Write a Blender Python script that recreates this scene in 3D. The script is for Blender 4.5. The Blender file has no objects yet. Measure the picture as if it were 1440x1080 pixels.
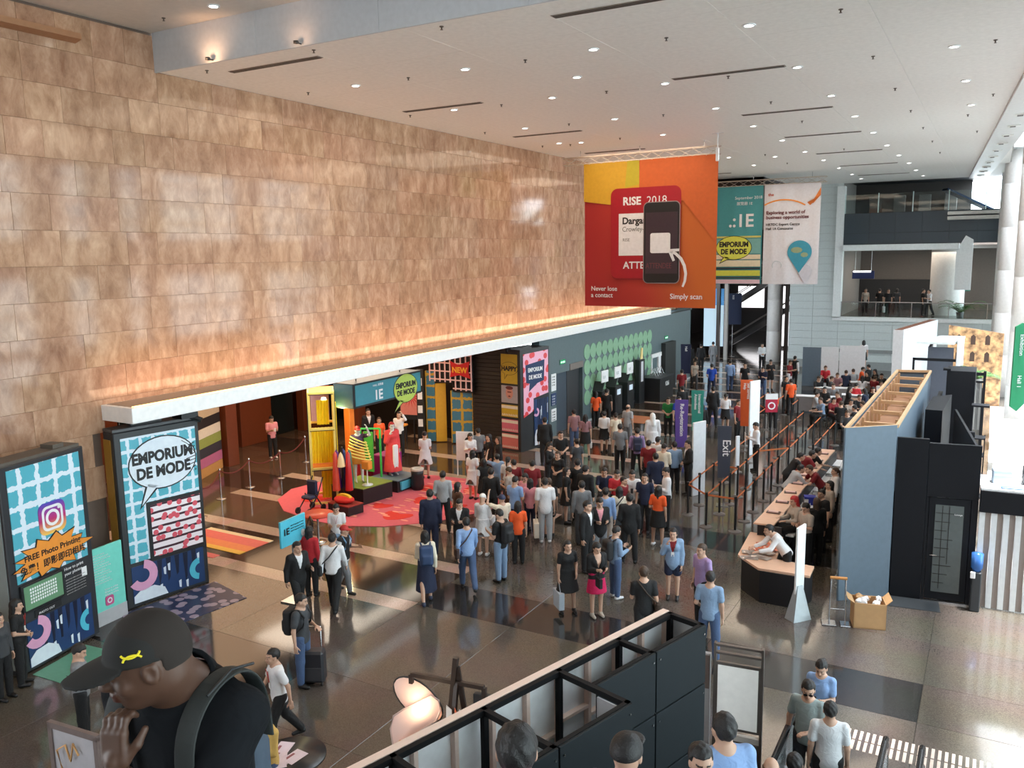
import bpy, bmesh, math, random
import numpy as np
from mathutils import Vector, Matrix, Euler
random.seed(7)
np.random.seed(7)
SC = bpy.context.scene
COL = SC.collection
# ---------------------------------------------------------------- camera
CAM_H = 7.4
FPX = 1179.0
cd = bpy.data.cameras.new('camera')
cam = bpy.data.objects.new('camera', cd)
COL.objects.link(cam)
cd.sensor_width = 36.0
cd.lens = FPX / 1440.0 * 36.0
cd.clip_start = 0.05
cd.clip_end = 300
_y, _p, _r = math.radians(29.86), math.radians(8.725), math.radians(-0.872)
_F = Vector((-math.sin(_y) * math.cos(_p), math.cos(_y) * math.cos(_p), -math.sin(_p)))
_R = Vector((math.cos(_y), math.sin(_y), 0))
_U = _R.cross(_F)
_R2 = _R * math.cos(_r) + _U * math.sin(_r)
_U2 = -_R * math.sin(_r) + _U * math.cos(_r)
_m = Matrix((_R2, _U2, -_F)).transposed().to_4x4()
_m.translation = (0, 0, CAM_H)
cam.matrix_world = _m
SC.camera = cam
# ---------------------------------------------------------------- world, exposure
SC.view_settings.view_transform = 'Standard'
SC.view_settings.look = 'None'
SC.view_settings.gamma = 1.0
SC.view_settings.use_curve_mapping = False
SC.view_settings.exposure = 0.30
W = bpy.data.worlds.new('daylight'); SC.world = W
W.use_nodes = True
wn = W.node_tree.nodes; wl = W.node_tree.links
bg = wn['Background']
tc = wn.new('ShaderNodeTexCoord'); sp = wn.new('ShaderNodeSeparateXYZ'); cr = wn.new('ShaderNodeValToRGB')
mr = wn.new('ShaderNodeMapRange'); mr.inputs[1].default_value = -0.3; mr.inputs[2].default_value = 0.7
wl.new(tc.outputs['Generated'], sp.inputs[0]); wl.new(sp.outputs['Z'], mr.inputs[0]); wl.new(mr.outputs[0], cr.inputs[0])
cr.color_ramp.elements[0].color = (0.62, 0.66, 0.68, 1)
cr.color_ramp.elements[1].color = (0.80, 0.90, 1.0, 1)
wl.new(cr.outputs[0], bg.inputs[0])
bg.inputs[1].default_value = 9.0
SC.cycles.max_bounces = 6
SC.cycles.diffuse_bounces = 4
SC.cycles.glossy_bounces = 3
SC.cycles.transmission_bounces = 4
SC.cycles.transparent_max_bounces = 6
SC.cycles.caustics_reflective = False
SC.cycles.caustics_refractive = False
SC.cycles.sample_clamp_indirect = 4.0
SC.cycles.use_denoising = True
def area_light(name, loc, rot, sx, sy, watts, color, label=None):
    d = bpy.data.lights.new(name, 'AREA'); d.shape = 'RECTANGLE'; d.size = sx; d.size_y = sy
    d.energy = watts; d.color = color
    o = bpy.data.objects.new(name, d); o.location = loc; o.rotation_euler = rot
    d.specular_factor = 0.25 if sx > 3 else 0.6
    COL.objects.link(o)
    return o
# cove strip on top of the white fascia washing the marble
area_light('cove_light', (-15.55, 27.5, 4.56), (0, math.radians(148), 0), 0.25, 33.0, 190, (1.0, 0.62, 0.38))
# one big warm light added under the low ceiling to brighten the lobby
area_light('lobby_fill', (-21.0, 20.0, 4.05), (0, 0, 0), 7.0, 15.0, 480, (1.0, 0.62, 0.36))
sd = bpy.data.lights.new('sun', 'SUN'); sd.energy = 14.0; sd.angle = math.radians(6); sd.color = (1.0, 0.97, 0.93)
so = bpy.data.objects.new('sun', sd); COL.objects.link(so); so.rotation_euler = (0, math.radians(9), 0)
area_light('stage_fill', (-17.7, 20.2, 4.04), (0, 0, 0), 2.6, 6.5, 150, (1.0, 0.88, 0.72))  # broad fill added over the stage to brighten tower and carpet
# ceiling downlights of the hall, as pools
for _lx, _ly in ((-12, 17), (-12, 30), (-5, 17), (-5, 30), (-9, 42), (-11, 6)):
    area_light('ceiling_downlight_pool', (_lx, _ly, 11.38 if _ly > 13 else 12.1), (0, 0, 0), 5.0, 5.0, 150, (1.0, 0.80, 0.60))
area_light('back_room_light', (-12.5, 66, 9.5), (0, 0, 0), 6.0, 6.0, 250, (1.0, 0.8, 0.7))
area_light('gallery_light', (-4, 61, 7.2), (0, 0, 0), 6.0, 4.0, 160, (1.0, 0.85, 0.7))
# ---------------------------------------------------------------- materials
MATS = {}
def mat(color, rough=0.6, metal=0.0, emit=0.0, spec=0.5, name=None):
    key = (tuple(round(c, 3) for c in color), rough, metal, emit, spec, name in ('cloth', 'hair', 'black_cotton'))
    if key in MATS: return MATS[key]
    m = bpy.data.materials.new(name or 'paint'); m.use_nodes = True
    b = m.node_tree.nodes['Principled BSDF']
    nt = m.node_tree
    c4 = (*color, 1)
    b.inputs['Roughness'].default_value = rough
    b.inputs['Metallic'].default_value = metal
    b.inputs['Specular IOR Level'].default_value = spec
    n = nt.nodes.new('ShaderNodeTexNoise'); n.inputs['Scale'].default_value = 9.0
    t = nt.nodes.new('ShaderNodeTexCoord'); nt.links.new(t.outputs['Object'], n.inputs['Vector'])
    mx = nt.nodes.new('ShaderNodeMix'); mx.data_type = 'RGBA'
    nt.links.new(n.outputs['Fac'], mx.inputs['Factor'])
    mx.inputs[6].default_value = tuple(c * 0.9 for c in color) + (1,)
    mx.inputs[7].default_value = tuple(min(1, c * 1.1) for c in color) + (1,)
    nt.links.new(mx.outputs[2], b.inputs['Base Color'])
    if name in ('cloth', 'black_cotton', 'hair'):
        f = nt.nodes.new('ShaderNodeTexNoise'); f.inputs['Scale'].default_value = 9.0 if name != 'hair' else 45.0; f.inputs['Distortion'].default_value = 1.5; nt.links.new(t.outputs['Object'], f.inputs['Vector'])
        bp = nt.nodes.new('ShaderNodeBump'); bp.inputs['Strength'].default_value = 0.5; bp.inputs['Distance'].default_value = 0.022 if name != 'hair' else 0.01; nt.links.new(f.outputs['Fac'], bp.inputs['Height']); nt.links.new(bp.outputs[0], b.inputs['Normal'])
    if emit > 0:
        b.inputs['Emission Color'].default_value = c4
        b.inputs['Emission Strength'].default_value = emit
    MATS[key] = m
    return m
def srgb(r, g, b):
    f = lambda v: (v / 255 / 12.92) if v / 255 <= 0.04045 else ((v / 255 + 0.055) / 1.055) ** 2.4
    return (f(r), f(g), f(b))
def node_mat(name):
    m = bpy.data.materials.new(name); m.use_nodes = True
    return m, m.node_tree.nodes, m.node_tree.links, m.node_tree.nodes['Principled BSDF']
BLACK = mat((0.012, 0.013, 0.015), 0.45)
DARK = mat((0.03, 0.035, 0.04), 0.5)
WHITE = mat((0.80, 0.83, 0.86), 0.5)
STEEL = mat((0.55, 0.55, 0.56), 0.25, 1.0)
def granite(name, c1, c2, rough=0.09, scale=60):
    m, n, l, b = node_mat(name)
    t = n.new('ShaderNodeTexCoord'); a = n.new('ShaderNodeTexNoise'); a.inputs['Scale'].default_value = scale; a.inputs['Detail'].default_value = 6
    l.new(t.outputs['Object'], a.inputs['Vector'])
    g = n.new('ShaderNodeTexNoise'); g.inputs['Scale'].default_value = 0.7; l.new(t.outputs['Object'], g.inputs['Vector'])
    r = n.new('ShaderNodeValToRGB'); r.color_ramp.elements[0].position = 0.38; r.color_ramp.elements[1].position = 0.62
    r.color_ramp.elements[0].color = (*c1, 1); r.color_ramp.elements[1].color = (*c2, 1)
    l.new(a.outputs['Fac'], r.inputs[0])
    mx = n.new('ShaderNodeMix'); mx.data_type = 'RGBA'; mx.blend_type = 'MULTIPLY'; mx.inputs['Factor'].default_value = 0.35
    l.new(r.outputs[0], mx.inputs[6]); l.new(g.outputs['Color'], mx.inputs[7])
    oi = n.new('ShaderNodeObjectInfo'); h = n.new('ShaderNodeHueSaturation'); mm = n.new('ShaderNodeMapRange')
    mm.inputs[3].default_value = 0.93; mm.inputs[4].default_value = 1.07
    l.new(oi.outputs['Random'], mm.inputs[0]); l.new(mm.outputs[0], h.inputs['Value']); l.new(mx.outputs[2], h.inputs['Color'])
    l.new(h.outputs[0], b.inputs['Base Color'])
    rr = n.new('ShaderNodeMapRange'); rr.inputs[3].default_value = rough * 0.6; rr.inputs[4].default_value = rough * 1.5
    l.new(g.outputs['Fac'], rr.inputs[0]); l.new(rr.outputs[0], b.inputs['Roughness'])
    b.inputs['Specular IOR Level'].default_value = 0.75
    return m
M_GRAN = granite('polished_grey_granite', (0.088, 0.073, 0.061), (0.135, 0.114, 0.097))
M_BAND = granite('dark_granite_band', (0.022, 0.020, 0.020), (0.05, 0.047, 0.047))
M_PINK = granite('pale_pink_granite', (0.46, 0.33, 0.26), (0.66, 0.50, 0.41))
M_DBROWN = granite('dark_brown_granite', (0.040, 0.026, 0.019), (0.075, 0.050, 0.037))
M_BROWN = granite('brown_granite', (0.095, 0.060, 0.040), (0.16, 0.105, 0.072))
def marble():
    m, n, l, b = node_mat('tan_marble')
    t = n.new('ShaderNodeTexCoord'); oi = n.new('ShaderNodeObjectInfo'); ge = n.new('ShaderNodeNewGeometry')
    ad = n.new('ShaderNodeMath'); ad.operation = 'ADD'; l.new(oi.outputs['Random'], ad.inputs[0]); l.new(ge.outputs['Random Per Island'], ad.inputs[1])
    fr = n.new('ShaderNodeMath'); fr.operation = 'FRACT'; l.new(ad.outputs[0], fr.inputs[0])
    ml = n.new('ShaderNodeMath'); ml.operation = 'MULTIPLY'; ml.inputs[1].default_value = 37.0; l.new(fr.outputs[0], ml.inputs[0])
    va = n.new('ShaderNodeVectorMath'); va.operation = 'ADD'; l.new(t.outputs['Object'], va.inputs[0]); l.new(ml.outputs[0], va.inputs[1])
    mp = n.new('ShaderNodeMapping'); mp.inputs['Rotation'].default_value = (math.radians(38), 0, 0); mp.inputs['Scale'].default_value = (1, 1.5, 0.75)
    l.new(va.outputs[0], mp.inputs['Vector'])
    a = n.new('ShaderNodeTexNoise'); a.inputs['Scale'].default_value = 2.0; a.inputs['Detail'].default_value = 8; a.inputs['Roughness'].default_value = 0.68; a.inputs['Distortion'].default_value = 0.35
    l.new(mp.outputs[0], a.inputs['Vector'])
    r = n.new('ShaderNodeValToRGB'); e = r.color_ramp.elements
    e[0].position = 0.30; e[0].color = (0.27, 0.145, 0.085, 1)
    e[1].position = 0.74; e[1].color = (0.60, 0.405, 0.275, 1)
    x = e.new(0.5); x.color = (0.42, 0.25, 0.157, 1)
    l.new(a.outputs['Fac'], r.inputs[0])
    h = n.new('ShaderNodeHueSaturation'); mm = n.new('ShaderNodeMapRange'); mm.inputs[3].default_value = 0.91; mm.inputs[4].default_value = 1.07
    l.new(fr.outputs[0], mm.inputs[0]); l.new(mm.outputs[0], h.inputs['Value']); l.new(r.outputs[0], h.inputs['Color'])
    hm = n.new('ShaderNodeMapRange'); hm.inputs[3].default_value = 0.494; hm.inputs[4].default_value = 0.502
    wn_ = n.new('ShaderNodeTexWhiteNoise'); wn_.noise_dimensions = '1D'; l.new(fr.outputs[0], wn_.inputs['W']); l.new(wn_.outputs['Value'], hm.inputs[0]); l.new(hm.outputs[0], h.inputs['Hue'])
    l.new(h.outputs[0], b.inputs['Base Color'])
    b.inputs['Roughness'].default_value = 0.075
    b.inputs['Specular IOR Level'].default_value = 0.36
    return m
M_MARB = marble()
# ---------------------------------------------------------------- mesh helpers
def mesh_obj(name, verts, faces, m, parent=None, smooth=False, loc=None):
    me = bpy.data.meshes.new(name)
    me.from_pydata([tuple(v) for v in verts], [], [tuple(f) for f in faces])
    me.materials.append(m)
    if smooth: me.polygons.foreach_set('use_smooth', [True] * len(me.polygons))
    me.update()
    o = bpy.data.objects.new(name, me); COL.objects.link(o)
    if loc is not None: o.location = loc
    if parent is not None: o.parent = parent
    return o
class MB:
    """collects shapes, builds one mesh object"""
    def __init__(s): s.v = []; s.f = []; s.sm = []
    def add(s, vs, fs, sm=False):
        k = len(s.v); s.v += [tuple(v) for v in vs]; s.f += [tuple(i + k for i in f) for f in fs]; s.sm += [sm] * len(fs)
    def box(s, a, b, bev=0.0):
        x0, y0, z0 = (min(a[i], b[i]) for i in range(3)); x1, y1, z1 = (max(a[i], b[i]) for i in range(3))
        e = min(bev, (x1 - x0) / 2.01, (y1 - y0) / 2.01, (z1 - z0) / 2.01)
        if e <= 0:
            s.add([(x0, y0, z0), (x1, y0, z0), (x1, y1, z0), (x0, y1, z0), (x0, y0, z1), (x1, y0, z1), (x1, y1, z1), (x0, y1, z1)],
                  [(3, 2, 1, 0), (4, 5, 6, 7), (0, 1, 5, 4), (1, 2, 6, 5), (2, 3, 7, 6), (3, 0, 4, 7)])
        else:
            bm = bmesh.new(); bmesh.ops.create_cube(bm, size=1)
            for v in bm.verts: v.co = Vector(((x0 + x1) / 2 + v.co.x * (x1 - x0), (y0 + y1) / 2 + v.co.y * (y1 - y0), (z0 + z1) / 2 + v.co.z * (z1 - z0)))
            bmesh.ops.bevel(bm, geom=bm.edges[:], offset=e, segments=1, affect='EDGES')
            bm.verts.index_update(); s.add([v.co[:] for v in bm.verts], [[v.index for v in f.verts] for f in bm.faces]); bm.free()
        return s
    def beam(s, p, q, w, h=None):
        """rectangular bar from p to q"""
        h = h or w; p = Vector(p); q = Vector(q); d = (q - p).normalized()
        u = d.cross(Vector((0, 0, 1)));
        if u.length < 1e-4: u = Vector((1, 0, 0))
        u.normalize(); n = u.cross(d)
        vs = []
        for c in (p, q):
            for a, b in ((-1, -1), (1, -1), (1, 1), (-1, 1)): vs.append(c + u * a * w / 2 + n * b * h / 2)
        s.add(vs, [(0, 1, 2, 3), (7, 6, 5, 4), (0, 4, 5, 1), (1, 5, 6, 2), (2, 6, 7, 3), (3, 7, 4, 0)]); return s
    def tube(s, pts, r, n=10):
        pts = [Vector(p) for p in pts]; rs = r if isinstance(r, (list, tuple)) else [r] * len(pts); vs = []; k = len(pts)
        for i, p in enumerate(pts):
            d = (pts[min(i + 1, k - 1)] - pts[max(i - 1, 0)]).normalized()
            u = d.cross(Vector((0.02, 0.01, 1)));
            if u.length < 0.05: u = d.cross(Vector((1, 0, 0)))
            u.normalize(); w = u.cross(d)
            for j in range(n):
                a = 2 * math.pi * j / n; vs.append(p + (u * math.cos(a) + w * math.sin(a)) * rs[i])
        fs = [(i * n + j, i * n + (j + 1) % n, (i + 1) * n + (j + 1) % n, (i + 1) * n + j) for i in range(k - 1) for j in range(n)]
        s.add(vs, fs, True); s.add([vs[j] for j in range(n)], [tuple(range(n))]); s.add([vs[(k - 1) * n + j] for j in range(n)], [tuple(reversed(range(n)))])
        return s
    def lathe(s, c, prof, n=24):
        """profile [(r,z)] about the vertical through c"""
        vs = [(c[0] + r * math.cos(2 * math.pi * j / n), c[1] + r * math.sin(2 * math.pi * j / n), c[2] + z) for r, z in prof for j in range(n)]
        fs = [(i * n + j, i * n + (j + 1) % n, (i + 1) * n + (j + 1) % n, (i + 1) * n + j) for i in range(len(prof) - 1) for j in range(n)]
        s.add(vs, fs, True); return s
    def prism(s, poly, a, b, axis='y'):
        """2D polygon extruded from a to b along an axis; poly in the other two axes"""
        f = {'y': lambda p, t: (p[0], t, p[1]), 'z': lambda p, t: (p[0], p[1], t), 'x': lambda p, t: (t, p[0], p[1])}[axis]
        n = len(poly); vs = [f(p, a) for p in poly] + [f(p, b) for p in poly]
        s.add(vs, [tuple(range(n)), tuple(reversed(range(n, 2 * n)))] + [(i, i + n, (i + 1) % n + n, (i + 1) % n) for i in range(n)]); return s
    def build(s, name, m, parent=None, loc=None):
        o = mesh_obj(name, s.v, s.f, m, parent, loc=loc)
        if any(s.sm): o.data.polygons.foreach_set('use_smooth', s.sm)
        return o
def tag(o, label=None, cat=None, group=None, kind=None):
    if label: o['label'] = label
    if cat: o['category'] = cat
    if group: o['group'] = group
    if kind: o['kind'] = kind
    return o
def empty(name, loc=(0, 0, 0), rz=0.0, label=None, cat=None, group=None, kind=None):
    o = bpy.data.objects.new(name, None); COL.objects.link(o); o.location = loc; o.rotation_euler = (0, 0, rz)
    o.empty_display_size = 0.1
    return tag(o, label, cat, group, kind)
def texts_to_mesh():
    bpy.context.view_layer.update(); dg = bpy.context.evaluated_depsgraph_get()
    for o in [o for o in COL.objects if o.type == 'FONT']:
        me = bpy.data.meshes.new_from_object(o.evaluated_get(dg)); n_ = bpy.data.objects.new('lettering', me); COL.objects.link(n_)
        n_.parent = o.parent; n_.location = o.location; n_.rotation_euler = o.rotation_euler; n_.scale = o.scale; n_.name = 'lettering'
        bpy.data.objects.remove(o, do_unlink=True)
def struct(name, mb, m):
    o = mb.build(name, m); o['kind'] = 'structure'; return o
def face_empty(name, A, B, z, **kw):
    """empty at A; local +x runs to B; local -y is the side seen by somebody for whom A is on the left"""
    a = math.atan2(B[1] - A[1], B[0] - A[0]); e = empty(name, (A[0], A[1], z), a, **kw)
    return e, math.hypot(B[0] - A[0], B[1] - A[1])
def text(parent, s, x, z, size, m, y=-0.012, name='lettering', align='LEFT', bold=0.0, shear=0.0, sx=1.0, rot=0.0, ext=0.002):
    c = bpy.data.curves.new(name, 'FONT'); c.body = s; c.size = size; c.align_x = align; c.extrude = ext; c.offset = bold; c.shear = shear
    c.resolution_u = 3
    c.materials.append(m); o = bpy.data.objects.new(name, c); COL.objects.link(o); o.parent = parent
    o.location = (x, y, z); o.rotation_euler = (math.pi / 2, 0, 0); o.scale = (sx, 1, 1)
    if rot: o.rotation_euler = Euler((math.pi / 2, -rot, 0), 'XYZ')
    return o
def flat(parent, name, poly, m, y=-0.008, th=0.004):
    """thin printed or cut-out shape on a board: polygon in board (x, z)"""
    return MB().prism(poly, y, y - th).build(name, m, parent)
def ellp(cx, cz, rx, rz, n=32, a0=0, a1=2 * math.pi):
    return [(cx + rx * math.cos(a0 + (a1 - a0) * i / n), cz + rz * math.sin(a0 + (a1 - a0) * i / n)) for i in range(n)]
def arcp(cx, cz, r0, r1, a0, a1, n=14):
    o = [(cx + r1 * math.cos(math.radians(a0 + (a1 - a0) * i / n)), cz + r1 * math.sin(math.radians(a0 + (a1 - a0) * i / n))) for i in range(n + 1)]
    i_ = [(cx + r0 * math.cos(math.radians(a1 - (a1 - a0) * i / n)), cz + r0 * math.sin(math.radians(a1 - (a1 - a0) * i / n))) for i in range(n + 1)]
    return o + i_
def rrect(x0, z0, x1, z1, r, n=5):
    p = []
    for cx, cz, a in ((x1 - r, z0 + r, -90), (x1 - r, z1 - r, 0), (x0 + r, z1 - r, 90), (x0 + r, z0 + r, 180)):
        for i in range(n + 1):
            t = math.radians(a + 90 * i / n); p.append((cx + r * math.cos(t), cz + r * math.sin(t)))
    return p
DOWNLIGHTS = [(-13.51, 12.11), (-4.16, 16.09), (-7.29, 16.18), (-10.41, 16.27), (-13.55, 16.31), (-13.48, 20.44), (-10.36, 20.38), (-7.24, 20.28), (-4.13, 20.22), (-1.01, 20.04), (-13.52, 24.64), (-10.38, 24.6), (-10.32, 28.75), (-14.27, 28.6), (-13.52, 28.91), (-7.23, 24.51), (-7.18, 28.62), (-4.07, 24.34), (-0.92, 24.16), (-4.04, 28.42), (-0.89, 28.22), (-7.16, 32.86), (-7.16, 37.14), (-10.35, 37.24), (-8.61, 38.23), (-7.1, 41.11), (-10.28, 41.3), (-4.02, 32.68), (-4.02, 36.94), (-3.97, 41.11), (-7.09, 45.46), (-7.08, 49.71), (-3.9, 45.08), (-3.91, 49.32), (-3.85, 53.37), (-7.04, 53.0), (-12.51, 49.07), (-13.41, 54.01), (-8.71, 18.41)]
SPRINKLERS = [(-15.01, 12.14), (-15.14, 13.27), (-11.96, 13.17), (-15.08, 16.33), (-8.88, 13.13), (-11.98, 16.3), (-8.88, 16.24), (-15.05, 20.51), (-15.07, 24.69), (-11.98, 20.52), (-15.14, 28.96), (-11.95, 24.67), (-14.1, 29.22), (-8.82, 20.39), (-11.89, 28.7), (-8.86, 24.71), (-5.74, 16.13), (-5.71, 20.33), (-2.57, 15.95), (-2.54, 20.06), (-5.65, 24.38), (-2.51, 24.25), (-2.47, 28.28), (-0.34, 26.66), (-1.03, 30.21), (-2.42, 32.4), (-2.39, 36.6), (-5.61, 28.48), (-8.78, 37.14), (-8.74, 41.32), (-2.36, 41.05), (-0.28, 19.91), (-5.63, 37.12), (-0.86, 34.54)]
# ================================================================ structure
CEIL, CEIL2, WX, GX = 11.47, 12.28, -16.2, -15.38
SHARE = {}
def shared_box(name, sx, sy, sz, bev, m, parent, loc):
    """piece with its min corner at loc; alike pieces share one mesh"""
    k = (round(sx, 3), round(sy, 3), round(sz, 3), bev, m.name)
    if k not in SHARE:
        b = MB().box((0, 0, 0), (sx, sy, sz), bev); me = bpy.data.meshes.new(name); me.from_pydata(b.v, [], b.f); me.materials.append(m); me.update(); SHARE[k] = me
    o = bpy.data.objects.new(name, SHARE[k]); COL.objects.link(o); o.location = loc
    if parent is not None: o.parent = parent
    return o
# ---- floor
fl = empty('floor', kind='structure')
MB().box((-27, -13, -0.35), (9, 82, -0.05)).build('floor_bed', mat((0.05, 0.045, 0.04)), fl)
G = 0.006
def slab(x0, y0, x1, y1, m, name='floor_slab'):
    shared_box(name, x1 - x0 - G, y1 - y0 - G, 0.06, 0.002, m, fl, (x0, y0, -0.06))
xs_ = [-10.4, -8.03, -4.33, -0.63, 3.07, 6.77, 9.0]
ys_ = []
y = -5.0
while y < 57: ys_ += [(y, y + 1.35, True), (y + 1.35, y + 3.1, False), (y + 3.1, y + 6.25, False)]; y += 6.25
ys_ = [(a + 0.05, b + 0.05, c) for a, b, c in ys_]
for a, b, band in ys_:
    for x0, x1 in zip(xs_, xs_[1:]):
        dk = band and x1 < 0 and a > 12
        slab(x0, a, x1, b, M_BAND if dk else M_GRAN, 'band_slab' if dk else 'floor_slab')
        if dk:
            pass
slab(-10.4, -13, 9, -4.95, M_GRAN); slab(-10.4, 57.55, 9, 82, M_GRAN)
# left zone
xl = [-27, -24, -20.9, -18.4, -15.9, -13.15, -10.4]
segs = [(-13, 0, 'g'), (0, 4.7, 'g'), (4.7, 9.45, 'g'), (9.45, 10.85, 'n'), (10.85, 13.4, 'g')]
y = 13.4
while y < 56: segs += [(y, y + 0.5, 'p'), (y + 0.5, y + 2.3, 'd'), (y + 2.3, y + 2.8, 'p'), (y + 2.8, y + 4.7, 'b')]; y += 4.7
segs.append((y, 82, 'd'))
for a, b, k in segs:
    for x0, x1 in zip(xl, xl[1:]):
        inside = x0 > -21
        m = {'g': M_GRAN, 'n': M_BAND if x0 > -17 else M_GRAN, 'p': M_PINK if inside else M_BROWN, 'd': M_DBROWN, 'b': M_GRAN if x0 > -14 else M_BROWN}[k]
        slab(x0, a, x1, b, m, 'stripe_slab' if k == 'p' else 'floor_slab')
# tactile strip at the escalator landing
tl = MB()
for i in range(34):
    for j in range(2): tl.box((-2.0 + i * 0.09, 12.55 + j * 0.30, 0), (-1.955 + i * 0.09, 12.82 + j * 0.30, 0.008), 0.003)
tag(tl.build('tactile_bars', mat((0.62, 0.50, 0.42), 0.5), fl), kind='stuff')
# ---- marble wall
wl_ = empty('wall_left', kind='structure')
MB().box((-16.6, -4, 4.09), (-16.245, 48.2, CEIL2)).box((-16.6, -4, 0), (-16.245, 10.75, 4.09)).build('wall_core', mat((0.12, 0.08, 0.06)), wl_)
rnd = random.Random(3); tiles = []
z = 8.02 - 12 * 0.70
rows = []
while z < CEIL2: rows.append((max(z, 0), min(z + 0.70, CEIL2))); z += 0.70
for ri, (z0, z1) in enumerate(rows):
    if z1 - z0 < 0.05: continue
    y = -4 + rnd.choice((0, 0.3, 0.45, 0.6))
    while y < 48:
        w = rnd.choice((0.75, 0.75, 1.5, 1.5, 1.5)); y1 = min(y + w, 48.1)
        if z1 < 4.15 and y1 > 10.75: y1 = 10.75
        if y >= 10.7 and z1 < 4.15: break
        a, b = z0, z1
        if y >= 10.2: a = max(a, 4.14 if ri < 8 else a)
        if y > 10.2 and b < 4.5: y = y1; continue
        if y > 10.2: a = max(a, 4.09)
        if y > 12.6: b = min(b, CEIL)
        if b - a > 0.08 and y1 - y > 0.1: tiles.append((y, a, y1, b))
        y = y1
# tiles that show largest in view become single parts
vis = sorted([t for t in tiles if t[2] > 8.2], key=lambda t: t[0] ** 2 + 0.0 * t[1])[:296]
rest = MB(); vs_ = set(vis)
for t in tiles:
    if t in vs_: shared_box('marble_slab', 0.03, t[2] - t[0] - 0.004, t[3] - t[1] - 0.004, 0.002, M_MARB, wl_, (WX - 0.03 + rnd.uniform(-0.0015, 0.0015), t[0], t[1]))
    else: rest.box((WX - 0.03, t[0], t[1]), (WX, t[2] - 0.004, t[3] - 0.004), 0.0)
tag(rest.build('marble_slabs', M_MARB, wl_), kind='stuff')
# wall light high on the marble
o = empty('wall_uplight', (WX, 9.2, 11.7), label='long brass trough light high on the marble wall by the upper ceiling', cat='lamp')
MB().prism([(0, 0), (0.22, 0.05), (0.22, 0.16), (0.19, 0.16), (0.18, 0.06), (0, 0.03)], -1.6, 1.75, 'y').build('housing', mat((0.42, 0.22, 0.12), 0.35, 0.6), o)
MB().box((0.04, -1.5, 0.06), (0.12, 1.65, 0.09)).build('light_tube', mat((1.0, 0.5, 0.25), emit=1.0), o)
# fascia
fa = empty('trim_1', kind='structure')
MB().box((WX - 0.02, 10.8, 4.08), (-15.2, 44.0, 4.41), 0.01).build('fascia', mat((0.93, 0.96, 0.98), 0.35), fa)
MB().box((-15.34, 10.9, 4.41), (-15.26, 43.9, 4.425)).build('cove_strip', mat((1.0, 0.62, 0.25), emit=2.5), fa)
MB().box((-16.15, 10.9, 4.41), (-15.36, 43.9, 4.418)).build('cove_tray', mat((0.35, 0.28, 0.22)), fa)
# ---- lobby behind the opening
lb = empty('wall_lobby', kind='structure')
WOOD = mat(srgb(110, 55, 30), 0.3, name='brown_wood'); WOOD2 = mat(srgb(70, 36, 22), 0.3, name='dark_wood'); DKDOOR = mat((0.010, 0.014, 0.014), 0.25)
MB().box((-27, 10.5, 4.10), (-16.25, 47, 4.3)).build('lobby_ceiling', mat((0.16, 0.11, 0.08)), lb)
MB().box((-27, 10.5, 0), (-26.4, 33, 4.1)).build('back_wall', WOOD2, lb)
MB().box((-27, 10.5, 0), (-16.6, 10.8, 4.1)).build('side_wall', WOOD2, lb)
MB().box((-26.4, 29.8, 0), (-17.3, 30.1, 4.1)).build('end_wall', mat((0.02, 0.014, 0.011)), lb)
for i, yy in enumerate(np.arange(14.2, 29.0, 1.75)):
    if i % 2: MB().box((-26.0, yy, 0), (-25.6, yy + 1.65, 4.08), 0.01).build('wood_panel', WOOD, lb)
    else:
        d = MB().box((-26.2, yy, 0), (-26.1, yy + 1.65, 4.0), 0.01).build('dark_door', DKDOOR, lb)
        MB().tube([(-26.02, yy + 0.25, 0.7), (-26.02, yy + 0.25, 2.2)], 0.02, 8).build('pull_handle', STEEL, d)
MB().box((-24.0, 20.45, 0), (-23.55, 20.95, 4.1), 0.01).build('wood_pillar', WOOD, lb)
MB().box((-22.6, 26.0, 0), (-22.2, 26.5, 4.1), 0.01).build('wood_pillar', WOOD, lb)
# shutter wall between the displays
sh = empty('wall_shutter', kind='structure')
for i in range(26): shared_box('shutter_slat', 1.5, 0.05, 0.15, 0.01, mat((0.022, 0.015, 0.012), 0.5), sh, (-17.5, 27.35, i * 0.158))
# ---- grey wall with the green discs
gw = empty('wall_grey', kind='structure')
GREY = mat(srgb(92, 108, 113), 0.5, name='grey_wall'); DG = mat(srgb(52, 60, 66), 0.5)
MB().box((GX - 0.35, 28.98, 0), (GX, 30.45, 4.08)).box((GX - 0.35, 30.45, 2.55), (GX, 33.0, 4.08)).box((GX - 0.35, 33.0, 0), (GX, 48.2, 4.08)).build('wall_face', GREY, gw)
MB().box((-17.5, 48.0, 0), (GX, 48.2, 11.4)).build('wall_return', GREY, gw)
MB().box((GX - 0.02, 33.05, 0), (GX + 0.012, 48.1, 0.10)).build('skirting', mat((0.5, 0.52, 0.53)), gw)
dr = MB().box((GX - 0.25, 30.5, 0), (GX - 0.16, 31.72, 2.5), 0.008).build('door_leaf', mat(srgb(60, 72, 84), 0.5), gw)
dr = MB().box((GX - 0.25, 31.76, 0), (GX - 0.16, 32.98, 2.5), 0.008).build('door_leaf', mat(srgb(50, 52, 56), 0.5), gw)
MB().box((GX - 0.02, 31.7, 2.55), (GX + 0.03, 33.0, 2.82)).build('door_header', mat(srgb(120, 112, 108)), gw)
DISC = mat(srgb(132, 172, 142), 0.6, name='sage_green')
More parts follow.
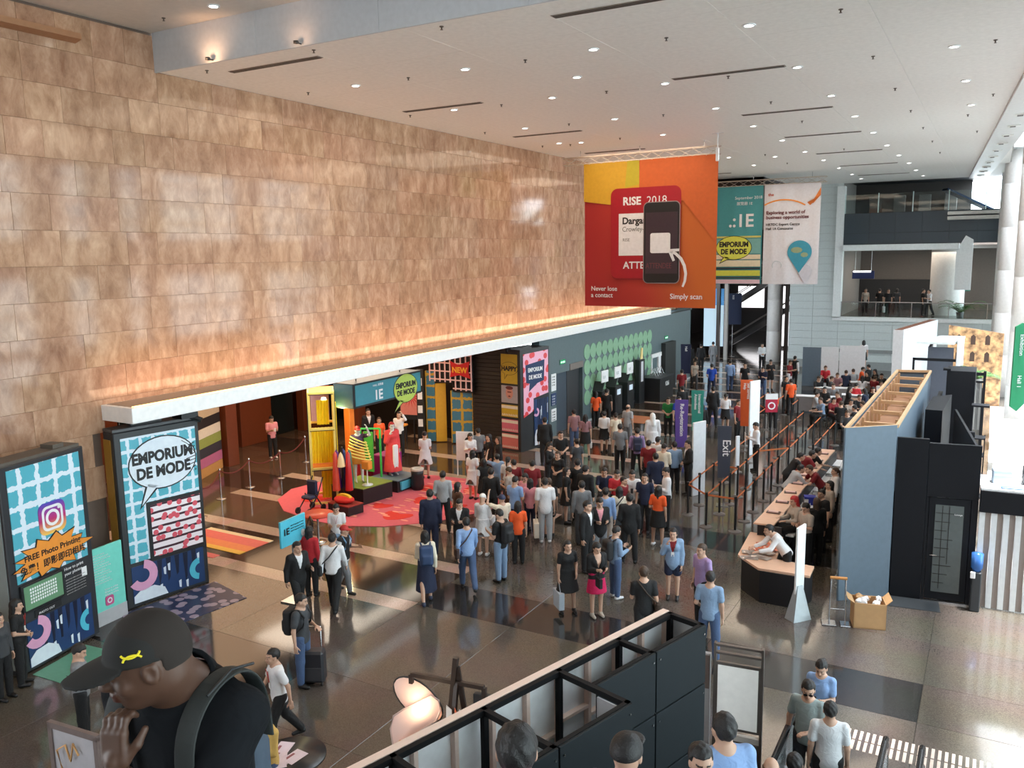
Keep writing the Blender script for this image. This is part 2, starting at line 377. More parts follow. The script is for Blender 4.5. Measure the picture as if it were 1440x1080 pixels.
if 1:
    me = MB().prism(ellp(0, 0, 0.325, 0.335, 28), 0, 0.02, 'x'); md = bpy.data.meshes.new('green_disc'); md.from_pydata(me.v, [], me.f); md.materials.append(DISC)
    for r_ in range(4):
        for c_ in range(13):
            if r_ == 3 and c_ in (11,): continue
            o = bpy.data.objects.new('green_disc', md); COL.objects.link(o); o.parent = gw; o.location = (GX + 0.004, 33.43 + c_ * 0.645, 3.15 - r_ * 0.68)
# ---- ceilings
ce = empty('ceiling', kind='structure')
MB().box((-16.6, 12.8, CEIL + 0.03), (0.35, 57, CEIL + 0.6)).build('ceiling_core', mat((0.3, 0.28, 0.26)), ce)
CP = mat((0.90, 0.875, 0.84), 0.5, name='ceiling_panel')

cxs = [-16.2, -14.85, -12.2, -9.55, -6.92, -4.38, -2.1, 0.3]
for i, yy in enumerate(np.arange(12.8, 56, 2.083)):
    for x0, x1 in zip(cxs, cxs[1:]):
        y1 = min(yy + 2.083, 56.2)
        shared_box('ceiling_panel', x1 - x0 - 0.006, y1 - yy - 0.006, 0.03, 0.002, CP, ce, (x0, yy, CEIL))
MB().box((-16.6, -12, CEIL2), (9, 12.8, CEIL2 + 0.3)).build('upper_ceiling', mat((0.62, 0.58, 0.54), 0.4), ce)
bm_ = empty('beam', kind='structure')
for x0 in np.arange(-16.2, 8.5, 3.1): shared_box('beam_panel', 3.094, 0.05, CEIL2 - CEIL + 0.02, 0.003, mat(srgb(200, 205, 212), 0.4, name='beam_blue_grey'), bm_, (x0, 12.76, CEIL - 0.02))
# slot diffusers and lamps
for k, (xa, ya) in enumerate([(x, y) for y in (13.66, 19.92, 26.2, 32.1, 38.3, 44.5, 50.7) for x in (-14.83, -6.92)]):
    e = empty('slot_diffuser', (xa, ya, CEIL), label='long dark slot air diffuser flush in the pale ceiling', cat='vent', group='slot diffusers in the hall ceiling')
    shared_box('frame', 2.6, 0.17, 0.012, 0.003, mat((0.30, 0.25, 0.21), 0.5), e, (0, -0.085, -0.013))
    for j in range(3): shared_box('slat', 2.54, 0.032, 0.012, 0.0, mat((0.09, 0.075, 0.065), 0.5), e, (0.03, -0.068 + j * 0.05, -0.024))
LAMP = mat((1.0, 0.93, 0.82), emit=14.0, name='lamp_glow')
def ring_mesh(r0, r1, h, m, n=20):
    k = ('ring', r0, r1, h, m.name)
    if k not in SHARE:
        b = MB().lathe((0, 0, 0), [(r0, 0), (r0, -h), (r1, -h), (r1, 0)], n); me = bpy.data.meshes.new('trim_ring'); me.from_pydata(b.v, [], b.f); me.materials.append(m); SHARE[k] = me
    return SHARE[k]
def disc_mesh(r, m, n=20):
    k = ('disc', r, m.name)
    if k not in SHARE:
        b = MB().lathe((0, 0, 0), [(0.0001, -0.012), (r * 0.7, -0.014), (r, -0.004)], n); me = bpy.data.meshes.new('diffuser'); me.from_pydata(b.v, [], b.f); me.materials.append(m); SHARE[k] = me
    return SHARE[k]
def link(name, me, parent, loc=(0, 0, 0)):
    o = bpy.data.objects.new(name, me); COL.objects.link(o); o.parent = parent; o.location = loc; return o
for x, y in DOWNLIGHTS:
    e = empty('ceiling_downlight', (x, y, CEIL if y > 12.8 else CEIL2), label='small round recessed downlight glowing in the pale ceiling', cat='light', group='recessed downlights in the ceiling')
    link('trim_ring', ring_mesh(0.085, 0.12, 0.02, WHITE), e); link('diffuser', disc_mesh(0.085, LAMP), e)
for x, y in SPRINKLERS:
    e = empty('sprinkler_head', (x, y, CEIL if y > 12.8 else CEIL2), label='tiny dark sprinkler head dotting the pale ceiling', cat='sprinkler', group='sprinkler heads in the ceiling')
    k = 'spr'
    if k not in SHARE:
        b = MB().lathe((0, 0, 0), [(0.04, 0), (0.04, -0.01), (0.014, -0.02), (0.014, -0.05), (0.03, -0.06), (0.0001, -0.065)], 10); me = bpy.data.meshes.new('sprinkler_body'); me.from_pydata(b.v, [], b.f); me.materials.append(mat((0.08, 0.06, 0.05), 0.4)); SHARE[k] = me
    link('sprinkler_body', SHARE[k], e)
# soffit strip slanting along the right side, with its fittings
sf = empty('trim_2', kind='structure')
SA = (0.25, 24.7); SD = ((-1.65 - 0.25) / (56.0 - 24.7))
sx_ = lambda y: SA[0] + SD * (y - SA[1])
MB().prism([(sx_(12.8), 12.8), (sx_(12.8) + 0.95, 12.8), (sx_(56) + 0.95, 56), (sx_(56), 56)], CEIL - 0.10, CEIL + 0.4, 'z').build('soffit', mat((0.72, 0.73, 0.72), 0.35), sf)
for yy in np.arange(20.0, 55, 2.6):
    e = empty('soffit_spotlight', (sx_(yy) + 0.5, yy, CEIL - 0.10), label='square spotlight set in the slanting soffit strip', cat='light', group='spotlights along the soffit strip')
    shared_box('housing', 0.36, 0.36, 0.03, 0.004, mat((0.85, 0.85, 0.82)), e, (-0.18, -0.18, -0.03)); shared_box('lens', 0.16, 0.24, 0.03, 0.004, mat((0.12, 0.11, 0.10)), e, (-0.12, -0.12, -0.045))
# high side bay beyond the soffit: dark soffit boards, glass screen
MB().box((-0.7, 47, CEIL + 0.6), (9, 57, CEIL + 1.0)).build('ceiling_side_bay', mat((0.55, 0.56, 0.56), 0.4))['kind'] = 'structure'
# ---- columns
COLM = mat((0.84, 0.83, 0.81), 0.35, name='column_cladding')
def column(x, y, r, h, z0=0.0, name='column'):
    c = empty(name, (x, y, 0), kind='structure')
    zz = z0
    while zz < h:
        z1 = min(zz + 2.1, h); MB().lathe((0, 0, 0), [(r - 0.01, zz), (r, zz + 0.01), (r, z1 - 0.012), (r - 0.01, z1)], 40).build('column_drum', COLM, c); zz = z1
    return c
column(0.72, 48.7, 0.62, 14); column(1.25, 37.7, 0.62, 14); column(0.45, 54.6, 0.45, 14); column(2.6, 26.7, 0.6, 14); column(-12.75, 58.0, 0.5, 11.4)
# ---- right facade: mullions, transoms, panes
fc = empty('wall_right', kind='structure')
gm, n, l, b = node_mat('clear_glass')
tr = n.new('ShaderNodeBsdfTransparent'); tr.inputs[0].default_value = (0.90, 0.95, 0.94, 1); gl = n.new('ShaderNodeBsdfGlossy'); gl.inputs['Roughness'].default_value = 0.03; mxs = n.new('ShaderNodeMixShader'); lw = n.new('ShaderNodeFresnel'); lw.inputs[0].default_value = 1.45
l.new(lw.outputs[0], mxs.inputs[0]); l.new(tr.outputs[0], mxs.inputs[1]); l.new(gl.outputs[0], mxs.inputs[2]); l.new(mxs.outputs[0], n['Material Output'].inputs[0])
GLASS = gm
ALU = mat((0.55, 0.57, 0.58), 0.35, 0.5)
fxp = lambda y: 7.9 - 0.06 * (y - 0)
for k, yy in enumerate(np.arange(-6, 66, 3.0)):
    MB().box((fxp(yy), yy - 0.07, 0), (fxp(yy) + 0.25, yy + 0.07, 13)).build('mullion', ALU, fc)
    for za, zb in ((0.1, 3.0), (3.2, 6.6), (8.5, 9.3), (9.45, 10.3), (10.45, 11.3), (11.45, 13)):
        MB().beam((fxp(yy) + 0.1, yy + 0.07, (za + zb) / 2), (fxp(yy + 3) + 0.1, yy + 2.93, (za + zb) / 2), 0.02, zb - za).build('pane', GLASS, fc)
for zt in (0.05, 3.1, 4.9, 9.37, 10.37, 11.37, 13):
    MB().beam((fxp(-6) + 0.12, -6, zt), (fxp(66) + 0.12, 66, zt), 0.2, 0.2 if zt != 3.1 else 0.45).build('transom', ALU, fc)
MB().beam((fxp(-6) + 0.12, -6, 7.55), (fxp(66) + 0.12, 66, 7.55), 0.2, 1.9).build('added_spandrel', mat((0.30, 0.31, 0.32), 0.5), fc)  # unseen band added to break up the window reflections on the marble
for yy in (15.0, 24.0, 27.0, 36.0, 45.0): MB().box((fxp(yy) - 0.05, yy - 0.9, 0), (fxp(yy) + 0.3, yy + 0.9, 13)).build('added_pier', mat((0.30, 0.31, 0.32), 0.5), fc)  # unseen piers added to leave gaps between those reflections
# ---- wall behind the camera and upper landing
MB().box((-16.6, -12.2, 0), (9, -12, 12.3)).build('wall_back', mat((0.25, 0.24, 0.23)))['kind'] = 'structure'
MB().box((-5, -12, 5.15), (4, -0.9, 5.44)).build('floor_upper_landing', mat((0.2, 0.19, 0.18)))['kind'] = 'structure'
# ---- far wall
FW = 56.0
fw = empty('wall_far', (0, FW, 0), kind='structure')
PAN = mat(srgb(205, 214, 214), 0.4, name='pale_wall_panel')
MB().box((-11.35, 0.06, 0), (1.2, 0.4, 3.15)).box((-11.35, 0.06, 3.15), (-8.5, 0.4, 11.5)).build('wall_core', mat((0.4, 0.42, 0.42)), fw)
px_ = [-11.4, -9.95, -8.4]
for zz in np.arange(0.0, 11.4, 0.47):
    for x0, x1 in zip(px_, px_[1:]): shared_box('wall_panel', x1 - x0 - 0.012, 0.06, 0.458, 0.004, PAN, fw, (x0, 0, zz))
px_ = [-8.4, -6.83, -5.25, -3.65, -2.05, -0.45, 1.15]
for zz in np.arange(0.0, 3.1, 0.47):
    for x0, x1 in zip(px_, px_[1:]): shared_box('wall_panel', x1 - x0 - 0.012, 0.06, 0.458 if zz < 2.6 else 0.36, 0.004, PAN, fw, (x0, 0, zz))
MB().box((-11.4, -0.06, 0), (1.1, 0.0, 0.5)).build('wall_base', mat(srgb(150, 156, 156)), fw)
MB().box((-9.0, -0.08, 1.06), (-2.5, -0.005, 1.26)).build('wall_band', mat(srgb(140, 145, 145)), fw)
WB = mat((0.85, 0.88, 0.88), 0.4)
MB().box((-8.75, -0.12, 3.2), (-8.3, 0.5, 11.3)).box((-8.75, -0.12, 3.05), (0.3, 0.4, 3.28)).build('opening_frame', WB, fw)
MB().box((-8.3, -0.3, 7.35), (-1.9, 0.5, 7.72), 0.03).build('white_beam', WB, fw)
for x0 in np.arange(-8.28, 0.3, 1.45):
    for z0, z1 in ((7.75, 8.4), (8.42, 9.6)): shared_box('dark_cladding_panel', 1.44, 0.05, z1 - z0, 0.004, mat(srgb(58, 68, 76), 0.35, name='dark_cladding'), fw, (x0, 0, z0))
MB().prism([(-2.05, 7.3), (-1.6, 8.15), (-1.2, 7.9), (-1.2, 5.0), (-2.05, 5.0)], -0.1, 0.3, 'y').build('slanted_fin', WB, fw)
MB().box((-8.4, 0.06, 7.72), (0.4, 0.12, 9.62)).build('cladding_core', DARK, fw)
MB().box((-8.75, 0.4, 3), (-8.5, 10, 12.0)).build('balcony_side', mat(srgb(150, 145, 140)), fw)
# lower balcony room
ba = empty('wall_balcony', (0, FW, 0), kind='structure')
MB().box((-8.5, 0.1, 3.0), (3, 10, 3.22)).build('balcony_slab', mat((0.12, 0.11, 0.11), 0.15), ba)
MB().box((-8.5, 9.8, 3.2), (3, 10, 7.8)).build('balcony_back_wall', mat(srgb(120, 112, 106)), ba)
MB().box((-8.5, 9.6, 3.2), (-2.6, 9.8, 5.3)).build('dark_doorway', mat((0.03, 0.03, 0.032)), ba)
MB().box((-8.5, 0.3, 7.4), (3, 10, 7.6)).build('balcony_soffit', mat((0.45, 0.42, 0.40)), ba)
MB().lathe((-2.6, 4.5, 0), [(1.0, 3.2), (1.0, 7.4)], 32).build('white_column', COLM, ba)
for x0 in (-8.25, -6.25, -4.25, -2.25, -0.25):
    MB().box((x0, 0.12, 3.22), (x0 + 1.97, 0.14, 4.15)).build('balustrade_pane', GLASS, ba); MB().box((x0 - 0.03, 0.08, 3.2), (x0 + 0.01, 0.16, 4.18)).build('baluster', STEEL, ba)
MB().tube([(-8.3, 0.12, 4.2), (1.5, 0.12, 4.2)], 0.03, 8).build('balcony_handrail', STEEL, ba)
# upper gallery
ga = empty('wall_gallery', (0, FW, 0), kind='structure')
MB().box((-8.5, 0.1, 9.5), (3, 8, 9.62)).build('gallery_slab', DARK, ga)
MB().box((-11.4, 0.6, 11.7), (-1.2, 8, 12.0)).build('gallery_ceiling', DARK, ga)
MB().box((-8.5, 6, 9.6), (-1.6, 6.2, 12)).build('gallery_back_wall', mat((0.09, 0.08, 0.075)), ga)
for k in range(4): MB().box((-7.6 + k * 1.5, 5.5, 9.65), (-6.9 + k * 1.5, 5.9, 10.9), 0.02).build('display_shelf', mat((0.20, 0.19, 0.18)), ga)
for x0 in np.arange(-8.3, 1.0, 1.9):
    MB().box((x0, 0.12, 9.62), (x0 + 1.86, 0.14, 10.75)).build('gallery_pane', GLASS, ga); MB().box((x0 - 0.03, 0.08, 9.6), (x0 + 0.02, 0.16, 10.8)).build('gallery_post', mat((0.6, 0.75, 0.72)), ga)
MB().box((-2.6, -0.7, 9.05), (0.5, 0.1, 9.25), 0.02).box((-2.6, -0.7, 9.33), (0.5, 0.1, 9.52), 0.02).build('gallery_ledge', mat((0.62, 0.60, 0.56), 0.35), ga)
MB().beam((-2.9, 1.2, 10.9), (-0.4, 2.2, 9.6), 0.9, 0.12).build('gallery_escalator_side', mat((0.02, 0.05, 0.12), 0.2), ga)
# ---- dark atrium to the left of the far wall
at_ = empty('wall_atrium', (0, FW, 0), kind='structure')
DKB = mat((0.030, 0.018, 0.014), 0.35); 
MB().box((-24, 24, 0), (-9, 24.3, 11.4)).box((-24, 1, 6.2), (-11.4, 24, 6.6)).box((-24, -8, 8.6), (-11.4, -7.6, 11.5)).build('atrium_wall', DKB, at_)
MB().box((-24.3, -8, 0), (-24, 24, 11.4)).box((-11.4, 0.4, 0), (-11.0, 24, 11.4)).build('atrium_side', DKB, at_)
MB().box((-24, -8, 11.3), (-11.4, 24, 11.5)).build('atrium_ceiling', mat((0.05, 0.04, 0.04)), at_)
for x0, m in ((-23, DKB), (-21.2, mat((0.5, 0.45, 0.42))), (-20.3, DKB), (-19.6, mat(srgb(200, 120, 110))), (-16.6, DKB), (-16.05, mat((0.45, 0.43, 0.40))), (-12.0, DKB), (-11.7, mat((0.25, 0.16, 0.12)))):
    MB().box((x0, 1.5, 0), (x0 + 0.22, 1.8, 11.3)).build('atrium_mullion', m, at_)
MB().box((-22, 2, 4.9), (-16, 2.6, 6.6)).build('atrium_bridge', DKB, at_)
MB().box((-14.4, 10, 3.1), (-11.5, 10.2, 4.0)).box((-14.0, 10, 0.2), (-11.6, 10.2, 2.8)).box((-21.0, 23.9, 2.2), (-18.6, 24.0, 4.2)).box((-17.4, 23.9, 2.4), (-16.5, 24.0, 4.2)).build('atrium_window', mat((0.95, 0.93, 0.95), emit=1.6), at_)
def escalator_run(name, a, b, w, par):
    e = par; MB().beam(a, b, w, 0.35).build(name, mat((0.05, 0.035, 0.03), 0.3), e)
    for s in (-1, 1): MB().beam(Vector(a) + Vector((0, s * w / 2, 0.6)), Vector(b) + Vector((0, s * w / 2, 0.6)), 0.06, 0.06).build('atrium_handrail', mat((0.35, 0.28, 0.24), 0.3), e)
escalator_run('atrium_escalator', (-17.5, 6, 3.0), (-11.6, 6, 6.9), 1.0, at_)
escalator_run('atrium_escalator', (-17.5, 9, 0.4), (-11.6, 9, 4.2), 1.0, at_)
MB().beam((-18.4, 3.5, 9.6), (-16.4, 3.5, 6.4), 0.35, 0.12).build('lit_stair_string', mat((0.95, 0.65, 0.45), emit=0.8), at_)
# ================================================================ implicit-surface bodies
def V3(*a): return np.array(a, float)
def d_cone(P, a, b, ra, rb):
    a = np.asarray(a, float); b = np.asarray(b, float); ba = b - a; pa = P - a
    h = np.clip((pa @ ba) / max(ba @ ba, 1e-9), 0, 1)
    return np.linalg.norm(pa - h[..., None] * ba, axis=-1) - (ra + (rb - ra) * h)
def d_ell(P, c, r, M=None):
    q = P - np.asarray(c, float)
    if M is not None: q = q @ M
    r = np.asarray(r, float); k0 = np.linalg.norm(q / r, axis=-1); k1 = np.linalg.norm(q / (r * r), axis=-1)
    return k0 * (k0 - 1.0) / np.maximum(k1, 1e-9)
def d_box(P, c, h, rr, M=None):
    q = P - np.asarray(c, float)
    if M is not None: q = q @ M
    q = np.abs(q) - (np.asarray(h, float) - rr)
    return np.linalg.norm(np.maximum(q, 0), axis=-1) + np.minimum(q.max(-1), 0) - rr
def smin(a, b, k):
    h = np.maximum(k - np.abs(a - b), 0) / k
    return np.minimum(a, b) - h * h * k * 0.25
def smax(a, b, k): return -smin(-a, -b, k)
def uni(ds, k=0.03):
    r = ds[0]
    for d in ds[1:]: r = smin(r, d, k)
    return r
def nets(f, xs, ys, zs):
    """surface nets over a rectilinear grid: one closed quad surface of f = 0"""
    X, Y, Z = np.meshgrid(xs, ys, zs, indexing='ij'); P = np.stack([X, Y, Z], -1)
    B = 5; ax_ = [xs, ys, zs]; bi = [np.arange(len(a)) // B for a in ax_]
    lo_ = [np.array([a[i * B] for i in range(b[-1] + 1)]) for a, b in zip(ax_, bi)]
    hi_ = [np.array([a[min(i * B + B, len(a) - 1)] for i in range(b[-1] + 1)]) for a, b in zip(ax_, bi)]
    ce = np.stack(np.meshgrid(*[(l + h) / 2 for l, h in zip(lo_, hi_)], indexing='ij'), -1)
    ha = np.stack(np.meshgrid(*[(h - l) / 2 + 0.004 for l, h in zip(lo_, hi_)], indexing='ij'), -1)
    cv = f(ce); act = np.abs(cv) < np.linalg.norm(ha, axis=-1) * 1.7 + 0.01
    ix = np.ix_(*bi); V = cv[ix].copy(); A = act[ix]
    V[A] = f(P[A]); S = V < 0; sh = tuple(n - 1 for n in V.shape)
    acc = np.zeros(sh + (3,)); cnt = np.zeros(sh); quads = []
    idx = []
    for ax in range(3):
        lo = [slice(None)] * 3; hi = [slice(None)] * 3; lo[ax] = slice(0, -1); hi[ax] = slice(1, None)
        m = S[tuple(lo)] != S[tuple(hi)]
        e = np.argwhere(m)
        if len(e) == 0: continue
        o = np.zeros(3, int); o[ax] = 1
        v0 = V[tuple(e.T)]; v1 = V[tuple((e + o).T)]; t = v0 / (v0 - v1)
        p = P[tuple(e.T)] * (1 - t)[:, None] + P[tuple((e + o).T)] * t[:, None]
        b, c = [a for a in range(3) if a != ax]
        for db in (0, -1):
            for dc in (0, -1):
                q = e.copy(); q[:, b] += db; q[:, c] += dc
                ok = (q[:, b] >= 0) & (q[:, c] >= 0) & (q[:, b] < sh[b]) & (q[:, c] < sh[c])
                np.add.at(acc, tuple(q[ok].T), p[ok]); np.add.at(cnt, tuple(q[ok].T), 1)
        ok = (e[:, b] > 0) & (e[:, c] > 0) & (e[:, b] < sh[b]) & (e[:, c] < sh[c])
        idx.append((ax, b, c, e[ok], S[tuple(e[ok].T)]))
    ids = -np.ones(sh, int); a = np.argwhere(cnt > 0); ids[tuple(a.T)] = np.arange(len(a))
    verts = acc[tuple(a.T)] / cnt[tuple(a.T)][:, None]
    for ax, b, c, e, s in idx:
        qs = []
        for db, dc in ((-1, -1), (0, -1), (0, 0), (-1, 0)):
            q = e.copy(); q[:, b] += db; q[:, c] += dc; qs.append(ids[tuple(q.T)])
        Q = np.stack(qs, 1); flip = s if ax != 1 else ~s
        Q[~flip] = Q[~flip][:, ::-1]; quads.append(Q)
    return verts, np.concatenate(quads)
def np_mesh(name, v, q, mats, midx=None):
    me = bpy.data.meshes.new(name)
    me.vertices.add(len(v)); me.vertices.foreach_set('co', np.asarray(v, np.float32).ravel())
    me.loops.add(len(q) * 4); me.loops.foreach_set('vertex_index', np.asarray(q, np.int32).ravel())
    me.polygons.add(len(q)); me.polygons.foreach_set('loop_start', np.arange(0, len(q) * 4, 4, dtype=np.int32))
    me.polygons.foreach_set('use_smooth', np.ones(len(q), bool))
    for m in mats: me.materials.append(m)
    if midx is not None: me.polygons.foreach_set('material_index', np.asarray(midx, np.int32))
    me.update(calc_edges=True); me.validate()
    return me
def axis_pts(lo, hi, step, fine=None, fstep=None):
    if fine is None: return np.arange(lo, hi + step, step)
    a, b = fine; return np.unique(np.round(np.concatenate([np.arange(lo, a, step), np.arange(a, b, fstep), np.arange(b, hi + step, step)]), 5))
def unit(v): v = np.asarray(v, float); return v / np.linalg.norm(v)
def frame_from(z, x):
    """columns x,y,z"""
    z = unit(z); x = np.asarray(x, float); x = unit(x - z * (x @ z)); return np.stack([x, np.cross(z, x), z], 1)
# hand in its own frame: wrist at 0, fingers along +z, palm facing +y, thumb on +x side
def hand_sdf(P, curl=0.5):
    ds = [d_box(P, (0, 0, 0.045), (0.040, 0.014, 0.048), 0.013), d_cone(P, (0, 0, -0.03), (0, 0, 0.015), 0.026, 0.027)]
    for i, (x, L, r) in enumerate(((0.029, 0.070, 0.0092), (0.0095, 0.078, 0.0095), (-0.0105, 0.072, 0.0092), (-0.030, 0.058, 0.0082))):
        p = V3(x, 0, 0.085); a = 0.25 * curl
        for k, f in enumerate((0.45, 0.32, 0.23)):
            q = p + L * f * V3(x * 1.2, math.sin(a), math.cos(a)); ds.append(d_cone(P, p, q, r - 0.0006 * k, r - 0.0006 * (k + 1))); p = q; a += 0.75 * curl
    p = V3(0.030, 0.004, 0.018); q = V3(0.058, 0.014, 0.052); ds.append(d_cone(P, p, q, 0.014, 0.0115)); ds.append(d_cone(P, q, q + V3(0.012, 0.016, 0.034), 0.0112, 0.009))
    return uni(ds, 0.010)
HAND_V, HAND_Q = nets(lambda P: hand_sdf(P, 0.7), axis_pts(-0.06, 0.10, 0.0075), axis_pts(-0.04, 0.10, 0.0075), axis_pts(-0.07, 0.19, 0.0075))
def skeleton(lean=0.0, hip_z=None, la=None, ra=None, ll=None, rl=None, head=(0, 0), fem=False, hunch=0.0):
    """la/ra: (upper arm dir, forearm dir, palm dir); ll/rl: (thigh dir, shin dir). +y is forward."""
    J = {}; w = 0.9 if fem else 1.0
    def leg(sx, d):
        hp = V3(sx * 0.088, 0, 0); kn = hp + 0.415 * unit(d[0]); an = kn + 0.405 * unit(d[1]); return hp, kn, an
    L = leg(-1, ll or ((-0.03, 0, -1), (0, -0.02, -1))); R = leg(1, rl or ((0.03, 0, -1), (0, -0.02, -1)))
    low = min(L[2][2], R[2][2]); hz = (0.085 - low) if hip_z is None else hip_z
    up = V3(0, 0, hz)
    for n, T in (('l', L), ('r', R)):
        J[n + 'hip'], J[n + 'knee'], J[n + 'ank'] = (t + up for t in T)
    s, c = math.sin(lean), math.cos(lean); T = lambda p: V3(p[0], p[1] * c + p[2] * s, -p[1] * s + p[2] * c) + up
    J['pel'] = T((0, 0, 0.03)); J['waist'] = T((0, 0.0, 0.17)); J['chest'] = T((0, 0.005, 0.34)); J['neck'] = T((0, 0.0 + hunch, 0.50)); J['T'] = T; J['lean'] = lean
    J['head'] = T((0, 0.025 + hunch * 1.6, 0.645)); J['w'] = w; J['fem'] = fem; J['look'] = head
    for n, sx, d in (('l', -1, la), ('r', 1, ra)):
        sh = T((sx * 0.172 * w, -0.005 + hunch, 0.455)); d = d or ((sx * 0.16, -0.03, -1), (sx * 0.05, 0.14, -1), (-sx, 0, 0))
        el = sh + 0.28 * unit(d[0]); wr = el + 0.245 * unit(d[1]); J[n + 'sh'] = sh; J[n + 'el'] = el; J[n + 'wr'] = wr; J[n + 'hd'] = unit(d[1]); J[n + 'pm'] = d[2] if len(d) > 2 else (-sx, 0, 0)
    return J
def head_mat(J):
    yaw, pit = J['look']; cy, sy = math.cos(yaw), math.sin(yaw); cp, s_ = math.cos(pit), math.sin(pit)
    Rz = np.array([[cy, -sy, 0], [sy, cy, 0], [0, 0, 1]]); Rx = np.array([[1, 0, 0], [0, cp, s_], [0, -s_, cp]])
    return Rz @ Rx      # local->world
def head_prims(Q):
    """Q: points in head frame (origin head centre, +y face)"""
    d = uni([d_ell(Q, (0, -0.008, 0.018), (0.077, 0.096, 0.102)), d_ell(Q, (0, 0.018, -0.045), (0.060, 0.072, 0.072)),
             d_ell(Q, (0, 0.055, -0.088), (0.026, 0.026, 0.024))], 0.035)
    d = smin(d, d_ell(Q, (0, 0.083, 0.022), (0.050, 0.012, 0.012)), 0.02)
    for s in (-1, 1):
        d = smax(d, -d_ell(Q, (s * 0.032, 0.100, -0.002), (0.018, 0.013, 0.012)), 0.012)
        d = smin(d, d_ell(Q, (s * 0.032, 0.081, -0.003), (0.0125, 0.0115, 0.0115)), 0.004)
        d = smin(d, d_ell(Q, (s * 0.079, -0.004, -0.010), (0.010, 0.020, 0.031)), 0.008)
        d = smin(d, d_ell(Q, (s * 0.042, 0.062, -0.034), (0.022, 0.018, 0.018)), 0.02)
    d = smin(d, d_cone(Q, (0, 0.090, 0.005), (0, 0.110, -0.031), 0.007, 0.0125), 0.012)
    for s in (-1, 1): d = smin(d, d_ell(Q, (s * 0.011, 0.100, -0.036), (0.008, 0.009, 0.007)), 0.008)
    d = smin(d, d_ell(Q, (0, 0.089, -0.058), (0.024, 0.011, 0.0075)), 0.008)
    d = smin(d, d_ell(Q, (0, 0.086, -0.069), (0.020, 0.011, 0.007)), 0.006)
    return d
def body_sdf(J, fat=1.0):
    w = J['w']; T = J['T']; HM = head_mat(J)
    def f(P):
        pel = J['pel']; L = []
        tw = 0.135 * w * fat
        Ml = np.array([[1, 0, 0], [0, math.cos(J['lean']), math.sin(J['lean'])], [0, -math.sin(J['lean']), math.cos(J['lean'])]])
        L.append(d_ell(P, T((0, -0.005, 0.02)), (0.158 if J['fem'] else 0.152, 0.105 * fat, 0.135), Ml))
        L.append(d_ell(P, T((0, 0.005, 0.20)), (tw * (0.86 if J['fem'] else 1.0), 0.092 * fat, 0.17), Ml))
        L.append(d_ell(P, T((0, 0.0, 0.37)), (0.158 * w, 0.102, 0.155), Ml))
        if J['fem']:
            for s in (-1, 1): L.append(d_ell(P, T((s * 0.065, 0.085, 0.355)), (0.052, 0.042, 0.05), Ml))
        for n in 'lr':
            L.append(d_cone(P, J[n + 'sh'], T((0, 0, 0.46)), 0.052, 0.06))
        L.append(d_cone(P, T((0, -0.01, 0.46)), J['head'] - HM @ V3(0, 0.02, 0.06), 0.058, 0.050))
        d = uni(L, 0.06)
        A = []
        for n in 'lr':
            A.append(uni([d_cone(P, J[n + 'sh'], J[n + 'el'], 0.050, 0.037), d_cone(P, J[n + 'el'], J[n + 'wr'], 0.038, 0.025)], 0.02))
            A.append(uni([d_cone(P, J[n + 'hip'], J[n + 'knee'], 0.088, 0.053), d_cone(P, J[n + 'knee'] + V3(0, -0.006, 0), J[n + 'ank'], 0.056, 0.035),
                          d_cone(P, J[n + 'ank'] + V3(0, -0.02, -0.03), J[n + 'ank'] + V3(0.0, 0.13, -0.05), 0.036, 0.025)], 0.03))
        for a in A: d = smin(d, a, 0.025)
        return smin(d, head_prims((P - J['head']) @ HM), 0.02)
    return f
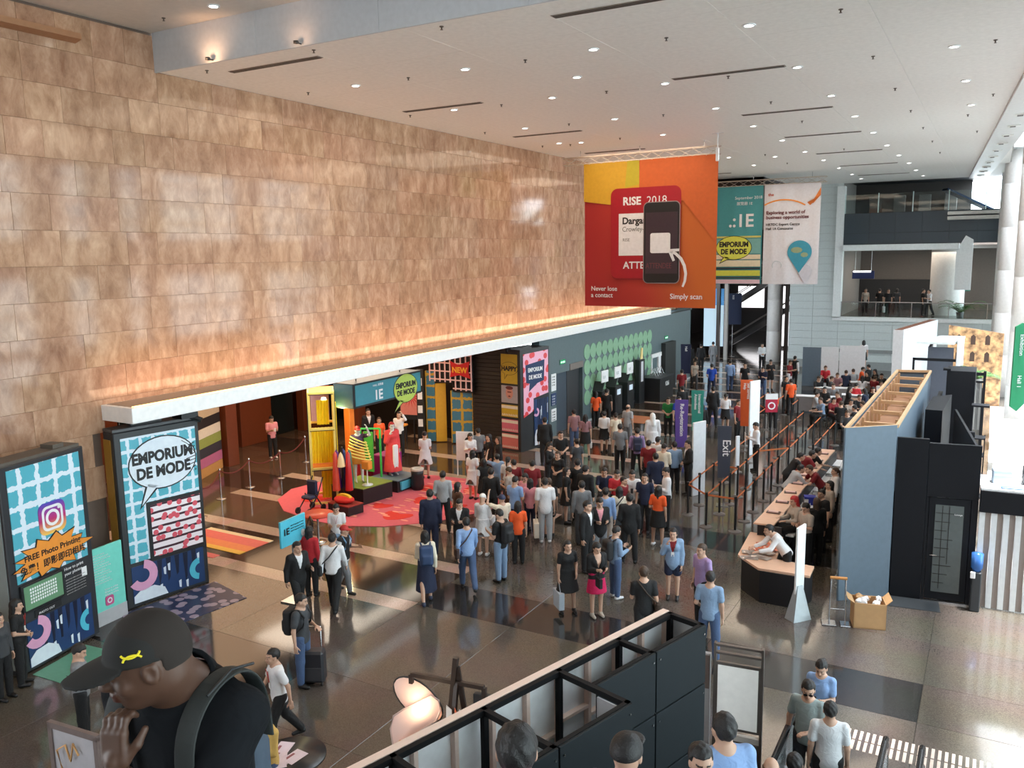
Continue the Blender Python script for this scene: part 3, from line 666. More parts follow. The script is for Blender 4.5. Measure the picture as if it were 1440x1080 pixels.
def cloth_sdf(J, kind):
    T = J['T']; w = J['w']; Ml = np.array([[1, 0, 0], [0, math.cos(J['lean']), math.sin(J['lean'])], [0, -math.sin(J['lean']), math.cos(J['lean'])]])
    up = J['pel'] - J['waist']
    def torso(P, g, hem):
        t = uni([d_ell(P, T((0, 0, 0.37)), (0.158 * w + g, 0.104 + g, 0.150 + g), Ml), d_ell(P, T((0, 0.004, 0.20)), (0.142 * w + g, 0.098 + g, 0.19), Ml),
                 d_ell(P, T((0, -0.003, 0.0)), (0.160 + g, 0.112 + g, 0.23), Ml)] +
                ([d_ell(P, T((s * 0.065, 0.085, 0.355)), (0.052 + g, 0.042 + g, 0.05 + g), Ml) for s in (-1, 1)] if J['fem'] else []) +
                [d_cone(P, J[n + 'sh'], T((0, 0, 0.45)), 0.048 + g, 0.058 + g) for n in 'lr'], 0.05)
        q = (P - T((0, 0, 0))) @ Ml
        t = smax(t, hem - q[..., 2], 0.012)
        return smax(t, -d_ell(P, T((0, 0.02, 0.525)), (0.070, 0.075, 0.06), Ml), 0.01)
    def arms(P, g, frac):
        o = []
        for n in 'lr':
            if frac <= 0.5:
                e = J[n + 'sh'] + (J[n + 'el'] - J[n + 'sh']) * frac * 1.5; o.append(d_cone(P, J[n + 'sh'], e, 0.052 + g, 0.050 + g))
            else:
                e = J[n + 'el'] + (J[n + 'wr'] - J[n + 'el']) * (frac - 0.5) * 2
                o.append(uni([d_cone(P, J[n + 'sh'], J[n + 'el'], 0.052 + g, 0.042 + g), d_cone(P, J[n + 'el'], e, 0.042 + g, 0.030 + g)], 0.02))
        return o
    def legs(P, g, frac, loose=0.0):
        o = []
        for n in 'lr':
            h, k, a = J[n + 'hip'], J[n + 'knee'], J[n + 'ank']
            if frac <= 0.5: o.append(d_cone(P, h, h + (k - h) * frac * 2, 0.088 + g, 0.07 + g + loose))
            else:
                e = k + (a - k) * (frac - 0.5) * 2 + V3(0, 0, 0.01)
                o.append(uni([d_cone(P, h, k, 0.088 + g, 0.060 + g + loose), d_cone(P, k, e, 0.060 + g + loose, 0.045 + g + loose)], 0.03))
        return o
    def pelvis(P, g): return smax(d_ell(P, T((0, -0.004, 0.02)), (0.156 + g, 0.106 + g, 0.13 + g), Ml), ((P - T((0, 0, 0))) @ Ml)[..., 2] - 0.10, 0.01)
    def skirt(P, g, length, flare):
        k = (J['lknee'] + J['rknee']) / 2; h = J['pel']; dn = unit(k - h)
        e = h + dn * length; q = P - h; tt = np.clip((q @ dn) / length, 0, 1)
        Mk = frame_from(-dn, (1, 0, 0)); q2 = (P - (h + tt[..., None] * dn * length)) @ Mk
        rx = 0.165 + g + flare * tt; ry = 0.115 + g + (flare + 0.02) * tt
        d = (np.sqrt((q2[..., 0] / rx) ** 2 + (q2[..., 1] / ry) ** 2) - 1) * ry
        d = np.maximum(d, np.maximum((P - e) @ dn, -((P - h) @ dn) - 0.09))
        return d
    if kind == 'tee': return lambda P: uni([torso(P, 0.014, -0.10)] + arms(P, 0.012, 0.42), 0.02)
    if kind == 'polo': return lambda P: uni([torso(P, 0.020, -0.14)] + arms(P, 0.018, 0.48), 0.02)
    if kind == 'shirt': return lambda P: uni([torso(P, 0.016, -0.07)] + arms(P, 0.012, 0.93), 0.02)
    if kind == 'jacket':
        def f(P):
            d = uni([torso(P, 0.028, -0.20)] + arms(P, 0.020, 0.96), 0.025)
            q = (P - T((0, 0.12, 0.24))) @ Ml; v = np.abs(q[..., 0]) - (0.010 + 0.26 * np.clip(q[..., 2], 0, 1))
            return smax(d, -np.maximum(v, np.maximum(-q[..., 2] - 0.02, -q[..., 1] - 0.085)), 0.006)
        return f
    if kind == 'vest': return lambda P: torso(P, 0.022, -0.06)
    if kind == 'trousers': return lambda P: uni([pelvis(P, 0.012)] + legs(P, 0.012, 0.98, 0.006), 0.025)
    if kind == 'shorts': return lambda P: uni([pelvis(P, 0.014)] + legs(P, 0.014, 0.30, 0.02), 0.025)
    if kind == 'skirt': return lambda P: uni([pelvis(P, 0.012), skirt(P, 0.014, 0.36, 0.05)], 0.02)
    if kind == 'long_skirt': return lambda P: uni([pelvis(P, 0.012), skirt(P, 0.014, 0.62, 0.06)], 0.02)
    if kind == 'dress': return lambda P: uni([torso(P, 0.014, -0.05), skirt(P, 0.016, 0.40, 0.08)] + arms(P, 0.012, 0.38), 0.03)
    if kind == 'robe': return lambda P: uni([torso(P, 0.03, -0.05), skirt(P, 0.03, 0.78, 0.10)] + arms(P, 0.028, 0.93), 0.03)
    if kind == 'shoes':
        return lambda P: np.minimum.reduce([smax(uni([d_cone(P, J[n + 'ank'] + V3(0, -0.022, -0.035), J[n + 'ank'] + V3(0, 0.135, -0.052), 0.046, 0.034),
                 d_cone(P, J[n + 'ank'] + V3(0, -0.012, -0.03), J[n + 'ank'] + V3(0, 0, 0.0), 0.044, 0.043)], 0.02), -(P[..., 2] - J[n + 'ank'][2] + 0.085), 0.006) for n in 'lr'])
def hair_sdf(J, kind):
    HM = head_mat(J)
    def f(P):
        Q = (P - J['head']) @ HM
        wob = 0.004 * np.sin(Q[..., 0] * 95 + Q[..., 2] * 60) * np.sin(Q[..., 1] * 80 + 1.3)
        d = d_ell(Q, (0, -0.016, 0.034), (0.089, 0.107, 0.105)) + wob
        cut = np.minimum(Q[..., 1] - 0.030 + 0.0 * Q[..., 2], 0.062 - Q[..., 2])          # >0 : face area
        cut = np.minimum(cut, 0.2)
        d = smax(d, cut, 0.015)
        side = np.minimum(np.minimum(0.018 - Q[..., 2], Q[..., 1] + 0.035), np.abs(Q[..., 0]) - 0.045)
        if kind == 'short': d = smax(smax(d, side, 0.012), -0.075 - Q[..., 2], 0.01)
        if kind == 'cap':
            d = smax(d_ell(Q, (0, -0.010, 0.030), (0.092, 0.110, 0.100)), 0.010 - Q[..., 2] + 0.12 * Q[..., 1] * 0, 0.008)
            d = smin(d, smax(d_ell(Q, (0, 0.115, 0.022), (0.075, 0.085, 0.014)), 0.05 - Q[..., 1], 0.01), 0.006)
        if kind in ('long', 'bob'):
            z0 = -0.21 if kind == 'long' else -0.10
            l = uni([d_cone(Q, (s * 0.062, -0.035, 0.02), (s * 0.070, -0.045, z0), 0.036, 0.030) for s in (-1, 1)] +
                    [d_cone(Q, (0, -0.065, 0.02), (0, -0.085, z0 - 0.02), 0.055, 0.040)], 0.05) + wob
            l = smax(l, Q[..., 1] - 0.018, 0.02); d = smin(d, l, 0.025)
        if kind == 'tail':
            d = smax(d, side, 0.012); d = smin(d, d_cone(Q, (0, -0.115, 0.02), (0, -0.15, -0.16), 0.030, 0.016) + wob, 0.02)
        if kind == 'bun':
            d = smax(d, side, 0.012); d = smin(d, d_ell(Q, (0, -0.12, 0.05), (0.036, 0.034, 0.036)), 0.012)
        if kind == 'bald': d = smax(d, np.maximum(Q[..., 2] - 0.04, side), 0.01)
        if kind == 'scarf':
            d = smin(d_ell(Q, (0, -0.014, 0.02), (0.094, 0.112, 0.118)), d_cone(Q, (0, -0.05, -0.03), (0, -0.07, -0.26), 0.085, 0.11), 0.05)
            d = smax(d, np.minimum(Q[..., 1] - 0.03, 0.062 - Q[..., 2]), 0.01)
        return d
    return f
S_ = lambda sx: None
WALKL = ((-0.02, 0.42, -1), (0, 0.05, -1)); WALKR = ((0.02, -0.30, -1), (0, -0.62, -0.9))
POSES = {
 'stand': dict(),
 'stand2': dict(ll=((-0.09, 0.05, -1), (-0.05, 0.0, -1)), rl=((0.08, -0.04, -1), (0.05, -0.08, -1)), la=((-0.22, -0.10, -1), (0.25, 0.75, -0.55), (1, 0, 0)), head=(0.15, 0.05)),
 'phone': dict(la=((-0.10, 0.10, -1), (0.30, 1.0, 0.30), (0.8, -0.2, 0.4)), ra=((0.10, 0.10, -1), (-0.30, 1.0, 0.28), (-0.8, -0.2, 0.4)), head=(0, 0.42)),
 'clasp': dict(la=((-0.22, -0.02, -1), (0.65, 0.65, -0.35), (0.3, -0.8, 0)), ra=((0.22, -0.02, -1), (-0.65, 0.65, -0.35), (-0.3, -0.8, 0)), head=(0.1, 0.1)),
 'cross': dict(la=((-0.25, 0.18, -1), (0.95, 0.55, 0.12), (0, -1, 0)), ra=((0.25, 0.20, -1), (-0.95, 0.60, 0.05), (0, -1, 0))),
 'walk': dict(ll=WALKL, rl=WALKR, la=((-0.16, -0.42, -1), (-0.05, -0.10, -1)), ra=((0.14, 0.35, -1), (0, 0.60, -0.8)), lean=0.06),
 'walk2': dict(ll=((-0.02, -0.22, -1), (0, -0.45, -1)), rl=((0.02, 0.34, -1), (0, 0.08, -1)), la=((-0.12, 0.20, -1), (0.20, 0.95, 0.15)), ra=((0.16, -0.28, -1), (0.04, -0.02, -1)), lean=0.04),
 'up': dict(la=((-0.35, 0.55, 0.15), (0.35, 0.30, 0.9)), ra=((0.12, 0.12, -1), (-0.2, 0.9, 0.5)), head=(0, -0.05)),
 'call': dict(ra=((0.30, 0.20, -1), (-0.45, 0.25, 0.95), (-1, 0, 0)), la=((-0.15, 0, -1), (0.0, 0.25, -1)), head=(-0.1, 0.05)),
 'lean': dict(lean=0.62, la=((-0.16, 0.55, -0.75), (0.25, 1.0, -0.25), (0, 0, -1)), ra=((0.16, 0.55, -0.75), (-0.25, 1.0, -0.25), (0, 0, -1)), rl=((0.05, -0.10, -1), (0.02, -0.15, -1)), head=(0, 0.1)),
 'sit': dict(hip_z=0.50, ll=((-0.10, 1, -0.04), (-0.03, -0.10, -1)), rl=((0.10, 1, -0.04), (0.03, -0.02, -1)), lean=0.12, la=((-0.14, 0.35, -0.9), (0.25, 1, 0.02), (0, 0, -1)), ra=((0.14, 0.35, -0.9), (-0.25, 1, 0.02), (0, 0, -1)), head=(0, 0.25)),
 'rail': dict(la=((-0.20, 0.15, -1), (0.55, 0.80, -0.05), (0, 0, -1)), ra=((0.28, -0.02, -1), (0.06, 0.12, -1)), head=(0.35, 0.22)),
}
SKIN = {}
def skin_mats(tone):
    if tone not in SKIN:
        c = {'light': (0.56, 0.34, 0.24), 'tan': (0.42, 0.23, 0.14), 'brown': (0.085, 0.040, 0.024), 'grey': (0.6, 0.6, 0.6), 'white': (0.8, 0.78, 0.75)}[tone]
        SKIN[tone] = (mat(c, 0.5, name='skin'), mat((0.02, 0.013, 0.01), 0.3, name='eye_dark'), mat((c[0] * 0.78, c[1] * 0.5, c[2] * 0.5), 0.45, name='lip'))
    return SKIN[tone]
PM = {}
def grid_for(J, vox, fine_head=True, fstep=0.0095, lo=None, hi=None):
    pts = np.array([J[k] for k in J if isinstance(J[k], np.ndarray) and J[k].shape == (3,)]); mn = pts.min(0) - 0.17; mx = pts.max(0) + 0.17; mn[2] = -0.03
    hx = J['head']
    if fine_head:
        return [axis_pts(mn[i], mx[i], vox, (hx[i] - (0.095, 0.115, 0.13)[i], hx[i] + (0.095, 0.125, 0.14)[i]), fstep) for i in range(3)]
    return [axis_pts(mn[i], mx[i], vox) for i in range(3)]
def get_mesh(pose, part, fem, lod=0):
    key = (pose, part, fem, lod)
    if key in PM: return PM[key]
    J = skeleton(fem=fem, **POSES[pose]); vox = (0.021, 0.014)[lod]
    if part == 'body':
        g = grid_for(J, vox, True, (0.0105, 0.0065)[lod]); v, q = nets(body_sdf(J), *g)
        HM = head_mat(J); c = v[q].mean(1); Q = (c - J['head']) @ HM; mi = np.zeros(len(q), int)
        for s in (-1, 1): mi[(np.linalg.norm((Q - V3(s * 0.032, 0.092, -0.003)) / V3(1, 1, 0.6), axis=1) < 0.0125)] = 1
        for s in (-1, 1): mi[(np.abs(Q[:, 0] - s * 0.034) < 0.020) & (np.abs(Q[:, 2] - 0.024) < 0.0055) & (Q[:, 1] > 0.06)] = 1
        mi[(np.abs(Q[:, 0]) < 0.023) & (np.abs(Q[:, 2] + 0.063) < 0.009) & (Q[:, 1] > 0.06)] = 2
        for n, sx in (('l', -1), ('r', 1)):
            hd = J[n + 'hd']; pm = np.asarray(J[n + 'pm'], float); pm = unit(pm - hd * (pm @ hd)) if np.linalg.norm(np.cross(pm, hd)) > 0.05 else unit(np.cross(hd, (1, 0, 0)))
            X = np.cross(pm, hd); M = np.stack([X * (1 if (X @ V3(-sx, 0.6, 0.3)) > 0 else -1), pm, hd], 1)
            hv = HAND_V @ M.T * 0.92 + J[n + 'wr'] + hd * 0.01; hq = HAND_Q if np.linalg.det(M) > 0 else HAND_Q[:, ::-1]
            q = np.concatenate([q, hq + len(v)]); v = np.concatenate([v, hv]); mi = np.concatenate([mi, np.zeros(len(hq), int)])
        me = np_mesh('body', v, q, skin_mats('light'), mi)
    elif part.startswith('hair_'):
        h = J['head']; st = (0.013, 0.0085)[lod]; g = [axis_pts(h[i] - (0.16, 0.24, 0.36)[i], h[i] + (0.16, 0.22, 0.16)[i], st) for i in range(3)]
        v, q = nets(hair_sdf(J, part[5:]), *g); me = np_mesh('hair', v, q, [BLACK])
    else:
        g = grid_for(J, vox * (0.85 if part == 'shoes' else 1.0), False); v, q = nets(cloth_sdf(J, part), *g); me = np_mesh(part, v, q, [BLACK])
    PM[key] = me
    return me
def put(me, name, m, parent):
    o = bpy.data.objects.new(name, me); COL.objects.link(o); o.parent = parent
    for i, mm in enumerate(m):
        if i < len(o.material_slots): o.material_slots[i].link = 'OBJECT'; o.material_slots[i].material = mm
    return o
HAIRC = {'k': (0.012, 0.010, 0.010), 'b': (0.05, 0.026, 0.014), 'g': (0.25, 0.23, 0.21), 'r': (0.45, 0.02, 0.02), 'w': (0.75, 0.75, 0.74), 'n': (0.02, 0.03, 0.08)}
NAMES = {'tee': 'shirt', 'polo': 'shirt', 'shirt': 'shirt', 'jacket': 'jacket', 'vest': 'vest', 'trousers': 'trousers', 'shorts': 'shorts', 'skirt': 'skirt', 'long_skirt': 'skirt', 'dress': 'dress', 'robe': 'robe', 'shoes': 'shoes'}
def person(loc, rz, pose, hair, tops, bottom, label, group=None, ht=1.70, shoes=(0.02, 0.02, 0.02), skin='light', lod=0, name='person', cat='person', badge=False):
    """tops: [(kind, colour)...], bottom: (kind, colour) or None"""
    fem = hair[0] in 'lbtu' or hair in ('long', 'bob', 'tail', 'bun') or 'dress' in [t[0] for t in tops] or (bottom and 'skirt' in bottom[0])
    hk, hc = hair.split(':') if ':' in hair else (hair, 'k')
    cv = lambda c: srgb(*c) if isinstance(c, tuple) and max(c) > 1.5 else c
    tops = [(k, cv(c)) for k, c in tops]; bottom = (bottom[0], cv(bottom[1])) if bottom else None; shoes = cv(shoes)
    e = empty(name, loc, rz, label, cat, group); s = ht / 1.70; e.scale = (s, s, s)
    put(get_mesh(pose, 'body', fem, lod), 'body', skin_mats(skin), e)
    if hk != 'none': put(get_mesh(pose, 'hair_' + hk, fem, lod), {'cap': 'cap', 'scarf': 'headscarf'}.get(hk, 'hair'), [mat(HAIRC[hc], 0.55, name='hair')], e)
    for k, c in tops: put(get_mesh(pose, k, fem, lod), NAMES[k], [c if not isinstance(c, tuple) else mat(c, 0.8, name='cloth')], e)
    if bottom: put(get_mesh(pose, bottom[0], fem, lod), NAMES[bottom[0]], [mat(bottom[1], 0.8, name='cloth')], e)
    if shoes: put(get_mesh(pose, 'shoes', fem, lod), 'shoes', [mat(shoes, 0.5, name='leather')], e)
    if badge:
        J = skeleton(fem=fem, **POSES[pose]); c = J['T']((0, 0.125, 0.20)); t = J['T']((0.05, 0.11, 0.46)); t2 = J['T']((-0.05, 0.11, 0.46))
        b = MB().box(c - V3(0.035, 0.004, 0.05), c + V3(0.035, 0.004, 0.05)).build('badge', mat((0.85, 0.85, 0.85)), e)
        MB().beam(c + V3(0, 0.006, 0.05), t + V3(0, 0.03, 0), 0.012, 0.004).beam(c + V3(0, 0.006, 0.05), t2 + V3(0, 0.03, 0), 0.012, 0.004).build('lanyard', mat((0.5, 0.05, 0.04)), b)
    return e
# ================================================================ printed patterns
def brush_squares(name, cell, gap, c1, c2):
    """rough painted squares on a pale ground, in board coordinates x,z"""
    m, n, l, b = node_mat(name)
    t = n.new('ShaderNodeTexCoord'); no = n.new('ShaderNodeTexNoise'); no.inputs['Scale'].default_value = 9; l.new(t.outputs['Object'], no.inputs['Vector'])
    su = n.new('ShaderNodeVectorMath'); su.operation = 'SUBTRACT'; su.inputs[1].default_value = (0.5, 0.5, 0.5); l.new(no.outputs['Color'], su.inputs[0])
    sc = n.new('ShaderNodeVectorMath'); sc.operation = 'SCALE'; sc.inputs['Scale'].default_value = cell * 0.28; l.new(su.outputs[0], sc.inputs[0])
    ad = n.new('ShaderNodeVectorMath'); ad.operation = 'ADD'; l.new(t.outputs['Object'], ad.inputs[0]); l.new(sc.outputs[0], ad.inputs[1])
    sx = n.new('ShaderNodeSeparateXYZ'); l.new(ad.outputs[0], sx.inputs[0])
    cb = n.new('ShaderNodeCombineXYZ'); l.new(sx.outputs['X'], cb.inputs[0]); l.new(sx.outputs['Z'], cb.inputs[1])
    br = n.new('ShaderNodeTexBrick'); br.offset = 0.0; br.inputs['Scale'].default_value = 1.0; br.inputs['Brick Width'].default_value = cell; br.inputs['Row Height'].default_value = cell
    br.inputs['Mortar Size'].default_value = gap; br.inputs['Mortar Smooth'].default_value = 0.0
    br.inputs['Color1'].default_value = (*c1, 1); br.inputs['Color2'].default_value = (*c1, 1); br.inputs['Mortar'].default_value = (*c2, 1)
    l.new(cb.outputs[0], br.inputs['Vector']); l.new(br.outputs['Color'], b.inputs['Base Color']); b.inputs['Roughness'].default_value = 0.35
    return m
def blots(name, base, spots, scale, thr, stripes=None):
    m, n, l, b = node_mat(name)
    t = n.new('ShaderNodeTexCoord'); v = n.new('ShaderNodeTexVoronoi'); v.inputs['Scale'].default_value = scale; sx = n.new('ShaderNodeSeparateXYZ'); l.new(t.outputs['Object'], sx.inputs[0]); cb = n.new('ShaderNodeCombineXYZ'); l.new(sx.outputs['X'], cb.inputs[0]); ay = n.new('ShaderNodeMath'); l.new(sx.outputs['Y'], ay.inputs[0]); l.new(sx.outputs['Z'], ay.inputs[1]); l.new(ay.outputs[0], cb.inputs[1]); v.voronoi_dimensions = '2D'; l.new(cb.outputs[0], v.inputs['Vector'])
    g = n.new('ShaderNodeMath'); g.operation = 'LESS_THAN'; g.inputs[1].default_value = thr; l.new(v.outputs['Distance'], g.inputs[0])
    mx = n.new('ShaderNodeMix'); mx.data_type = 'RGBA'; l.new(g.outputs[0], mx.inputs['Factor']); mx.inputs[6].default_value = (*base, 1); mx.inputs[7].default_value = (*spots, 1)
    if stripes:
        w = n.new('ShaderNodeTexWave'); w.bands_direction = 'Z'; w.inputs['Scale'].default_value = stripes[1]; w.inputs['Distortion'].default_value = 0.6; l.new(t.outputs['Object'], w.inputs['Vector'])
        g2 = n.new('ShaderNodeMath'); g2.operation = 'LESS_THAN'; g2.inputs[1].default_value = stripes[2]; l.new(w.outputs['Fac'], g2.inputs[0])
        m2 = n.new('ShaderNodeMix'); m2.data_type = 'RGBA'; l.new(g2.outputs[0], m2.inputs['Factor']); m2.inputs[6].default_value = (*base, 1); m2.inputs[7].default_value = (*stripes[0], 1)
        l.new(m2.outputs[2], mx.inputs[6])
    l.new(mx.outputs[2], b.inputs['Base Color']); b.inputs['Roughness'].default_value = 0.4
    return m
TEAL = srgb(85, 175, 195); PALE = srgb(222, 236, 248)
P_TEAL = brush_squares('teal_brush_squares', 0.385, 0.046, TEAL, PALE)
P_TEAL_S = brush_squares('teal_brush_squares_small', 0.285, 0.034, TEAL, PALE)
P_SIDE = brush_squares('dull_teal_squares', 0.30, 0.04, srgb(80, 110, 110), srgb(140, 150, 150))
P_YB = brush_squares('blue_squares_on_yellow', 0.46, 0.05, srgb(70, 125, 150), srgb(200, 160, 60))
P_HEART = blots('red_hearts_on_stripes', srgb(245, 235, 240), srgb(220, 90, 105), 5.0, 0.30, (srgb(60, 25, 40), 1.9, 0.22))
P_PINKH = blots('red_hearts_on_pink', srgb(240, 180, 205), srgb(225, 70, 75), 3.0, 0.33)
P_CARPET = blots('navy_patterned_carpet', srgb(35, 45, 80), srgb(150, 140, 160), 3.6, 0.34)
NAVY = mat(srgb(32, 60, 105), 0.4); INK = mat((0.01, 0.01, 0.012), 0.5); PINK = mat(srgb(225, 165, 200), 0.4); PWHITE = mat(srgb(225, 236, 250), 0.4)
CYAN = mat(srgb(85, 190, 215), 0.4); ORANGE = mat(srgb(235, 150, 60), 0.4); TXT = mat((0.85, 0.86, 0.88), 0.5); YEL = mat(srgb(200, 165, 50), 0.5); RED = mat(srgb(200, 30, 40), 0.5)
def navy_art(par, x0, x1, z0, z1, seed=1, big=True):
    r = random.Random(seed); w = x1 - x0; h = z1 - z0
    p = MB().box((x0, -0.012, z0), (x1, -0.002, z1)).build('navy_poster', NAVY, par)
    dk = MB()
    for k in range(6):
        a = x0 + w * (0.22 + 0.12 * k) ; dk.prism([(a, z1), (a + w * 0.07, z1), (a + w * 0.05, z0 + h * r.uniform(0.3, 0.6)), (a + w * 0.02, z0 + h * r.uniform(0.2, 0.5))], -0.016, -0.012)
    dk.build('dark_brush_strokes', mat(srgb(18, 25, 50), 0.4), p)
    MB().prism(arcp(x0 + w * 0.14, z0 + h * 0.72, w * 0.09, w * 0.2, -150, 80), -0.022, -0.016).build('pink_arc', PINK, p)
    MB().prism([(x0 + 0.01, z0 + 0.01), (x0 + w * 0.46, z0 + 0.01), (x0 + w * 0.42, z0 + h * 0.22), (x0 + w * 0.28, z0 + h * 0.36), (x0 + w * 0.1, z0 + h * 0.33), (x0 + 0.01, z0 + h * 0.2)], -0.022, -0.016).build('white_blob', PWHITE, p)
    wh = MB()
    for a, b in ((0.42, 0.75), (0.48, 0.82), (0.62, 0.25), (0.72, 0.2), (0.36, 0.3), (0.9, 0.86)):
        wh.prism([(x0 + w * a, z0 + h * b), (x0 + w * (a + 0.035), z0 + h * (b + 0.02)), (x0 + w * (a + 0.03), z0 + h * (b - 0.2)), (x0 + w * (a + 0.005), z0 + h * (b - 0.18))], -0.022, -0.016)
    wh.build('white_brush_strokes', PWHITE, p)
    MB().prism(arcp(x0 + w * 0.93, z0 + h * 0.42, w * 0.07, w * 0.15, 90, 260), -0.022, -0.016).build('blue_arc', CYAN, p)
    return p
def bubble(par, cx, cz, rx, rz, tail, lines, size, y=-0.02, fill=None, sx=1.0, name='speech_bubble', rot=0.0):
    """drawn balloon with a tail and lettering"""
    o = MB().prism(ellp(cx, cz, rx * 1.035, rz * 1.05), y, y + 0.006).prism([(cx - rx * 0.55, cz - rz * 0.7), (cx - rx * 0.15, cz - rz * 0.9), tail], y, y + 0.006).build(name, INK, par)
    MB().prism(ellp(cx, cz, rx, rz), y - 0.004, y).prism([(cx - rx * 0.50, cz - rz * 0.75), (cx - rx * 0.22, cz - rz * 0.88), (tail[0] + (cx - tail[0]) * 0.08, tail[1] + (cz - tail[1]) * 0.08)], y - 0.004, y).build('bubble_fill', fill or PWHITE, o)
    k = len(lines)
    for i, s in enumerate(lines):
        text(o, s, cx, cz + (k / 2 - i - 0.85) * size * 1.02, size, INK, y - 0.008, align='CENTER', bold=size * 0.045, sx=sx)
    return o
def burst(cx, cz, rx, rz, n=13, seed=2):
    r = random.Random(seed); p = []
    for i in range(n * 2):
        a = math.pi * i / n; k = r.uniform(0.92, 1.15) if i % 2 == 0 else r.uniform(0.68, 0.8); p.append((cx + rx * k * math.cos(a), cz + rz * k * math.sin(a)))
    return p
# ================================================================ A photo booth with the camera logo
e, L = face_empty('photo_print_booth', (-14.75, 7.80), (-15.14, 9.63), 0, label='tall black photo printing booth with a teal brushed poster and camera logo', cat='booth')
MB().box((0, 0, 0.04), (L, 0.55, 3.88), 0.015).build('cabinet', mat((0.028, 0.03, 0.035), 0.4), e)
MB().box((0.04, 0.05, 3.88), (L - 0.04, 0.5, 3.94)).box((L - 0.6, 0.1, 3.94), (L - 0.35, 0.4, 4.02)).build('roof_tray', mat((0.10, 0.085, 0.07)), e)
MB().box((-0.012, 0.06, 0.15), (0.0, 0.5, 3.7)).build('side_poster', P_SIDE, e)
p = MB().box((0.14, -0.012, 1.72), (1.74, 0.0, 3.80)).build('teal_poster', P_TEAL, e)
# camera logo, gradient badge
gm_, n, l, b = node_mat('logo_gradient'); t = n.new('ShaderNodeTexCoord'); sxx = n.new('ShaderNodeSeparateXYZ'); l.new(t.outputs['Object'], sxx.inputs[0]); mp_ = n.new('ShaderNodeMapRange'); mp_.inputs[1].default_value = 2.42; mp_.inputs[2].default_value = 3.02; l.new(sxx.outputs['Z'], mp_.inputs[0]); rp = n.new('ShaderNodeValToRGB'); rp.color_ramp.elements[0].color = (*srgb(250, 200, 90), 1); rp.color_ramp.elements[1].color = (*srgb(70, 70, 180), 1); x = rp.color_ramp.elements.new(0.45); x.color = (*srgb(190, 45, 110), 1); l.new(mp_.outputs[0], rp.inputs[0]); l.new(rp.outputs[0], b.inputs['Base Color'])
lg = MB().prism(rrect(0.70, 2.42, 1.30, 3.02, 0.14), -0.024, -0.012).build('camera_logo', gm_, e)
f = MB(); f.prism(arcp(1.0, 2.72, 0.10, 0.155, 0, 359.9, 30), -0.03, -0.024); f.prism(ellp(1.155, 2.875, 0.03, 0.03, 12), -0.03, -0.024)
o_ = rrect(0.765, 2.485, 1.235, 2.955, 0.12, 6); i_ = rrect(0.815, 2.535, 1.185, 2.905, 0.08, 6)
f.add([(a, -0.03, c) for a, c in o_] + [(a, -0.03, c) for a, c in i_], [(k, (k + 1) % len(o_), (k + 1) % len(o_) + len(o_), k + len(o_)) for k in range(len(o_))])
f.build('logo_outline', TXT, lg)
bu = MB().prism(burst(0.93, 2.05, 0.86, 0.38), -0.035, -0.02).build('starburst', INK, e); MB().prism(burst(0.93, 2.05, 0.83, 0.355), -0.04, -0.035).build('starburst_fill', ORANGE, bu)
text(bu, 'FREE Photo Printing', 0.93, 2.08, 0.155, INK, -0.044, align='CENTER', bold=0.003); text(bu, '免費！即影即印相片', 0.93, 1.87, 0.165, INK, -0.044, align='CENTER', bold=0.003)
tv = MB().box((0.16, -0.05, 1.15), (1.10, 0.0, 1.68), 0.01).build('screen', BLACK, e)
MB().box((0.21, -0.056, 1.2), (1.05, -0.05, 1.64)).build('screen_image', mat(srgb(90, 130, 100), 0.3, emit=0.25), tv)
ppl = MB()
for r_ in range(5):
    for c_ in range(12): ppl.box((0.33 + c_ * 0.05, -0.060, 1.30 + r_ * 0.06), (0.36 + c_ * 0.05, -0.056, 1.34 + r_ * 0.06))
tag(ppl.build('group_photo_rows', TXT, tv), kind='stuff')
for i, s in enumerate(('How to print', 'your photos')): text(e, s, 1.15, 1.60 - i * 0.10, 0.085, TXT)
for i in range(6): text(e, 'upload and collect your print here', 1.16, 1.40 - i * 0.055, 0.034, mat((0.4, 0.4, 0.4)))
MB().box((1.50, -0.008, 1.76), (1.60, 0, 1.88)).box((1.56, -0.008, 1.34), (1.68, 0, 1.52)).build('white_stickers', TXT, e)
MB().box((0.42, -0.02, 0.98), (1.02, 0, 1.12), 0.005).build('print_tray', BLACK, e); text(e, 'PHOTO OUT', 0.5, 1.02, 0.06, TXT, -0.024)
navy_art(e, 0.22, 1.72, 0.10, 0.95, 4)
e = empty('doormat', (0, 0, 0), label='pale green printed floor mat in front of the photo booth', cat='mat')
MB().prism([(-14.72, 8.0), (-13.45, 8.1), (-13.62, 9.35), (-14.98, 9.2)], 0.0, 0.01, 'z').build('mat_sheet', mat(srgb(100, 160, 135), 0.5), e)
t_ = text(e, 'LET US PRINT', -14.3, 0, 0.16, INK); t_.rotation_euler = (0, 0, 1.7); t_.location = (-14.0, 8.25, 0.014)
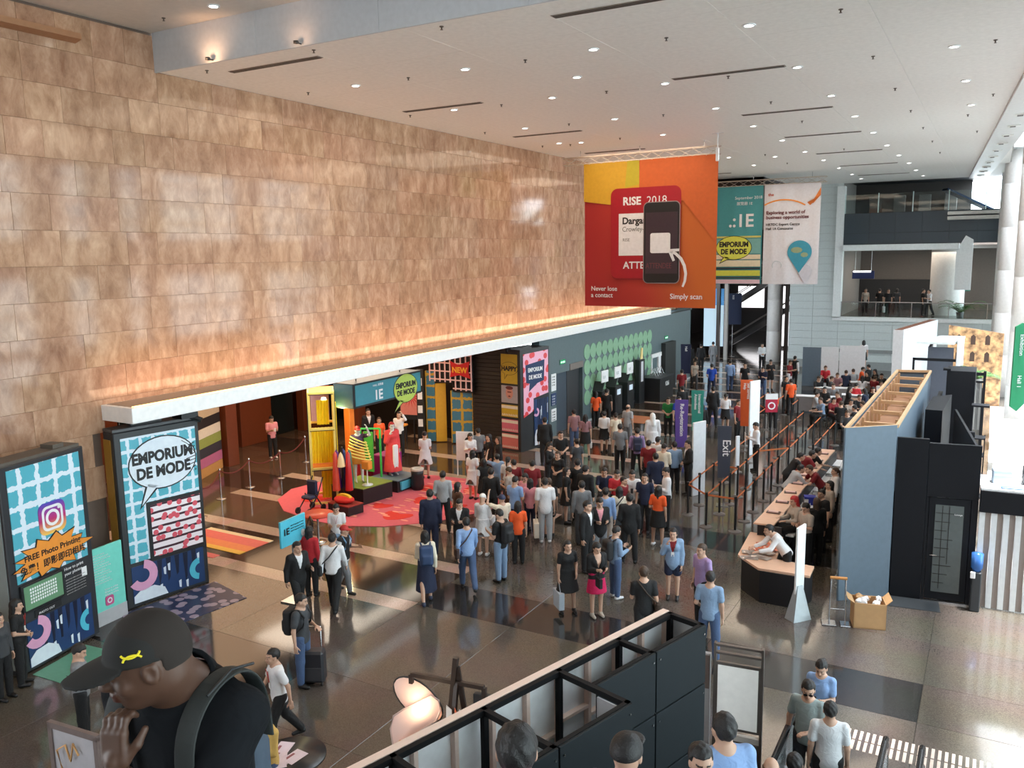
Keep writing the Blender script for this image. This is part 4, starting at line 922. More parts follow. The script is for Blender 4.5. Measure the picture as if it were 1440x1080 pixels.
# slim mint board
e, L = face_empty('mint_notice_board', (-15.45, 9.72), (-15.52, 10.52), 0, label='slim mint green notice board standing between the two tall black displays', cat='sign')
MB().box((0, 0, 0), (L, 0.05, 1.65), 0.006).build('panel', mat(srgb(120, 215, 200), 0.4), e); MB().box((-0.01, -0.004, 0), (L + 0.01, 0.0, 0.30)).build('kick_panel', mat((0.45, 0.46, 0.48)), e)
for i in range(12): text(e, ['Share your photo', 'with the tag below and', 'collect your print for free'][i % 3], 0.08, 1.5 - i * 0.055, 0.04, TXT)
for i in range(3): text(e, 'follow us online', 0.3, 0.72 - i * 0.06, 0.05, TXT)
lg = MB().prism(rrect(0.30, 0.38, 0.50, 0.58, 0.04), -0.012, 0).build('camera_logo', mat(srgb(190, 80, 130)), e); MB().prism(arcp(0.40, 0.48, 0.035, 0.06, 0, 359.9, 20), -0.016, -0.012).build('logo_outline', TXT, lg)
# ================================================================ C emporium display
e, L = face_empty('comic_display', (-15.70, 10.66), (-15.40, 12.58), 0, label='tall black display wall with a speech bubble reading EMPORIUM DE MODE', cat='display')
MB().box((0, 0, 0), (L, 0.44, 3.86), 0.02).build('cabinet', mat((0.025, 0.027, 0.03), 0.4), e)
MB().box((0.0, 0.02, 3.86), (L, 0.43, 3.93), 0.01).box((0.5, 0.2, 3.93), (1.2, 0.4, 4.0)).build('roof_tray', mat((0.06, 0.06, 0.065), 0.3), e)
MB().box((-0.012, 0.12, 0.1), (0.0, 0.42, 3.7)).build('yellow_side_panel', mat(srgb(165, 125, 45), 0.4), e)
MB().box((0.14, -0.012, 0.99), (1.84, 0.0, 3.72)).build('teal_poster', P_TEAL_S, e)
bubble(e, 1.04, 3.06, 0.76, 0.56, (0.44, 2.12), ('EMPORIUM', 'DE MODE'), 0.33, sx=0.86)
sq = MB()
for k in range(9): sq.tube([(1.66 + 0.12 * math.cos(k), -0.02, 2.72 + k * 0.075), (1.80, -0.02, 2.76 + k * 0.075)], 0.010, 6)
sq.tube([(0.5 + 1.3 * math.cos(a), -0.02, 3.07 + 0.60 * math.sin(a)) for a in (0.1, 0.4, 0.7)], 0.008, 6).build('bubble_scribble', INK, e)
h = MB().box((0.58, -0.03, 0.93), (1.86, -0.0, 2.24), 0.004).build('inset_screen', BLACK, e); MB().box((0.66, -0.036, 1.0), (1.83, -0.03, 2.17)).build('heart_print', P_HEART, h)
navy_art(e, 0.14, 1.83, 0.08, 0.90, 1)
MB().box((1.5, -0.1, 3.93), (1.9, 0.3, 4.05)).tube([(1.7, 0.1, 4.0), (1.95, -0.15, 3.85)], 0.06, 10).build('floodlight', BLACK, e)
e = empty('display_carpet', (0, 0, 0), label='navy patterned carpet at the foot of the speech bubble display', cat='carpet')
MB().prism([(-15.62, 10.4), (-14.2, 10.15), (-13.92, 12.32), (-15.30, 12.65)], 0, 0.012, 'z').build('carpet_sheet', P_CARPET, e)
e = empty('striped_floor_mat', (0, 0, 0), label='coral and yellow zigzag floor mat lying between the pink floor stripes', cat='carpet')
for i, (ya, yb, c_) in enumerate(((15.55, 15.72, (225, 205, 165)), (15.1, 15.55, (225, 110, 100)), (14.75, 15.1, (235, 140, 85)), (14.55, 14.75, (240, 190, 80)), (14.05, 14.28, (215, 110, 105)))):
    MB().box((-18.6, ya - 0.35, 0), (-16.2 if i < 4 else -16.6, yb - 0.35, 0.012)).build('mat_band', mat(srgb(*c_), 0.7), e)
# striped board by the lobby pillar
e, L = face_empty('striped_board', (-22.7, 18.0), (-23.75, 20.35), 0, label='pale board of horizontal coloured stripes behind the speech bubble display', cat='display')
for i, c_ in enumerate(((200, 150, 90), (190, 110, 150), (60, 60, 70), (150, 165, 90), (225, 220, 205), (40, 40, 45), (200, 185, 160), (160, 165, 160), (225, 215, 200), (70, 70, 75), (210, 190, 150))):
    MB().box((0, 0, i * 0.34), (L, 0.08, i * 0.34 + 0.33), 0.003).build('stripe_band', mat(srgb(*c_), 0.5), e)
# rope stanchions
SHARED_POST = {}
def rope_post(x, y):
    e = empty('rope_stanchion', (x, y, 0), label='chrome rope stanchion with dark red rope in the dim lobby', cat='stanchion', group='chrome rope stanchions in the lobby')
    for nm, prof in (('pole', [(0.0001, 0.03), (0.026, 0.03), (0.026, 0.93), (0.0001, 0.93)]), ('base', [(0.0001, 0.035), (0.10, 0.03), (0.16, 0.012), (0.16, 0), (0.0001, 0)]), ('finial', [(0.0001, 0.93), (0.04, 0.935), (0.03, 0.97), (0.0001, 0.985)])):
        if ('r', nm) not in SHARED_POST:
            b = MB().lathe((0, 0, 0), prof, 16); me = bpy.data.meshes.new(nm); me.from_pydata(b.v, [], b.f); me.materials.append(STEEL); SHARED_POST['r', nm] = me
        link(nm, SHARED_POST['r', nm], e)
rp_ = [(-19.6, 15.9), (-20.6, 17.5), (-20.82, 18.89), (-20.76, 20.2), (-21.6, 22.3)]
for p in rp_: rope_post(*p)
for i, (a, b) in enumerate(zip(rp_, rp_[1:])):
    pts = [(a[0] + (b[0] - a[0]) * t, a[1] + (b[1] - a[1]) * t, 0.90 - 0.22 * 4 * t * (1 - t)) for t in np.linspace(0, 1, 13)]
    tag(MB().tube(pts, 0.02, 8).build('barrier_rope', mat(srgb(90, 20, 20), 0.7)), 'sagging dark red rope between two chrome lobby stanchions', 'rope', 'ropes between the lobby stanchions')
# ================================================================ red carpet stage
e = empty('heart_carpet', (0, 0, 0), label='big rounded pink carpet with red hearts under the fashion installation', cat='carpet')
cp = [(-19.4, 19.3), (-18.9, 18.2), (-17.9, 17.45), (-16.6, 17.15), (-15.4, 17.15), (-14.3, 17.65), (-13.3, 18.6), (-12.7, 19.8), (-12.3, 21.0), (-12.0, 22.1), (-13.0, 22.75), (-14.5, 22.95), (-16.2, 22.8), (-17.8, 22.3), (-19.0, 21.2)]
MB().prism(cp, 0, 0.014, 'z').build('carpet_sheet', mat(srgb(212, 98, 112), 0.85), e)
rd = MB(); r = random.Random(5)
for cx, cy, s in ((-14.6, 18.6, 0.42), (-15.6, 19.2, 0.3), (-14.7, 20.2, 0.4), (-15.3, 21.4, 0.4), (-13.9, 21.8, 0.42), (-18.0, 18.9, 0.45), (-17.0, 18.0, 0.28), (-13.6, 20.2, 0.3), (-16.5, 21.9, 0.3), (-18.3, 20.2, 0.35), (-12.9, 21.6, 0.35)):
    rd.prism([(cx + s * 1.1 * (abs(math.sin(t)) ** 1.5 * (1 if math.sin(t) > 0 else -1)), cy + s * (0.85 * math.cos(t) - 0.33 * math.cos(2 * t) - 0.12 * math.cos(3 * t))) for t in np.linspace(0, 2 * math.pi, 18, endpoint=False)], 0.014, 0.019, 'z')
rd.build('red_hearts', mat(srgb(215, 50, 40), 0.85), e)
dsh = MB()
for i in range(85):
    x, y = r.uniform(-16.2, -12.8), r.uniform(17.7, 22.6)
    if x + 16.2 > (y - 17.4) * 0.1 and x < -12.6 - max(0, 19.5 - y) * 0.8: dsh.prism(ellp(x, y, 0.14, 0.045, 8), 0.019, 0.023, 'z')
tag(dsh.build('pale_dashes', mat(srgb(245, 160, 140), 0.8), e), kind='stuff')
# yellow tower
e = empty('yellow_tower', (-17.50, 18.30, 0), math.atan2(0.42, 0.45), label='tall open yellow frame tower draped with yellow cloth on the heart carpet', cat='display')
f = MB(); TW, TD, TH = 0.72, 1.15, 3.42
for x in (0, TW):
    for y in (0, TD): f.beam((x, y, 0), (x, y, TH), 0.07)
for z in (0.04, 1.12, 2.34, TH):
    for y in (0, TD): f.beam((0, y, z), (TW, y, z), 0.07)
    for x in (0, TW): f.beam((x, 0, z), (x, TD, z), 0.07)
f.build('frame', mat(srgb(250, 222, 120), 0.4), e)
g = MB()
for x in (-0.045, TW + 0.045): g.beam((x, -0.04, 0), (x, -0.04, TH), 0.018)
for z in (1.07, 2.29, TH - 0.03): g.beam((0, -0.045, z), (TW, -0.045, z), 0.018)
g.build('black_outline', INK, e)
MB().box((0.02, 0.02, TH), (TW, TD, TH + 0.04)).box((0.02, 0.02, 1.14), (TW, TD, 1.18)).build('shelves', mat(srgb(225, 130, 50), 0.5), e)
dr = MB()
for x0, z0, z1 in ((0.28, 0.1, 1.05), (0.03, 1.2, 2.3), (0.33, 1.2, 2.3), (0.22, 2.4, 3.15)):
    dr.prism([(x0 + 0.36 * i / 8, 0.35 + 0.06 * (i % 2)) for i in range(9)] + [(x0 + 0.36 - 0.36 * i / 8, 0.40 + 0.06 * (i % 2)) for i in range(9)], z0, z1, 'z')
dr.prism([(TW + 0.02, 0.1 + TD * 0.8 * i / 10) if i % 2 else (TW + 0.08, 0.1 + TD * 0.8 * i / 10) for i in range(11)] + [(TW, 0.1 + TD * 0.8), (TW, 0.1)], 0.4, 3.1, 'z')
dr.build('yellow_drapes', mat(srgb(255, 222, 50), 0.5), e)
MB().box((0.05, 1.0, 2.4), (0.6, 1.03, 3.3)).build('mauve_print', mat(srgb(200, 170, 190)), e)
d = bpy.data.lights.new('tower_lamp', 'POINT'); d.energy = 70; d.specular_factor = 0.0; d.color = (1.0, 0.85, 0.45); d.shadow_soft_size = 0.08; o = bpy.data.objects.new('tower_lamp', d); COL.objects.link(o); o.location = (-17.0, 19.1, 2.8)
MB().lathe((0.45, 0.4, 3.25), [(0.0001, 0), (0.07, -0.02), (0.09, -0.10), (0.0001, -0.11)], 12).build('spot_lamp', mat((1, 0.9, 0.6), emit=1.5), e)
# orange post behind
tag(MB().box((-18.1, 20.5, 0), (-17.85, 20.75, 3.3), 0.02).build('orange_post', mat(srgb(230, 125, 40), 0.5)), 'plain orange square post behind the yellow tower', 'post')
# platforms
def platform(name, pts, z, top, side, label):
    e = empty(name, (0, 0, 0), label=label, cat='platform')
    MB().prism(pts, 0.02, z - 0.02, 'z').build('box_side', side, e)
    cx = sum(p[0] for p in pts) / len(pts); cy = sum(p[1] for p in pts) / len(pts)
    MB().prism([(cx + (p[0] - cx) * 1.02, cy + (p[1] - cy) * 1.02) for p in pts], z - 0.02, z + 0.01, 'z').build('top_board', top, e); return e
platform('platform', [(-17.3, 18.9), (-16.1, 18.95), (-15.9, 20.1), (-17.2, 20.2)], 0.52, mat(srgb(130, 150, 60)), BLACK, 'green topped black platform under the striped ribbon mannequin')
platform('platform', [(-17.1, 20.5), (-16.0, 20.5), (-15.9, 21.5), (-17.0, 21.6)], 0.40, mat(srgb(110, 130, 140)), BLACK, 'grey topped low platform under the red robed mannequin')
platform('platform', [(-16.6, 17.95), (-15.75, 17.85), (-15.65, 18.4), (-16.5, 18.5)], 0.30, mat(srgb(150, 50, 40)), BLACK, 'small black platform in front holding red and yellow cushions')
o = MB().box((-16.05, 20.62, 0.08), (-15.93, 21.4, 0.34)).build('blue_striped_panel', CYAN); tag(o, 'striped light blue panel on the front of the low grey platform', 'panel')
e = empty('cushion', (-16.15, 18.15, 0.31), label='red cushion with a yellow stripe on the small black platform', cat='cushion')
v, q = nets(lambda P: d_ell(P, (0, 0, 0.10), (0.34, 0.24, 0.11)), axis_pts(-0.4, 0.4, 0.04), axis_pts(-0.3, 0.3, 0.04), axis_pts(-0.04, 0.26, 0.03)); o = bpy.data.objects.new('pad', np_mesh('pad', v, q, [mat(srgb(210, 45, 35), 0.8)])); COL.objects.link(o); o.parent = e
MB().prism(ellp(0, 0.18, 0.26, 0.09, 16), -0.05, 0.05, 'y').build('yellow_stripe', mat(srgb(240, 190, 50)), e)
tag(MB().box((-17.35, 20.95, 0.0), (-16.75, 21.75, 1.02), 0.02).build('magenta_plinth', mat(srgb(150, 20, 110), 0.5)), 'magenta square plinth behind the red robed mannequin', 'plinth')
tag(MB().box((-17.9, 20.6, 0.0), (-17.4, 21.1, 1.0), 0.02).build('crimson_plinth', mat(srgb(140, 15, 35), 0.5)), 'crimson square plinth beside the green rail', 'plinth')
e = empty('round_bin', (-15.7, 21.15, 0), label='round black litter bin with a pale rim at the carpet edge', cat='bin'); MB().lathe((0, 0, 0), [(0.0001, 0), (0.17, 0), (0.22, 0.15), (0.19, 0.5), (0.21, 0.66), (0.0001, 0.66)], 20).build('barrel', BLACK, e); MB().lathe((0, 0, 0), [(0.21, 0.64), (0.22, 0.70), (0.13, 0.72), (0.12, 0.66)], 20).build('rim', mat((0.6, 0.55, 0.5)), e)
e = empty('green_rail', (-17.3, 20.35, 0), label='green rectangular clothes rail behind the mannequins', cat='rail'); MB().beam((0, 0, 0), (0, 0, 2.0), 0.05).beam((0.55, 0.3, 0), (0.55, 0.3, 2.0), 0.05).beam((0, 0, 2.0), (0.55, 0.3, 2.0), 0.05).build('rail_frame', mat(srgb(60, 190, 90)), e); MB().box((0.05, 0.1, 0.6), (0.4, 0.14, 1.9)).build('green_drape', mat(srgb(70, 170, 70)), e)
# ribbon mannequin, red mannequin, robe rack
def mannequin(loc, rz, pose, label, tops, bottom, hair, skin, ht=1.75):
    return person(loc, rz, pose, hair, tops, bottom, label, ht=ht, skin=skin, shoes=None, name='mannequin', cat='mannequin')
RIB = mat(srgb(245, 225, 120), 0.5)
m1 = mannequin((-16.7, 19.5, 0.53), -2.2, 'up', 'mannequin in a plum top wrapped in yellow and white striped ribs', [('tee', srgb(70, 50, 80))], ('skirt', srgb(225, 150, 60)), 'cap:r', 'grey', 1.80)
rb = MB()
for k in range(7):
    a = [(0.34 * math.cos(t) * (1 - 0.06 * k), 0.12 + 0.30 * math.sin(t), 0.78 + 0.085 * k + 0.10 * math.cos(t)) for t in np.linspace(-0.3, 3.4, 10)]
    rb.tube(a, 0.022, 6)
rb.build('ribbon_ribs', RIB, m1)
m2 = mannequin((-16.55, 21.0, 0.41), -2.0, 'call', 'mannequin in a long red and coral robe holding its hand to its face', [('robe', srgb(225, 70, 70)), ('vest', srgb(190, 205, 230))], None, 'bob:r', 'grey', 1.78)
MB().box((-0.09, 0.16, 0.25), (0.09, 0.24, 1.0), 0.03).build('white_front_panel', TXT, m2)
e = empty('robe_stand', (-16.55, 18.60, 0), label='black garment stand hung with red, green, blue and violet satin robes', cat='garment rack')
MB().tube([(0, 0, 0), (0, 0, 1.85)], 0.025, 10).lathe((0, 0, 0), [(0.0001, 0.03), (0.22, 0.02), (0.22, 0), (0.0001, 0)], 20).build('stand_pole', BLACK, e)
for i, c_ in enumerate(((200, 40, 45), (30, 110, 90), (35, 50, 120), (100, 40, 130), (215, 80, 60), (245, 215, 160))):
    a = i * 1.05; cx, cy = 0.22 * math.cos(a), 0.22 * math.sin(a); z0 = 0.55 if i < 5 else 1.3
    MB().lathe((cx, cy, 0), [(0.12, z0), (0.10, 1.0 if z0 < 1 else 1.5), (0.06, 1.65), (0.0001, 1.75)], 9).build('satin_robe', mat(srgb(*c_), 0.3), e)
e = empty('small_stand', (-16.25, 19.35, 0.53), label='small white display stand with an orange top on the green platform', cat='stand'); MB().lathe((0, 0, 0), [(0.0001, 0.03), (0.17, 0.02), (0.17, 0), (0.0001, 0)], 16).tube([(0, 0, 0), (0, 0, 0.55)], 0.02, 8).build('stand_pole', TXT, e); MB().box((-0.14, -0.1, 0.5), (0.14, 0.1, 0.75), 0.02).build('orange_block', ORANGE, e)
e = empty('stroller', (-17.1, 17.75, 0), label='dark folding pushchair parked at the foot of the yellow tower', cat='pushchair')
f = MB()
for s in (-0.2, 0.2): f.tube([(s, -0.3, 0.1), (s, 0.1, 0.5), (s, 0.35, 1.0)], 0.02, 6).tube([(s, 0.3, 0.1), (s, 0.0, 0.55)], 0.02, 6)
f.build('frame', BLACK, e); MB().box((-0.2, -0.2, 0.42), (0.2, 0.1, 0.52), 0.04).box((-0.2, 0.06, 0.5), (0.2, 0.16, 0.95), 0.04).build('seat', mat(srgb(40, 45, 75)), e)
for s in (-0.22, 0.22):
    for y in (-0.3, 0.3): MB().prism(ellp(y, 0.1, 0.1, 0.1, 16), s - 0.02, s + 0.02, 'x').build('wheel', BLACK, e)
# round orange table with chair
def round_table(x, y, z, r, top, label, name='round_table'):
    e = empty(name, (x, y, 0), label=label, cat='table'); MB().lathe((0, 0, 0), [(0.0001, z), (r, z), (r, z - 0.03), (0.0001, z - 0.03)], 32).build('table_top', top, e)
    MB().lathe((0, 0, 0), [(0.035, 0.02), (0.035, z - 0.03)], 12).build('leg', STEEL, e); MB().lathe((0, 0, 0), [(0.0001, 0.03), (0.2, 0.02), (0.22, 0), (0.0001, 0)], 20).build('base', STEEL, e); return e
round_table(-15.06, 15.86, 0.78, 0.42, mat(srgb(210, 70, 45), 0.4), 'round orange cafe table on the edge of the heart carpet')
# teal 1E board on a stand
e, L = face_empty('hall_board', (-12.80, 12.36), (-12.86, 13.16), 0, label='small teal board printed 1E on a slim stand behind the man in black suit', cat='sign')
MB().box((0, 0, 1.3), (L, 0.05, 1.88), 0.004).build('panel', CYAN, e); MB().tube([(L / 2, 0.05, 0), (L / 2, 0.05, 1.32)], 0.02, 8).box((0.15, -0.15, 0), (0.65, 0.25, 0.03)).build('stand', STEEL, e)
text(e, '1E', 0.06, 1.56, 0.20, INK, bold=0.006)
for i in range(3): text(e, 'Hall 1E Emporium de Mode', 0.30, 1.71 - i * 0.06, 0.038, INK)
MB().prism(ellp(0.7, 1.46, 0.06, 0.08, 14), -0.01, 0).build('sticker', TXT, e)
# big hanging 1E sign
e, L = face_empty('hall_sign', (-16.45, 19.12), (-16.45, 22.55), 0, label='long teal hall sign reading 1E with a lime speech bubble under the white fascia', cat='sign')
MB().box((0, 0, 2.90), (L, 0.8, 3.66), 0.01).build('box', BLACK, e); MB().box((-0.012, 0.03, 2.93), (0, 0.77, 3.63)).build('side_panel', mat(srgb(40, 85, 105), 0.5), e)
MB().box((0.07, -0.01, 2.97), (L - 0.05, 0, 3.60)).build('teal_panel', mat(srgb(60, 140, 155), 0.5), e)
text(e, '1E', 0.95, 3.04, 0.42, TXT, -0.014, bold=0.012); text(e, 'HALL 展覽廳', 0.9, 3.46, 0.09, TXT, -0.014)
bubble(e, 2.55, 3.18, 0.62, 0.46, (1.9, 2.45), ('EMPORIUM', 'DE MODE'), 0.24, fill=mat(srgb(185, 210, 95)), sx=0.9)
MB().tube([(0.6, 0.4, 3.6), (0.6, 0.4, 4.1)], 0.02, 6).tube([(2.8, 0.4, 3.6), (2.8, 0.4, 4.1)], 0.02, 6).build('hanger', BLACK, e)
# entrance panels, lattice, red art
e, L = face_empty('entrance_panel', (-18.40, 27.15), (-17.50, 27.45), 0, label='entrance panel painted with blue squares on yellow beneath the white lattice', cat='panel'); MB().box((0, 0, 0.05), (L, 0.12, 2.15), 0.006).build('board', P_YB, e)
e, L = face_empty('entrance_panel', (-19.50, 27.0), (-19.12, 27.1), 0, label='narrow blue and cream entrance panel left of the yellow one', cat='panel'); MB().box((0, 0, 0.05), (L, 0.12, 2.9), 0.006).build('board', P_YB, e)
e, L = face_empty('entrance_panel', (-19.10, 27.1), (-18.75, 27.35), 0, label='plain mustard yellow entrance panel', cat='panel'); MB().box((0, 0, 0.03), (L, 0.12, 2.4), 0.006).build('board', mat(srgb(215, 165, 45)), e)
e = empty('lattice_header', (-19.0, 27.05, 0), label='white lattice header on black with a red NEW burst over the entrance', cat='lattice')
MB().box((-0.35, 0.06, 2.45), (1.7, 0.1, 4.05)).box((0.75, 0.06, 2.12), (1.7, 0.1, 2.5)).build('backing', INK, e)
f = MB()
for k in range(9): f.beam((-0.3 + 0.245 * k, 0, 2.2 if k > 4 else 2.5), (-0.3 + 0.245 * k, 0, 4.03), 0.045)
for k in range(6): f.beam((-0.33 if k > 0 else 0.8, 0.005, 2.27 + 0.33 * k), (1.68, 0.005, 2.27 + 0.33 * k), 0.045)
f.build('lattice_bars', mat(srgb(240, 200, 200)), e)
o = MB().prism([(0.72, 3.35), (1.1, 3.22), (1.62, 3.38), (1.55, 2.98), (1.66, 2.7), (1.15, 2.82), (0.7, 2.72), (0.8, 3.05)], -0.06, -0.03).build('red_burst', RED, e); text(o, 'NEW', 1.16, 2.92, 0.30, mat(srgb(240, 180, 50)), -0.065, align='CENTER', bold=0.01)
v, q = nets(lambda P: uni([d_ell(P, (-0.22, 0, 0.05), (0.32, 0.08, 0.13)), d_ell(P, (0.22, 0, 0.05), (0.32, 0.08, 0.13)), d_ell(P, (0, 0, -0.08), (0.40, 0.09, 0.15))], 0.06), axis_pts(-0.65, 0.65, 0.04), axis_pts(-0.2, 0.2, 0.03), axis_pts(-0.3, 0.3, 0.03))
o = bpy.data.objects.new('lips_sculpture', np_mesh('lips', v, q, [mat(srgb(150, 20, 30), 0.3)])); COL.objects.link(o); o.location = (-18.1, 26.0, 3.75); tag(o, 'big dark red lips sculpture hanging by the white lattice', 'sculpture')
tag(MB().tube([(-18.1, 26.0, 3.8), (-18.1, 26.0, 4.11)], 0.012, 6).build('hanging_wire', BLACK, None), 'thin wire holding the red lips sculpture', 'wire')
e, L = face_empty('art_poster', (-20.45, 26.5), (-19.45, 26.7), 0, label='framed pink poster of a red sunburst flower beside the entrance panels', cat='poster')
MB().box((0, 0, 0.95), (L * 0.85, 0.06, 2.7), 0.01).build('frame', BLACK, e); q_ = MB().box((0.06, -0.01, 1.15), (L * 0.85 - 0.05, 0, 2.6)).build('print', mat(srgb(215, 130, 120)), e)
s_ = MB(); s_.prism(ellp(0.5, 1.95, 0.17, 0.17, 18), -0.016, -0.01)
for k in range(10):
    a = math.pi * (k + 0.5) / 10 + math.pi; s_.prism([(0.5 + 0.2 * math.cos(a - 0.1), 1.95 + 0.2 * math.sin(a - 0.1)), (0.5 + 0.52 * math.cos(a), 1.95 + 0.52 * math.sin(a)), (0.5 + 0.2 * math.cos(a + 0.1), 1.95 + 0.2 * math.sin(a + 0.1))], -0.016, -0.01)
s_.build('sunburst', RED, q_); MB().box((0.25, 0.0, 0), (0.30, 0.05, 0.95)).box((0.6, 0.0, 0), (0.65, 0.05, 0.95)).build('leg', BLACK, e)
e, L = face_empty('icon_column', (-19.65, 26.6), (-19.40, 26.7), 0, label='slim black column with white icons right of the red sunburst poster', cat='sign'); MB().box((0, 0, 0), (L, 0.2, 3.0), 0.01).build('post', BLACK, e)
for k in range(4): MB().box((0.04, -0.01, 0.7 + 0.55 * k), (L - 0.04, 0, 1.0 + 0.55 * k)).build('icon_panel', TXT, e)
e = empty('orange_stool', (-19.6, 25.4, 0), label='orange topped stool with thin legs in the shop entrance', cat='stool'); MB().box((-0.25, -0.2, 0.95), (0.25, 0.2, 1.03), 0.02).build('seat', ORANGE, e)
for sx in (-0.2, 0.2):
    for sy in (-0.15, 0.15): MB().tube([(sx, sy, 0), (sx * 0.8, sy * 0.8, 0.95)], 0.015, 6).build('leg', BLACK, e)
# ================================================================ HAPPY display
e, L = face_empty('poster_tower', (-16.12, 27.22), (-15.20, 27.10), 0, label='black poster tower with a yellow HAPPY panel and pink heart side', cat='display')
MB().prism([(0, 0), (L, 0), (L + 0.1, 1.75), (0, 1.75)], 0, 3.9, 'z').build('cabinet', mat((0.022, 0.024, 0.028), 0.4), e)
for nm, z0, z1, m in (('happy_panel', 2.60, 3.72, YEL), ('portrait_panel', 1.86, 2.52, mat(srgb(170, 160, 165))), ('zigzag_panel', 1.32, 1.78, YEL), ('zigzag_panel', 0.74, 1.22, mat(srgb(205, 105, 125))), ('zigzag_panel', 0.08, 0.66, mat(srgb(200, 110, 105)))):
    o = MB().box((0.03, -0.014, z0), (0.80, 0, z1)).build(nm, m, e)
    if nm == 'happy_panel': bubble(o, 0.42, 3.18, 0.40, 0.24, (0.2, 2.75), ('HAPPY',), 0.24, fill=YEL)
    elif nm == 'portrait_panel': MB().prism(ellp(0.42, 2.24, 0.17, 0.22, 18), -0.02, -0.014).build('portrait_face', mat(srgb(205, 140, 125)), o); MB().box((0.33, -0.024, 2.26), (0.51, -0.02, 2.30)).prism(ellp(0.42, 2.12, 0.06, 0.025, 10), -0.024, -0.02).prism(ellp(0.42, 2.44, 0.18, 0.07, 14), -0.024, -0.02).build('portrait_features', mat((0.15, 0.03, 0.03)), o)
    else:
        zz = MB(); 
        for k in range(9): zz.prism([(0.04 + k * 0.084, z0 + 0.03), (0.08 + k * 0.084, z0 + 0.13), (0.12 + k * 0.084, z0 + 0.03), (0.08 + k * 0.084, z0 + 0.06)], -0.02, -0.014)
        zz.box((0.03, -0.02, z1 - 0.14), (0.80, -0.014, z1 - 0.03)).build('zigzag_print', mat(srgb(225, 215, 200)), o)
MB().tube([(0.4, 0.1, 3.9), (0.4, -0.15, 3.95), (0.5, -0.25, 3.8)], 0.05, 8).build('floodlight', BLACK, e)
e2, L2 = face_empty('heart_poster_wall', (-15.19, 27.12), (-14.85, 28.78), 0, label='pink heart poster with navy EMPORIUM DE MODE banner on the poster tower side', cat='poster')
MB().prism([(0.14, 1.30), (0.72, 1.50), (0.72, 1.98), (1.62, 2.10), (1.62, 3.78), (0.14, 3.72)], -0.016, 0.0).build('heart_poster', P_PINKH, e2)
o = MB().prism([(0.26, 3.30), (1.38, 3.42), (1.34, 2.62), (0.95, 2.55), (0.45, 2.28), (0.5, 2.58), (0.30, 2.62)], -0.03, -0.02).build('navy_banner', mat(srgb(25, 50, 90)), e2)
text(o, 'EMPORIUM', 0.82, 3.02, 0.22, TXT, -0.034, align='CENTER', bold=0.006, sx=0.8); text(o, 'DE MODE', 0.82, 2.74, 0.22, TXT, -0.034, align='CENTER', bold=0.006, sx=0.8)
navy_art(e2, 0.76, 1.62, 0.12, 1.92, 9)
# posters on the grey wall
for k, (z0, z1, lab) in enumerate(((1.9, 2.6, 'topmost white notice on the grey wall beside the poster tower'), (1.3, 1.8, 'middle dark notice on the grey wall beside the poster tower'), (0.65, 1.15, 'lowest small white notice on the grey wall beside the poster tower'))):
    e, L = face_empty('wall_notice', (GX + 0.02, 29.95), (GX + 0.02, 30.38), 0, label=lab, cat='notice'); MB().box((0, -0.01, z0), (L, 0.015, z1)).build('sheet', TXT if k != 1 else NAVY, e)
    for j in range(4): text(e, '1E Hall', 0.05, z1 - 0.15 - j * 0.11, 0.09, INK if k != 1 else TXT)
for y, z, lab in ((30.75, 2.90, 'small lit green exit sign over the grey double doors'), (43.5, 2.75, 'small lit green exit sign above the dark doorway at the far end')):
    e, L = face_empty('exit_sign', (GX + 0.03, y), (GX + 0.03, y + 0.5), 0, label=lab, cat='sign'); MB().box((0, 0, z), (L, 0.06, z + 0.2), 0.005).build('housing', mat((0.05, 0.2, 0.12)), e); text(e, 'EXIT 出口', 0.04, z + 0.06, 0.09, mat((0.7, 1, 0.85), emit=1.5)); MB().box((0.02, -0.006, z + 0.02), (L - 0.02, 0, z + 0.18)).build('lit_panel', mat(srgb(40, 140, 90), emit=0.6), e)
# self service kiosks
for k, (x, y) in enumerate(((-14.83, 33.9), (-14.83, 35.4), (-14.83, 36.9))):
    e, L = face_empty('self_service_kiosk', (x, y), (x + 0.05, y + 0.7), 0, label='black self service kiosk with white header, ' + ('first from the grey doors', 'middle of the row of three', 'third and farthest of the row')[k], cat='kiosk')
    MB().box((0, 0, 0), (L, 0.5, 1.35), 0.03).build('body', BLACK, e); MB().prism([(0.02, 1.3), (0.3, 1.75), (0.34, 1.72), (0.08, 1.28)], 0.05, 0.65, 'y').build('slanted_desk', DARK, e)
    MB().box((0.03, 0.05, 1.72), (L - 0.03, 0.1, 2.25), 0.01).build('white_header', TXT, e); MB().box((0.15, -0.01, 0.95), (0.5, 0, 1.2)).build('screen', mat((0.5, 0.6, 0.7), emit=0.4), e)
    text(e, '1:' + str(k + 1), 0.12, 1.9, 0.2, mat((0.2, 0.3, 0.3)), 0.03)
